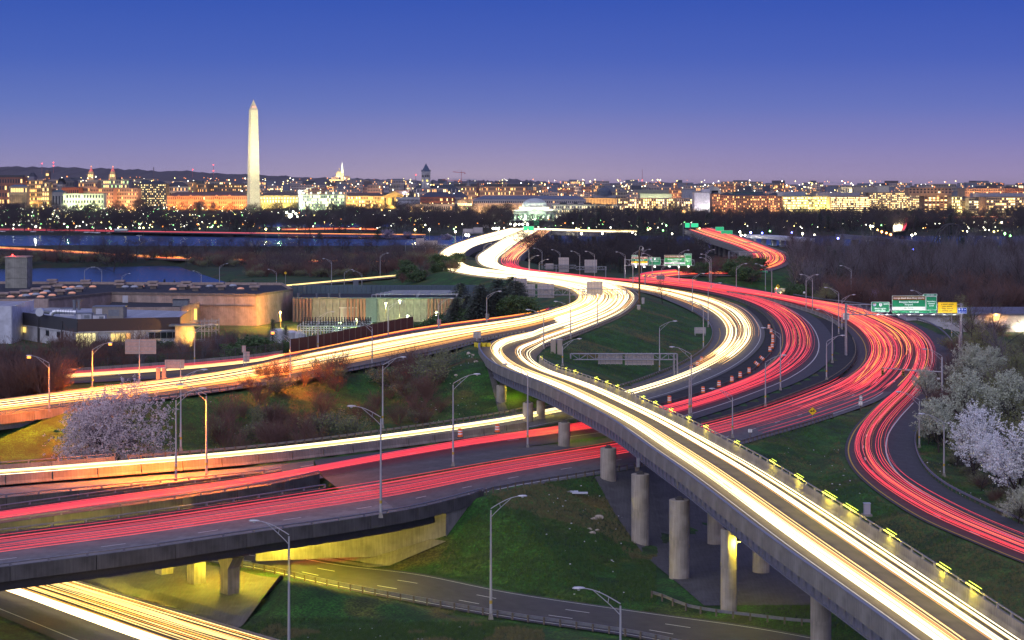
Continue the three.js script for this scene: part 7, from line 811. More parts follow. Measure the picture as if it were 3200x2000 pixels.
crane(1442, 530, 575, 1415, 1453, 538, 4600, [.5, .12, .12], 'tall red tower crane right of the clock tower'); crane(1398, 556, 575, 1381, 1440, 563, 4700, [.5, .14, .1], 'low red crane arm behind the steep roofs'); crane(1463, 552, 575, 1414, 1486, 560, 5200, [.4, .42, .5], 'pale grey crane behind the red one'); crane(2322, 572, 590, 2282, 2338, 579, 4800, [.6, .42, .2], 'yellow crane above the brick hotel'); crane(2629, 564, 590, 2575, 2650, 571, 5200, [.5, .5, .55], 'pale crane with bright lamp above the banded office'); crane(1053, 576, 610, 1018, 1072, 560, 3300, [.12, .42, .46], 'turquoise lit crane mast behind the scaffolding');
{ const z = 2940, t = thing('tower_crane', 'glaring white lit crane mast in front of the scaffolding', 'crane', [X(937, z), 0, -z]), b = new MB(), S = z / F; for (const o of [-2.6, 2.6]) for (const q of [-2.6, 2.6]) b.tube(V(o * S, 0, q * S), V(o * S, Y(603, z), q * S), .35, .35, 4); for (let y = 0; y < Y(606, z); y += 3) { b.tube(V(-2.6 * S, y, 2.6 * S), V(2.6 * S, y + 3, 2.6 * S), .2, .2, 3); b.tube(V(2.6 * S, y, -2.6 * S), V(2.6 * S, y + 3, 2.6 * S), .2, .2, 3); } b.build('mast', std(.7, .72, .8, .5), t); flood(t, V(0, Y(600, z), 3), [1, 1, .9], 4000, 2.4); flood(t, V(0, 1.5, 6), [.85, .9, 1], 2500, .8); new MB().tube(V(0, Y(599, z), 0), V(X(985, z) - X(937, z), Y(583, z), 0), .6, .5, 4).build('jib', wm([.45, .45, .4]), t); }
// distant lamps: a post and a glowing globe each
{
const lampAt = (px, py, h, col, r, light = 0, label, group) => { const p = P(px, py, h), t = thing('park_lamp', label, 'lamp', [p.x, 0, p.z], 0, group); new MB().tube(V(0, 0, 0), V(0, h, 0), .14, .1, 5).build('post', M.post, t); const m = part('glowing_globe', new THREE.IcosahedronGeometry(r, 1), bulbM[col], t); m.position.y = h; if (light) { const c = { white: [1, .93, .7], yellow: [1, .8, .3], green: [.4, 1, .35], orange: [1, .45, .1], blue: [.2, .2, 1] }[col]; const l = new THREE.PointLight(C(...c), light); l.position.set(p.x, h, p.z + r + .3); l.shadow.radius = 20; l.castShadow = true; l.name = 'park_lamp_bulb'; scene.add(l); } };
const big = [[26, 636, 'white', 1.7], [165, 668, 'yellow', 1.9], [122, 668, 'yellow', 1.1], [128, 668, 'yellow', 1.1], [68, 669, 'white', 1.0], [72, 654, 'white', 1.0], [66, 663, 'yellow', 1], [206, 675, 'yellow', 1.2], [278, 677, 'green', 1.2], [284, 669, 'green', 1], [112, 708, 'white', 1.1], [211, 709, 'green', 1.1], [344, 712, 'green', 1.0], [107, 689, 'yellow', 1], [50, 677, 'orange', 1], [53, 654, 'green', .9], [105, 674, 'green', .9], [334, 670, 'white', .9], [364, 674, 'yellow', 1], [463, 675, 'green', 1.1], [448, 712, 'yellow', 1], [520, 671, 'green', 1.1], [530, 676, 'yellow', 1], [545, 676, 'yellow', 1.1], [573, 670, 'yellow', 1], [593, 671, 'yellow', 1.1], [602, 671, 'white', .9], [639, 672, 'green', 1.2], [668, 674, 'yellow', 1.1], [735, 670, 'yellow', 1.1], [758, 673, 'green', 1.1], [403, 657, 'yellow', 1], [423, 657, 'yellow', 1], [291, 656, 'yellow', .9], [812, 669, 'green', .9], [831, 716, 'yellow', 1.1], [871, 715, 'green', 1.2], [982, 672, 'yellow', .9], [1116, 662, 'green', 1.1], [1193, 656, 'orange', 1.1], [1250, 680, 'white', 2.2], [1215, 657, 'yellow', .8], [1284, 659, 'yellow', .9], [1326, 659, 'yellow', .9], [1380, 640, 'orange', 1.1], [1410, 678, 'white', 1.7], [1342, 717, 'white', 1.3], [1297, 718, 'yellow', 1.1], [1463, 672, 'orange', 1], [1461, 678, 'orange', .9], [1512, 683, 'white', 1.0], [1567, 672, 'orange', .8], [1575, 697, 'orange', 1], [1423, 724, 'white', 1.1], [1740, 680, 'white', 1.3], [1766, 697, 'orange', 1.0], [1825, 681, 'white', .9], [1875, 688, 'orange', .8], [1887, 693, 'orange', .7], [1840, 713, 'green', 1], [1908, 711, 'white', .9], [1817, 730, 'white', 1.2], [1883, 730, 'white', 1.1], [1976, 727, 'white', 1], [1985, 732, 'white', 1], [2015, 694, 'orange', 1], [2046, 700, 'orange', .9], [2082, 704, 'green', 1.1], [2032, 714, 'yellow', .9], [2025, 718, 'yellow', 1], [2100, 731, 'white', 1.1], [2072, 720, 'green', .9], [2034, 661, 'orange', 1.1], [2134, 660, 'orange', 1.5], [2219, 660, 'white', 1.6], [2186, 714, 'yellow', 1], [2312, 725, 'white', 1.1], [2316, 735, 'white', 1.1], [2328, 735, 'white', 1], [2346, 727, 'blue', 1.2], [2382, 728, 'blue', 1.0], [2298, 750, 'blue', 1.6], [2475, 727, 'blue', 1.2], [2619, 745, 'blue', 1.2], [2853, 779, 'blue', .8], [2406, 722, 'green', 1], [2508, 730, 'white', 1.2], [2545, 734, 'white', 1], [2585, 686, 'orange', 1], [2705, 694, 'orange', .9], [2850, 735, 'white', 1.1], [2860, 731, 'white', 1], [3044, 695, 'white', 1.4], [3079, 695, 'white', 1.7], [3130, 695, 'white', 1.4], [3124, 697, 'yellow', 1.1], [3010, 720, 'yellow', 1], [3106, 724, 'yellow', 1], [3140, 730, 'green', 1.3], [3156, 737, 'green', 1.4], [3190, 664, 'yellow', 1.2], [3195, 666, 'green', 1], [1595, 700, 'white', 1], [3022, 723, 'white', .8], [2949, 697, 'orange', 1], [1549, 714, 'white', 1.5], [1541, 714, 'white', 1.3], [1557, 715, 'white', 1.3], [1456, 734, 'white', 1.4], [1464, 735, 'white', 1.4], [1610, 701, 'white', 1.5], [1622, 701, 'white', 1.3], [1634, 701, 'white', 1.4], [1648, 701, 'white', 1.6], [2720, 706, 'white', 1.2], [2728, 707, 'white', 1.1], [2755, 724, 'orange', 1.6], [2770, 728, 'orange', 1.4], [2783, 733, 'orange', 1.7], [2742, 718, 'orange', 1.1], [2795, 668, 'yellow', 1.3], [2560, 668, 'yellow', 1.6], [2575, 666, 'yellow', 1.4], [2990, 664, 'yellow', 1.4], [3005, 662, 'yellow', 1.3], [2975, 665, 'yellow', 1.3], [3112, 688, 'orange', .9]];
const place2 = (px) => px < 780 ? 'in the park left of the obelisk' : px < 1300 ? 'around the tidal basin' : px < 1760 ? 'near the glaring far bridge' : px < 2240 ? 'before the government office' : 'among the trees on the right bank';
for (const [px, py, col, r] of big) lampAt(px, py, 8, col, r * .62, r > 1.05 ? 420 * r : 0, `${col} glowing lamp ${place2(px)}`, `${col} lamps ${place2(px)}`);
{ const p = P(907, 674, 10), t = thing('stadium_lamp', 'dazzling white lamp cluster below right of the obelisk', 'lamp', [p.x, 0, p.z]); new MB().tube(V(0, 0, 0), V(0, 10, 0), .3, .2, 6).build('post', M.post, t); for (const [dx, dy, r] of [[0, 0, 2.2], [-2.5, 3, 1], [4, 2, 1], [5, -1, 1.1], [2, 4, .8]]) { const m = part('glowing_globe', new THREE.IcosahedronGeometry(r, 1), bulbM.white, t); m.position.set(dx * 1.4, 10 + dy, 0); } const l = new THREE.PointLight(C(1, .9, .6), 9000); l.position.set(p.x, 10, p.z + 4); l.shadow.radius = 40; l.castShadow = true; l.name = 'stadium_lamp_bulb'; scene.add(l); }
// hundreds of smaller ones: one object per colour
seed(101); const geo = new THREE.IcosahedronGeometry(1, 0), sets = { white: [], yellow: [], green: [], orange: [] };
for (let i = 0; i < 1300; i++) { const u = rnd(), px = u < .55 ? rr(-20, 800) : rr(800, 3220), py = px < 800 ? rr(640, 718) : px < 1500 ? rr(650, 730) : px < 2250 ? rr(676, 742) : rr(676, 735), k = rnd(), p = P(px, py, rr(3, 9)); if (isWater(p.x, p.z) > .1) continue; sets[k < .5 ? 'white' : k < .72 ? 'yellow' : k < .88 ? 'green' : 'orange'].push([p, rr(.22, .62)]); }
for (let i = 0; i < 620; i++) { const px = rr(0, 3200), drop = lerp(-6, 9, clamp(px / 2600)), p = D(px, rr(556, 600) + drop, rr(3000, 5000)); sets[pick(['orange', 'orange', 'yellow', 'white'])].push([p, rr(.4, 1.05)]); }
for (const c in sets) { const im = new THREE.InstancedMesh(geo, bulbM[c], sets[c].length), m4 = new THREE.Matrix4(); sets[c].forEach(([p, s], j) => im.setMatrixAt(j, m4.compose(p, new THREE.Quaternion(), V(s, s, s)))); im.name = 'distant_' + c + '_lights'; tag(im, `countless tiny ${c} lights of the far park and city`, 'city lights', null, 'stuff'); scene.add(im); }
}
// bridges over the river, far side
{ const F2 = R.far, t = thing('river_bridge', 'grey river bridge carrying the far white and red streaks', 'bridge'); for (const [r, s1] of [[R.main, R.main.row(3)], [F2, F2.row(3)]]) for (const q of [0, 1]) new MB().sweep(arc(r.edge(q, 0, s1), 8), [[-.3, -2.4], [.3, -2.4], [.3, .9], [-.3, .9]], { closed: true }).build('fascia', M.concrete, t);
const pk = R.parkway, t2 = thing('river_bridge', 'concrete pier bridge carrying the red parkway over the river', 'bridge'); for (const q of [0, 1]) new MB().sweep(arc(pk.edge(q, 0, pk.row(3)), 6), [[-.3, -2.2], [.3, -2.2], [.3, .9], [-.3, .9]], { closed: true }).build('fascia', M.concrete, t2); for (const p of arc(pk.edge(.5, .02, pk.row(3)), 24)) new MB().box(p.x, -3, p.z, 12, p.y + .6, 2.2, .5).build('pier', M.concrete, t2);
const spur = R.spur = new Road([[1662, 716, 1670, 722, 9.1, 1], [1760, 719, 1760, 725, 9, 1], [1830, 721, 1830, 728, 8, 1], [1990, 722, 1990, 729, 5, 1]]); spur.key = 'spur'; roadMesh.spur = struct('road', spur.geo(), M.asphaltOld); trails(spur, 'glaring white streak on the right-hand ramp of the far bridge', [['white', 9, .2, .8, { r: .2, cut: .3 }], ['warm', 6, .1, .9, { r: .18, cut: .3 }]]); const t3 = thing('ramp_bridge', 'pale concrete ramp with arch below the glaring white streak', 'bridge'); new MB().sweep(arc(spur.edge(1, 0, .8), 8), [[-.3, -2.4], [.3, -2.4], [.3, .9], [-.3, .9]], { closed: true }).build('fascia', M.concrete, t3); for (const f of [.25, .5, .72]) { const p = spur.at(f, .6); new MB().box(p.x, -3, p.z, 3, p.y + .6, 6).build('pier', M.concrete, t3); }
const rail = thing('railway_bridge', 'long dark railway girder bridge behind the grey wood', 'bridge'); const rp = [[2618, 731], [2760, 742], [2896, 757], [2990, 764]].map(([a, b]) => P(a, b, 7)); new MB().sweep(arc(rp, 20), [[-2, -3], [2, -3], [2, 0], [-2, 0]], { closed: true }).build('girder', std(.08, .08, .11, .7), rail); for (const p of arc(rp, 34)) new MB().box(p.x, -3, p.z, 5, 7, 3).build('pier', M.concreteDark, rail);
const tr = thing('truss_span', 'dark steel swing truss rising over the railway bridge', 'truss'), tp = P(2972, 776, 6), zt = -tp.z, b = new MB(), px = (a) => X(a, zt), yb = 6, hs = [4, 10, 13, 14, 13, 10, 4]; for (const o of [-4, 4]) for (let i = 0; i < 7; i++) { const x = px(lerp(2920, 3026, i / 6)); b.tube(V(x, yb, tp.z + o), V(x, yb + hs[i], tp.z + o), .35, .35, 4); if (i < 6) { const x2 = px(lerp(2920, 3026, (i + 1) / 6)); b.tube(V(x, yb + hs[i], tp.z + o), V(x2, yb + hs[i + 1], tp.z + o), .4, .4, 4); b.tube(V(x, yb, tp.z + o), V(x2, yb, tp.z + o), .5, .5, 4); b.tube(V(x, i % 2 ? yb : yb + hs[i], tp.z + o), V(x2, i % 2 ? yb + hs[i + 1] : yb, tp.z + o), .25, .25, 4); } } b.build('truss_frame', std(.04, .035, .04, .7), tr, 'stuff');
const wb = thing('river_bridge', 'white concrete bridge end right of the red parkway', 'bridge'), wp = [[2355, 733], [2430, 737], [2520, 745]].map(([a, b2]) => P(a, b2, 8)); new MB().sweep(arc(wp, 10), [[-6, -2.2], [6, -2.2], [6, 0], [-6, 0]], { closed: true }).build('deck', std(.5, .5, .56, .8), wb); for (const p of arc(wp, 14)) new MB().box(p.x, -3, p.z, 2.4, 9, 9).build('pier', std(.42, .44, .5, .8), wb);
const bs = thing('basin_gate', 'dark stone sluice gate with arches at the tidal basin', 'sluice gate'), zg = 1700, gx = (a) => X(a, zg); for (const [a, c] of [[1020, 1086], [1117, 1176]]) new MB().box((gx(a) + gx(c)) / 2, -2, -zg, gx(c) - gx(a), 5.2, 6).build('wall', wm([.09, .09, .12]), bs); for (const a of [1088, 1116]) { new MB().box(gx(a), -2, -zg, 3, 7.2, 7).build('gate_pier', wm([.12, .12, .15]), bs); } new MB().box(gx(1102), -2, -zg + .5, gx(1114) - gx(1090), 2.6, 1).build('gate_leaf', wm([.2, .28, .34]), bs); const op = new MB(); for (const a of [1034, 1047, 1060, 1073, 1128, 1141, 1154]) op.box(gx(a), -1.5, -zg + 3.05, 2.4, 2.2, .2); op.build('opening', std(.01, .01, .015, .9), bs, 'stuff'); new MB().box((gx(1020) + gx(1176)) / 2, 3.3, -zg, gx(1176) - gx(1020), .5, 7).build('coping', wm([.2, .18, .18]), bs); }  // gate arches are solid near-black boxes with the shade painted in
// streaks over the river and beyond
{ const far2 = R.quay = new Road([[880, 716, 880, 722, 3], [1090, 714, 1090, 719, 3], [1180, 716, 1180, 721, 3]]); far2.key = 'quay'; trails(far2, 'red streak over the basin gate', [['red', 3, .2, .8, { r: .16, cut: 0 }], ['amber', 2, .3, .9, { r: .12, cut: .4 }]]);
const fw = R.freeway = new Road([[2788, 726, 2826, 722, 6, 1], [2790, 706, 2834, 704, 7, 1], [2797, 688, 2836, 688, 8, 1], [2806, 677, 2838, 678, 9, 1]]); fw.key = 'freeway'; roadMesh.freeway = struct('road', fw.geo(), M.asphaltOld); trails(fw, 'glaring white streaks rising toward the office towers on the right', [['white', 20, .08, .66, { r: .38, wob: .05, cut: .4 }], ['warm', 6, .05, .7, { r: .22 }], ['red', 5, .75, .95, { r: .2 }]]);
const el = R.elevated = new Road([[2840, 677, 2840, 683, 9, 1], [2920, 680, 2920, 686, 9, 1], [3060, 676, 3060, 683, 9, 1], [3160, 677, 3160, 684, 8, 1], [3260, 680, 3260, 686, 7, 1]]); el.key = 'elevated'; roadMesh.elevated = struct('road', el.geo(), M.asphaltOld); trails(el, 'soft red streaks on the elevated road before the offices', [['red', 5, .2, .8, { r: .18, s1: .7 }], ['warm', 5, .2, .8, { r: .16, cut: .5 }]]); const t = thing('elevated_bridge', 'pale elevated road bridge before the right-hand offices', 'bridge'); new MB().sweep(arc(el.edge(1, 0, 1), 10), [[-.4, -2.6], [.4, -2.6], [.4, 1], [-.4, 1]], { closed: true }).build('fascia', std(.46, .42, .32, .8), t); for (const p of arc(el.edge(.5), 30)) new MB().box(p.x, -1, p.z, 2.4, p.y + 1, 3).build('pier', M.concrete, t); }
// cars along the far bank, a bus, a flashing truck
{ const car = (col) => { const t = new THREE.Group(); const m = std(...col, .3, { metalness: .2 }); new MB().box(0, .35, 0, 4.5, .55, 1.8).build('body', m, t); new MB().box(-.1, .9, 0, 2.6, .55, 1.6, 0, .78).build('cabin', std(.03, .035, .05, .15), t); for (const [x, z] of [[-1.4, .85], [1.4, .85], [-1.4, -.85], [1.4, -.85]]) { const w = new MB(); w.tube(V(x, .33, z - .1), V(x, .33, z + .1), .33, .33, 10, true); w.build('wheel', M.black, t); } return t; }; const kinds = [['white', car([.7, .7, .72])], ['dark', car([.05, .05, .07])], ['silver', car([.4, .41, .45])]];
seed(111); [8, 65, 104, 160, 238, 271, 290, 305, 340, 435, 454, 471, 532, 570, 611, 628, 648, 690, 710, 728, 766].forEach((px, i) => { const k = i % 3, [n, q] = kinds[[0, 1, 0, 2, 1, 0, 2][i % 7] % 3], o = q.clone(), p = P(px, 724 + px * .006, 1.6); o.name = numbered('parked_car'); o.position.set(p.x, ground(p.x, p.z), p.z); scene.add(o); tag(o, `${n} car parked along the far river bank`, 'car', `${n} cars along the far bank`); });
for (let i = 0; i < 34; i++) { const [n, q] = pick(kinds), o = q.clone(), p = P(rr(1880, 2085), rr(731, 741), 1.5); o.name = numbered('parked_car'); o.position.set(p.x, ground(p.x, p.z), p.z); o.rotation.y = rr(-.3, .3) + 1.2; scene.add(o); tag(o, `${n} car in the crowded car park across the river`, 'car', `${n} cars in the far car park`); }
{ const p = P(379, 725, 1.6), t = thing('coach', 'long dark coach with lit windows on the far river bank', 'coach', [p.x, ground(p.x, p.z), p.z]); new MB().box(0, .4, 0, 11.5, 3, 2.5).build('body', std(.1, .1, .14, .4), t); new MB().box(0, 1.7, 1.2, 10.6, 1.0, .2).build('window_band', glow(.7, .85, 1, .35), t); for (const x of [-4, 3.6]) { const w = new MB(); w.tube(V(x, .5, 1.1), V(x, .5, 1.3), .5, .5, 10, true); w.build('wheel', M.black, t); } }
{ const p = P(2452, 903, 4.5), t = thing('service_truck', 'service truck with flashing yellow and red lights beside the dark bushes', 'truck', [p.x, ground(p.x, p.z), p.z], .2); new MB().box(-.8, .7, 0, 5.6, 2.0, 2.3).build('box_body', std(.45, .42, .36, .5), t); new MB().box(3.0, .7, 0, 1.9, 1.5, 2.2).build('cab', std(.4, .4, .4, .4), t); new MB().box(3.2, 1.4, .2, 1.6, .6, 1.9).build('windscreen', std(.03, .03, .04, .15), t); for (const [x, z2] of [[-2.2, 1.05], [2.8, 1.05], [-2.2, -1.05], [2.8, -1.05]]) { const w = new MB(); w.tube(V(x, .5, z2 - .15), V(x, .5, z2 + .15), .5, .5, 12, true); w.build('wheel', M.black, t); } new MB().box(-.8, .9, 1.17, 5.4, .25, .03).build('red_stripe', std(.5, .03, .02, .4), t); for (const [x, y, z2, c] of [[-3.4, 2.9, .8, 'yellow'], [1.6, 2.9, .8, 'yellow'], [2.4, 2.3, .9, 'yellow'], [3.9, 1.1, .8, 'white'], [3.9, 1.1, -.6, 'white'], [-3.6, 1.2, .9, 'red'], [-3.5, 2.5, 1, 'red'], [-2, 1.2, 1.2, 'yellow'], [.6, 1.0, 1.2, 'yellow']]) { const m = part('flashing_light', new THREE.IcosahedronGeometry(.16, 1), bulbM[c], t); m.position.set(x, y, z2); } for (const [x, c] of [[-3, [1, .3, .1]], [3, [1, .8, .3]]]) { const l = new THREE.PointLight(C(...c), 120); l.position.set(p.x + x, ground(p.x, p.z) + 3.2, p.z + 1.6); l.castShadow = true; l.shadow.radius = 6; l.name = 'flashing_light_bulb'; scene.add(l); } }
{ const t = thing('warehouse', 'low white warehouse with an orange wall lamp at the right edge', 'building', [X(3120, 560), 0, -566]), S = 560 / F; const p = D(3110, 988, 560); new MB().box(0, -1, 0, 52, Y(985, 560) + 1, 12).build('wall', std(.6, .58, .64, .8, { map: T.stone }), t); new MB().box(0, Y(985, 560), -8, 52.6, .5, 30).build('roof', std(.12, .12, .17, .8), t); flood(t, V(p.x - t.position.x, p.y - .3, 7.2), [1, .45, .1], 90, .25); const q = D(3193, 1032, 560); flood(t, V(q.x - t.position.x, q.y, 7.2), [1, .85, .5], 50, .25); }
}
// ---------------------------------------------------------------- trees, shrubs, grass
function grow(sd, H, o = {}) {
seed(sd);
const { levels = 4, kids = [7, 6, 5, 4], spread = .62, trunk = .28, r0 = H * .018, up = .22, wig = .16, shrink = .56, stems = 1, sides = [6, 4, 3, 3], leafAt = 3, twigR = .012 } = o;
const wood = new MB(), twig = new MB(), tips = [];
function branch(p, d, L, r, lv) {
const n = lv < 2 ? 5 : 3; let q = p.clone(), dir = d.clone(); const pts = [q.clone()];
for (let i = 0; i < n; i++) { dir.add(V(rr(-1, 1), rr(-1, 1) + up * (lv ? 1 : 0), rr(-1, 1)).multiplyScalar(wig)).normalize(); q = q.clone().addScaledVector(dir, L / n); pts.push(q); }
const rad = (t) => lerp(r, lv >= levels - 1 ? twigR : r * .42, t), b = lv < 2 ? wood : twig, s = sides[Math.min(lv, sides.length - 1)];
for (let i = 0; i < n; i++) b.tube(pts[i], pts[i + 1], rad(i / n), rad((i + 1) / n), s);
if (lv >= leafAt) for (let i = 1; i <= n; i++) tips.push([pts[i], dir.clone()]);
if (lv + 1 >= levels) return;
const k = kids[lv], from = lv ? .25 : trunk;
for (let i = 0; i < k; i++) {
const t = lerp(from, 1, (i + rnd() * .7) / k), f = Math.min(n - 1, Math.floor(t * n)), at = pts[f].clone().lerp(pts[f + 1], t * n - f), ax = pts[f + 1].clone().sub(pts[f]).normalize();
const a = i * 2.4 + rnd() * 1.2, u = V(1, 0, 0).cross(ax).lengthSq() > .1 ? V(1, 0, 0).cross(ax).normalize() : V(0, 0, 1), w = ax.clone().cross(u), sp = spread * rr(.75, 1.3) * (lv ? 1 : lerp(1.25, .6, t));
branch(at, ax.clone().multiplyScalar(Math.cos(sp)).addScaledVector(u, Math.sin(sp) * Math.cos(a)).addScaledVector(w, Math.sin(sp) * Math.sin(a)).normalize(), L * shrink * rr(.8, 1.25) * (lv ? 1 : lerp(1.15, .75, t)), Math.max(twigR, rad(t) * .62), lv + 1);
}
}
for (let s = 0; s < stems; s++) branch(V(stems > 1 ? rr(-.25, .25) * H * .1 : 0, -.2, stems > 1 ? rr(-.25, .25) * H * .1 : 0), V(stems > 1 ? rr(-.6, .6) : rr(-.05, .05), 1, stems > 1 ? rr(-.6, .6) : rr(-.05, .05)).normalize(), H * (stems > 1 ? rr(.6, .95) : .78), r0, 0);
return { wood, twig, tips };
}
function foliage(tips, n, size, spread, tri = false) { const b = new MB(); for (const [p] of tips) for (let i = 0; i < n; i++) { const c = p.clone().add(V(rr(-1, 1), rr(-1, 1), rr(-1, 1)).multiplyScalar(spread)), a = V(rr(-1, 1), rr(-1, 1), rr(-1, 1)).normalize(), e = a.clone().cross(V(rr(-1, 1), rr(-1, 1), rr(-1, 1))).normalize(), s = size * rr(.6, 1.3); tri ? b.tri(c.clone().addScaledVector(a, s), c.clone().addScaledVector(e, s), c.clone().addScaledVector(a, -s)) : b.quad(c.clone().addScaledVector(a, s), c.clone().addScaledVector(e, s), c.clone().addScaledVector(a, -s), c.clone().addScaledVector(e, -s)); } return b; }
const leafM = (r, g, b) => new THREE.MeshPhysicalMaterial({ color: C(r, g, b), roughness: .9, transmission: .25, thickness: 0 });
const L_ = { white: leafM(.86, .86, .86), pinkish: leafM(.78, .64, .64), cream: leafM(.52, .55, .42), olive: leafM(.22, .235, .085), green: leafM(.06, .12, .03), dark: leafM(.02, .045, .02), lilac: leafM(.45, .33, .55), fresh: leafM(.12, .22, .03) };
const proto = {};
function make(key, name, parts) { const t = new THREE.Group(); t.name = name; for (const [n, mb, m] of parts) if (!mb.empty) { const q = mb.build(n, m, t); } proto[key] = t; return t; }
{
let g;
g = grow(11, 10, { levels: 4, kids: [9, 7, 6], spread: .72, trunk: .22 }); make('bareA', 'bare_tree', [['trunk', g.wood, M.bark], ['crown', g.twig, M.twig]]);
g = grow(12, 10, { levels: 4, kids: [8, 7, 7], spread: .85, trunk: .25, up: .15 }); make('bareB', 'bare_tree', [['trunk', g.wood, M.bark], ['crown', g.twig, M.twig]]);
g = grow(13, 10, { levels: 4, kids: [8, 6, 5], spread: .42, trunk: .2, up: .35, shrink: .5 }); make('bareC', 'bare_tree', [['trunk', g.wood, M.barkPale], ['crown', g.twig, M.twigPale]]);
g = grow(14, 10, { levels: 4, kids: [7, 5, 4], spread: .35, trunk: .3, up: .4, shrink: .45, wig: .1 }); make('pale', 'bare_tree', [['trunk', g.wood, M.barkPale], ['crown', g.twig, M.twigPale]]);
g = grow(24, 10, { levels: 4, kids: [9, 7, 5], spread: .75, trunk: .22, twigR: .034, sides: [5, 4, 3, 3] }); make('farA', 'bare_tree', [['trunk', g.wood, M.twigDark], ['crown', g.twig, M.twigDark]]);
g = grow(25, 10, { levels: 4, kids: [8, 7, 5], spread: .9, trunk: .25, up: .14, twigR: .036, sides: [5, 4, 3, 3] }); make('farB', 'bare_tree', [['trunk', g.wood, M.twigDark], ['crown', g.twig, M.twigDark]]);
g = grow(15, 10, { levels: 4, kids: [9, 7, 6], spread: .7, trunk: .15 }); make('olive', 'leafing_tree', [['trunk', g.wood, M.bark], ['crown', g.twig, M.twigPale], ['new_leaves', foliage(g.tips, 4, .10, .28), L_.olive]]);
g = grow(16, 10, { levels: 4, kids: [14, 9, 6], spread: .5, trunk: .1, up: .34, shrink: .5 }); make('pear', 'blossoming_tree', [['trunk', g.wood, M.bark], ['crown', g.twig, M.twig], ['blossom', foliage(g.tips, 7, .085, .17), L_.white]]);
g = grow(17, 10, { levels: 4, kids: [9, 7, 6], spread: .6, trunk: .18, up: .3 }); make('cream', 'blossoming_tree', [['trunk', g.wood, M.bark], ['crown', g.twig, M.twigPale], ['blossom', foliage(g.tips, 8, .10, .24), L_.cream]]);
g = grow(18, 10, { levels: 4, kids: [11, 8, 6], spread: .95, trunk: .06, stems: 3, up: .1, shrink: .6 }); make('magnolia', 'blossoming_tree', [['trunk', g.wood, M.bark], ['crown', g.twig, M.twig], ['blossom', foliage(g.tips, 7, .09, .2), L_.pinkish]]);
g = grow(19, 3, { levels: 3, kids: [8, 6, 3], stems: 9, spread: .4, trunk: .15, r0: .03, up: .3, sides: [3, 3, 3], leafAt: 2, twigR: .009 }); make('shrub', 'bare_shrub', [['stems', g.wood, M.twigRed], ['crown', g.twig, M.twigRed]]);
g = grow(20, 3, { levels: 3, kids: [8, 6, 3], stems: 8, spread: .5, trunk: .15, r0: .03, up: .25, sides: [3, 3, 3], leafAt: 1, twigR: .009 }); make('greenShrub', 'leafing_shrub', [['stems', g.wood, M.twigPale], ['crown', g.twig, M.twigPale], ['new_leaves', foliage(g.tips, 1, .07, .15), L_.olive]]);
g = grow(21, 3, { levels: 3, kids: [9, 7, 3], stems: 6, spread: .6, trunk: .05, r0: .04, up: .1, sides: [3, 3, 3], leafAt: 1 }); make('evergreen', 'evergreen_bush', [['stems', g.wood, M.bark], ['crown', foliage(g.tips, 7, .11, .22), L_.green]]);
{ seed(22); const w = new MB(), f = new MB(); w.tube(V(0, -.2, 0), V(0, 10, 0), .22, .03, 7); for (let i = 0; i < 46; i++) { const y = .8 + 9 * i / 46, L = 2.7 * Math.pow(1 - (y - .6) / 10, .8) + .15; for (let k = 0; k < 7; k++) { const a = i * 1.1 + k * .9 + rr(-.2, .2), l = L * rr(.7, 1.1), e = V(Math.cos(a) * l, y - l * .22 + rr(-.1, .1), Math.sin(a) * l); w.tube(V(0, y, 0), e, .02, .008, 3); for (let q = .25; q <= 1; q += .15) { const c = V(0, y, 0).lerp(e, q); for (let m = 0; m < 3; m++) { const d = V(rr(-1, 1), rr(-.5, .3), rr(-1, 1)).normalize().multiplyScalar(.26), s = V(-d.z, .02, d.x).multiplyScalar(.4); f.tri(c.clone().add(s), c.clone().sub(s), c.clone().add(d)); } } } } make('conifer', 'conifer', [['trunk', w, M.bark], ['crown', f, leafM(.045, .085, .04)]]); }
}
function plant(key, px, foot, topPx, h, label, category = 'tree', { group, wide = 1, natural = 10 } = {}) {
const p = P(px, foot, h); const z = -p.z, H = (foot - topPx) * z / F; p.y = ground(p.x, p.z) - .05; const t = proto[key].clone(); t.name = numbered(proto[key].name); t.position.copy(p); const s = H / natural; t.scale.set(s * wide, s, s * wide); t.rotation.y = rnd() * 6.28; scene.add(t); return tag(t, label, category, group);
}
function planted(key, x, z, H, label, category, group, wide = 1, natural = 10) { const t = proto[key].clone(); t.name = numbered(proto[key].name); t.position.set(x, ground(x, z) - .1, z); const s = H / natural; t.scale.set(s * wide, s, s * wide); t.rotation.y = rnd() * 6.28; scene.add(t); return tag(t, label, category, group); }
seed(31);
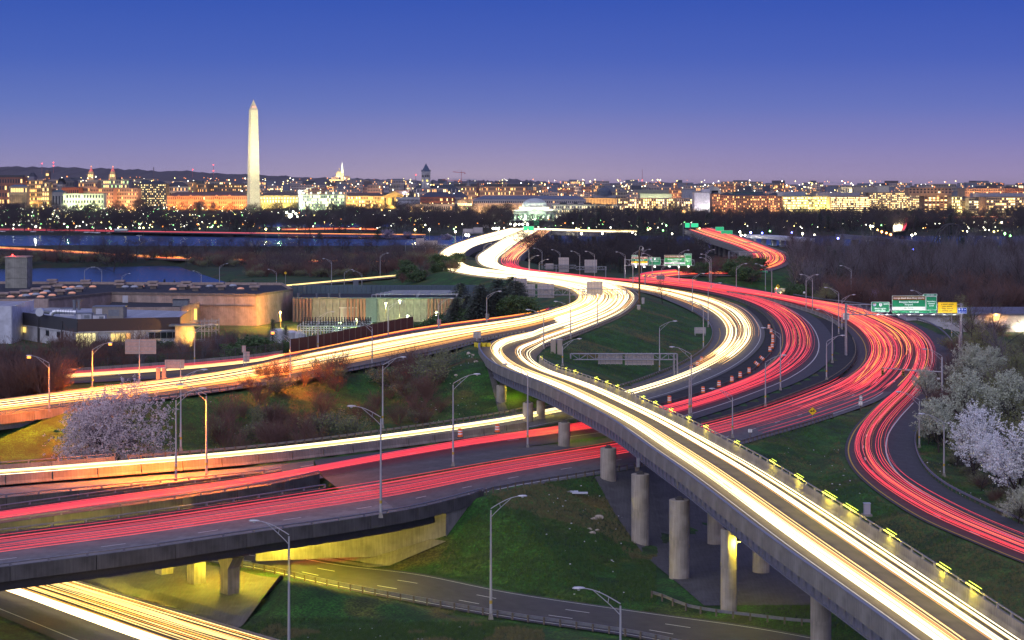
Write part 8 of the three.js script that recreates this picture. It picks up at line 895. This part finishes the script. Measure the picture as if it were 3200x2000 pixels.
// near things one can point at
plant('magnolia', 335, 1405, 1180, 5, 'wide pinkish white blossoming tree lit orange on the bank at left', 'tree', { wide: .95, natural: 9.2 });
plant('magnolia', 462, 1402, 1335, 5.4, 'low pink blossoming branchy bush at the right foot of the big blossoming tree', 'tree', { wide: 1.5, natural: 9 });
for (const [k, px, f, t, h, lab, wide] of [
['pear', 3040, 1500, 1315, 1.6, 'round snow white pear tree standing behind the lowest lamp, left one of three', 1.35], ['pear', 3118, 1550, 1390, 1.4, 'small white pear tree between two bigger white ones at the lower right', 1.3], ['pear', 3190, 1590, 1360, 1.4, 'large white pear tree cut by the right edge, lowest of all', 1.5],
['cream', 3185, 1400, 1215, 1.6, 'tall white blossoming tree at the right edge in the thicket', 1.3], ['cream', 2935, 1425, 1285, 2, 'round cream blossoming tree between two street lamps', 1.5], ['cream', 3005, 1385, 1210, 1.8, 'greenish white blossoming tree left of the tall white one', 1.35], ['cream', 3080, 1230, 1115, 2, 'white topped blossoming tree in the upper thicket', 1.2],
['cream', 3015, 1250, 1120, 2.2, 'cream blossoming tree touching the outer road bend', 1.3], ['cream', 2905, 1290, 1185, 3, 'small pale tree beside the signal mast', 1.1], ['cream', 2900, 1400, 1300, 2.4, 'thin pale tree behind the rusty guardrail', 1.1],
['olive', 3150, 1250, 1120, 2, 'yellow green leafing tree in the upper thicket', 1.5], ['olive', 3100, 1330, 1200, 2, 'olive leafing tree behind the greenish white tree', 1.5], ['olive', 3060, 1390, 1270, 1.8, 'bare branchy olive tree in the middle of the thicket', 1.4], ['bareC', 3165, 1190, 1010, 2.2, 'tall pale bare tree high in the thicket', 1.4], ['olive', 3050, 1170, 1050, 2.5, 'grey green leafing tree at the top of the thicket', 1.5], ['bareA', 3120, 1130, 960, 2.5, 'dark bare tree right of the yellow board', 1.3], ['bareB', 3035, 1100, 960, 2.8, 'brown bare tree just behind the blue board leg', 1.2], ['olive', 3010, 1060, 960, 3, 'yellowish bare tree behind the yellow board', 1.4], ['bareB', 3150, 1360, 1230, 2, 'dark branchy bare tree beside the tall white one', 1.4],
['olive', 3190, 1480, 1350, 1.5, 'olive tree behind the white trees at the right edge', 1.5], ['olive', 2990, 1460, 1350, 2, 'dim olive tree behind the lowest lamps', 1.3], ['bareA', 2070, 946, 872, 8, 'single bare tree standing before the red streaks in the middle', 1.2],
['pear', 2685, 945, 898, 4, 'small white blossoming tree behind the red bend', 1.2], ['cream', 3180, 1660, 1560, 1.3, 'dark shrubby tree at the lower right corner', 1.5]]) plant(k, px, f, t, h, lab, 'tree', { wide: wide * .86, natural: 9.9 });
{ const t = plant('pear', 2728, 950, 903, 4, 'lilac coloured blossoming tree beside the small white one', 'tree', { natural: 9.6 }); t.traverse((q) => { if (q.name === 'blossom') q.material = L_.lilac; }); }
for (const [px, f, t, lab, k] of [[1440, 985, 868, 'dark evergreen at the left end of the roadside group', 'conifer'], [1500, 1000, 872, 'broad dark evergreen in the roadside group', 'conifer'], [1556, 998, 862, 'tall dark evergreen touching the white glare', 'conifer'], [1600, 985, 866, 'evergreen at the right end of the roadside group', 'conifer'], [1470, 1010, 905, 'lower evergreen in front of the roadside group', 'conifer'], [1540, 1015, 915, 'evergreen in front beside the side road', 'conifer'], [1410, 1018, 945, 'bushy evergreen next to the greenish wall', 'conifer'], [852, 1085, 978, 'narrow conifer between the substation and the glowing lamp', 'conifer'], [893, 1095, 998, 'second conifer beside the glowing lamp', 'conifer'], [972, 1075, 1045, 'bright little conifer before the rusty fence', 'conifer'], [700, 990, 930, 'dark conifer against the tan plant wall', 'conifer'], [514, 893, 857, 'small conifer behind the plant roof, left of two', 'conifer'], [545, 893, 861, 'small conifer behind the plant roof, right of two', 'conifer'], [718, 895, 852, 'dark conifer behind the plant roof beside a lamp', 'conifer'], [790, 898, 860, 'dark conifer at the right end of the plant roof', 'conifer'], [680, 1120, 1075, 'small green conifer before the picket fence', 'conifer']]) plant(k, px, f, t, 3.5, lab, 'tree', { wide: px > 1390 && px < 1620 ? 2.3 : 1.1 });
for (const [px, f, t, w, lab] of [[1345, 1030, 985, 1.5, 'clipped evergreen bush at the left of the hedge'], [1385, 1025, 975, 1.6, 'large evergreen bush before the greenish wall'], [1430, 1018, 972, 1.6, 'evergreen bush in the middle of the hedge'], [1480, 1010, 975, 1.6, 'evergreen bush at the right of the hedge'], [1530, 1003, 960, 1.7, 'evergreen bush before the side road'], [985, 1060, 1025, 1.6, 'dark bush left below the substation frame'], [1025, 1055, 1025, 1.6, 'dark bush right below the substation frame'], [780, 1110, 1040, 1.4, 'dark green bush left of the conifers'], [825, 1105, 1050, 1.3, 'green bush lit by the glowing lamp'], [880, 1105, 1060, 1.4, 'leafy bush under the glowing lamp'], [745, 1118, 1062, 1.3, 'dark bush by the picket fence']]) plant('evergreen', px, f, t, 5, lab, 'bush', { wide: w, natural: 2.6 });
for (const [px, f, t, lab, k = 'bareA'] of [[90, 1235, 1075, 'orange lit bare tree under the glowing lamp at far left', 'bareB'], [30, 1235, 1090, 'orange lit bare tree at the left edge', 'bareA'], [150, 1215, 1095, 'orange lit bare tree beside the lamp pole', 'bareB'], [15, 1120, 1010, 'bare tree in front of the white building corner', 'bareC'], [215, 1135, 1060, 'bare tree in front of the lit window', 'bareB'], [255, 1140, 1055, 'bare tree silhouetted against the bright glass', 'bareB'], [300, 1140, 1065, 'bare tree right of the bright glass', 'bareA'], [350, 1140, 1060, 'dark leafless tree below the brown wall', 'bareA'], [440, 1130, 1030, 'bare tree in front of the long window band', 'bareC'], [500, 1125, 1045, 'dark bare tree behind the big board back', 'bareA'], [575, 1115, 1010, 'amber lit bare tree beside the orange wall', 'bareC'], [630, 1110, 1020, 'bare tree in front of the steel rack', 'bareC'], [690, 1105, 1000, 'bare tree left of the substation', 'bareC'], [735, 1085, 1000, 'bare tree before the tan wall', 'bareA'], [760, 1080, 1005, 'bare tree at the tan wall corner', 'bareA']]) plant(k, px, f, t, 5, lab, 'tree', { wide: 1.2 });
for (const [px, f, t, lab] of [[183, 800, 712, 'big spreading bare tree standing alone on the island bank'], [250, 790, 733, 'bare tree second in the island row'], [355, 834, 738, 'bare tree leaning over the lagoon bank'], [730, 812, 733, 'wide bare tree in front of the river, left of the obelisk'], [640, 810, 748, 'rounded bare tree on the island'], [845, 822, 750, 'low rounded bare tree right below the obelisk'], [1005, 820, 738, 'broad bare tree on the green of the island'], [930, 806, 740, 'bare tree behind the broad one'], [1235, 812, 745, 'dark bare tree beside the glaring bend']]) plant('farB', px, f, t, 1.5, lab, 'tree', { wide: 1.25 });
for (const px of [300, 325, 395, 425, 460, 500, 540, 580, 690, 770, 805, 880, 965, 1060, 1095, 1140, 1180]) plant(pick(['farA', 'farB']), px, rr(800, 832), rr(738, 756), 1.5, 'bare tree in the long row on the island before the river', 'tree', { wide: 1.2, group: 'bare trees in the island row' });
for (const [px, f, t, lab] of [[160, 735 - 6, 690, 'rounded bare tree on the far river bank'], [1120, 739, 700, 'pale pink cherry trees by the basin wall']]) plant('bareB', px, f, t, 1.5, lab, 'tree', { wide: 1.4 });
for (const [px, f, t, lab] of [[1220, 738, 702, 'pale lilac cherry tree beside the basin gate, left'], [1265, 737, 708, 'pale lilac cherry tree beside the basin gate, right'], [1395, 738, 713, 'pale lilac cherry tree near the far bridge']]) { const q = plant('pear', px, f, t, 1.5, lab, 'tree', { wide: 2 }); q.traverse((o) => { if (o.name === 'blossom') o.material = leafM(.34, .28, .4); }); }
plant('conifer', 998, 736, 700, 1.5, 'dark spreading evergreen on the river bank in front of the basin', 'tree', { wide: 2.2 }); plant('conifer', 1180, 737, 693, 1.5, 'dark evergreen at the right end of the basin wall', 'tree', { wide: 1.8 }); plant('conifer', 498, 690, 636, 2, 'pointed dark conifer among the park lights', 'tree', { wide: 1.0 }); plant('conifer', 708, 672, 640, 3, 'small pointed conifer left of the obelisk foot', 'tree', { wide: .9 });
// brush on the slope
{ seed(41); const spots2 = []; for (let i = 0; i < 60; i++) { const px = rr(650, 1390), lo = lerp(1250, 1200, (px - 650) / 740), hi = lerp(1385, 1290, (px - 650) / 740); spots2.push([px, lerp(lo, hi, rnd())]); } spots2.push([1244, 1286], [1375, 1275], [690, 1330], [745, 1380], [960, 1372]);
for (const [px, py] of spots2) { const p = P(px, py, 4), red = rnd() < .65; planted(red ? 'shrub' : 'greenShrub', p.x, p.z, rr(2.4, 4.6), red ? 'reddish brown leafless shrub in the brush on the slope' : 'olive green leafing shrub in the brush on the slope', 'shrub', red ? 'reddish brush shrubs on the slope' : 'olive brush shrubs on the slope', rr(1, 1.7), 3); } }
// masses: woods that read as one
function mass(name, label, keys, n, place, category = 'wood') {
const t = thing(name, label, category); tag(t, label, category, null, 'stuff'); const m4 = new THREE.Matrix4(), q = new THREE.Quaternion(), sets = keys.map(() => []);
for (let i = 0; i < n; i++) { const r = place(i); if (!r) continue; const [x, z, H, wide = 1.2, kk] = r; sets[kk ?? Math.floor(rnd() * keys.length)].push([x, z, H, wide]); }
keys.forEach((k, ki) => { if (!sets[ki].length) return; for (const ch of proto[k].children) { const im = new THREE.InstancedMesh(ch.geometry, ch.material, sets[ki].length); sets[ki].forEach(([x, z, H, w], j) => { q.setFromAxisAngle(V(0, 1, 0), hash2(Math.round(x * 10), Math.round(z * 10), 3) * 6.28); const s = H / (k === 'shrub' || k === 'greenShrub' || k === 'evergreen' ? 3 : 10); im.setMatrixAt(j, m4.compose(V(x, ground(x, z) - .2, z), q, V(s * w, s, s * w))); }); im.name = ch.name; im.castShadow = im.receiveShadow = true; im.userData = { kind: 'stuff' }; t.add(im); } });
}
const inPx = (x0, x1, y0, y1, h) => { const p = P(rr(x0, x1), rr(y0, y1), h); return p; };
seed(51);
mass('island_wood', 'dark bare thicket on the island around the far bridge', ['farA', 'farB', 'conifer'], 190, () => { const p = inPx(1640, 2180, 782, 850, 1.5); return [p.x, p.z, rr(7, 13), 1.3, rnd() < .05 ? 2 : rnd() < .5 ? 0 : 1]; });
mass('island_wood', 'dark undergrowth along the lagoon and island banks', ['bareB', 'shrub', 'greenShrub'], 700, (i) => { const p = i < 330 ? inPx(0, 800, 812, 836, 1) : inPx(780, 1350, 822, 868, 1); if (isWater(p.x, p.z) > .1) return; const k = rnd() < .25 ? 0 : rnd() < .6 ? 1 : 2; return [p.x, p.z, k ? rr(3, 5.5) : rr(6, 9), 1.5, k]; });
mass('grey_wood', 'wide wood of pale leafless trees on the right', ['pale', 'bareC', 'bareA', 'conifer'], 620, () => { const p = inPx(2470, 3300, 800, 945, 1.5); const k = rnd(); return [p.x, p.z, rr(9, 16), 1.1, k < .5 ? 0 : k < .7 ? 1 : k < .96 ? 2 : 3]; });
mass('brown_wood', 'russet brush and bare trees along the front edge of the grey wood', ['bareB', 'shrub', 'olive'], 330, () => { const p = inPx(2560, 3300, 915, 985, 2.5); const k = rnd(); return [p.x, p.z, k < .5 ? rr(6, 9) : rr(3, 5), 1.4, k < .4 ? 0 : k < .85 ? 1 : 2]; });
mass('thicket', 'dense undergrowth of the thicket at the right edge', ['greenShrub', 'shrub', 'olive', 'bareA'], 360, () => { const y = rnd(), py = lerp(1010, 1680, y), e = lerp(3010, 2910, sstep(0, .45, y)), e2 = y > .6 ? lerp(2925, 3240, (y - .6) / .4) : e; const p = P(rr(Math.max(e, e2), 3330), py, 2); const k = rnd(); const low = py > 1400 ? .45 : 1; return [p.x, p.z, (k < .75 ? rr(2, 4) : rr(4, 7)) * low, 1.4, k < .4 ? 0 : k < .65 ? 1 : k < .8 ? 2 : 3]; });
mass('bush_row', 'dark bushes between the red hairpin and the flashing truck', ['evergreen', 'bareB', 'shrub'], 130, (i) => { const p = i < 60 ? inPx(2140, 2370, 868, 905, 3) : i < 90 ? inPx(2480, 2530, 895, 925, 4) : inPx(1250, 1430, 860, 905, 2); return [p.x, p.z, rr(2.5, 5), 1.5]; });
mass('park_wood', 'leafless park trees among hundreds of lights before the city', ['farA', 'farB', 'conifer', 'bareA'], 1500, () => { const py = 650 + 80 * Math.pow(rnd(), .8), p = P(rr(-60, 3260), py, 2); if (isWater(p.x, p.z) > .05) return; if (Math.abs(p.x - X(792, 2850)) < 45 && -p.z > 2650) return; const jm = Math.abs(CX + F * p.x / -p.z - 1672) < 75; if (jm && rnd() < .75) return; const k = rnd(); return [p.x, p.z, rr(8, 17) * (jm ? .5 : 1), 1.4, k < .45 ? 0 : k < .9 ? 1 : k < .95 ? 2 : 3]; });
mass('bank_wood', 'dark bare trees along the far river bank', ['farA', 'farB'], 150, () => { const z = -rr(1652, 1800), x = rr(-470, 470); if (isWater(x, z) > .05) return; return [x, z, rr(8, 14), 1.4]; });
mass('city_trees', 'dark street trees at the feet of the right-hand offices', ['farA', 'farB', 'conifer'], 300, () => { const p = P(rr(1750, 3260), rr(688, 728), 2); return [p.x, p.z, rr(9, 17), 1.4]; });
mass('evergreen_grove', 'dense dark evergreens between plant hall and glaring highway', ['conifer', 'evergreen'], 60, () => { const p = inPx(1400, 1640, 985, 1012, 7), k = rnd() < .6 ? 0 : 1; return [p.x, p.z, k ? rr(3, 5) : rr(6, 10.5), k ? 1.5 : 2.1, k]; });
mass('orange_brush', 'orange lit leafless brush below the glowing lamp at far left', ['shrub', 'bareB'], 70, () => { const p = inPx(-40, 165, 1195, 1250, 6); return [p.x, p.z, rr(3.5, 7), 1.5, rnd() < .75 ? 0 : 1]; });
mass('yard_brush', 'dark brush and bushes behind the picket fence before the office building', ['evergreen', 'bareB', 'shrub'], 110, () => { const p = inPx(170, 780, 1085, 1140, 4); const k = rnd(); return [p.x, p.z, k < .4 ? rr(2, 3.6) : rr(3, 6), 1.4, k < .4 ? 0 : k < .7 ? 1 : 2]; });
// grass tufts on the near slopes
{ seed(61); const b = new MB(); for (let i = 0; i < 7; i++) { const a = rnd() * 6.28, r = rnd() * .12, x = Math.cos(a) * r, z = Math.sin(a) * r, w = .018; b.tri(V(x - w, 0, z), V(x + w, 0, z + w), V(x + rr(-.1, .1), rr(.2, .46), z + rr(-.1, .1))); } const g = b.geo(), areas = [[1350, 1500, 2050, 1850, 26000], [600, 1880, 1700, 2000, 16000], [2380, 1330, 3200, 1960, 24000], [1700, 1010, 2200, 1230, 12000], [500, 1190, 1520, 1400, 9000]]; const im = [];
for (const [x0, y0, x1, y1, n] of areas) for (let i = 0; i < n; i++) { const p = P(rr(x0, x1), rr(y0, y1), 2.5); im.push(p); } const dryM = leafM(.16, .15, .06), grM = leafM(.055, .12, .022); for (const [nm, mat, f] of [['green_tufts', grM, 0], ['dry_tufts', dryM, 1]]) { const pts = im.filter((p) => (fbm(p.x / 14 + 9, -p.z / 14 + 3, 0, 3, 4) > .55 ? 1 : 0) === f); pts.splice(0, pts.length, ...pts.filter((p) => offRoad(p.x, p.z))); const k = new THREE.InstancedMesh(g, mat, pts.length), m4 = new THREE.Matrix4(), q = new THREE.Quaternion(); let c = 0; for (const p of pts) { let ok = true; const y = ground(p.x, p.z); q.setFromAxisAngle(V(0, 1, 0), rnd() * 6.28); const s = rr(.6, 1.3); k.setMatrixAt(c++, m4.compose(V(p.x, y - .02, p.z), q, V(s, s, s))); } k.name = 'grass_' + nm; k.castShadow = k.receiveShadow = true; tag(k, (f ? 'dry straw coloured' : 'dark green') + ' grass tufts on the roadside slopes', 'grass', null, 'stuff'); scene.add(k); } }
// ---------------------------------------------------------------- alike things that can be counted along a row get their place in it
{
const ord = ['leftmost', 'second from left', 'third from left', 'fourth from left', 'fifth from left', 'sixth from left', 'seventh from left', 'eighth from left', 'ninth from left', 'tenth from left', '11th from left', '12th from left', '13th from left', '14th from left', '15th from left', '16th from left', '17th from left', '18th from left', '19th from left', '20th from left', '21st from left', '22nd from left', '23rd from left', '24th from left', '25th from left'];
const by = new Map(); for (const o of scene.children) if (o.userData.group && o.userData.category) { const k = o.userData.label; (by.get(k) ?? by.set(k, []).get(k)).push(o); }
for (const [k, list] of by) { const g = list[0].userData.group; if (list.length < 2 || list.length > 25 || /shrub|lamps in the park|hazy|lamps around the tidal|before the government|among the trees|car park/.test(g)) continue;
list.sort((a, b) => a.position.x / -a.position.z - b.position.x / -b.position.z).forEach((o, i) => { o.userData = { ...o.userData, label: (k + ', ' + ord[i]).split(' ').slice(0, 16).join(' ') }; }); }
}
scene.fog = new THREE.FogExp2(new THREE.Color(.82, .80, .92), 0.000013);   // thin evening haze
camera.far = 60000;
renderer.render(scene, camera);
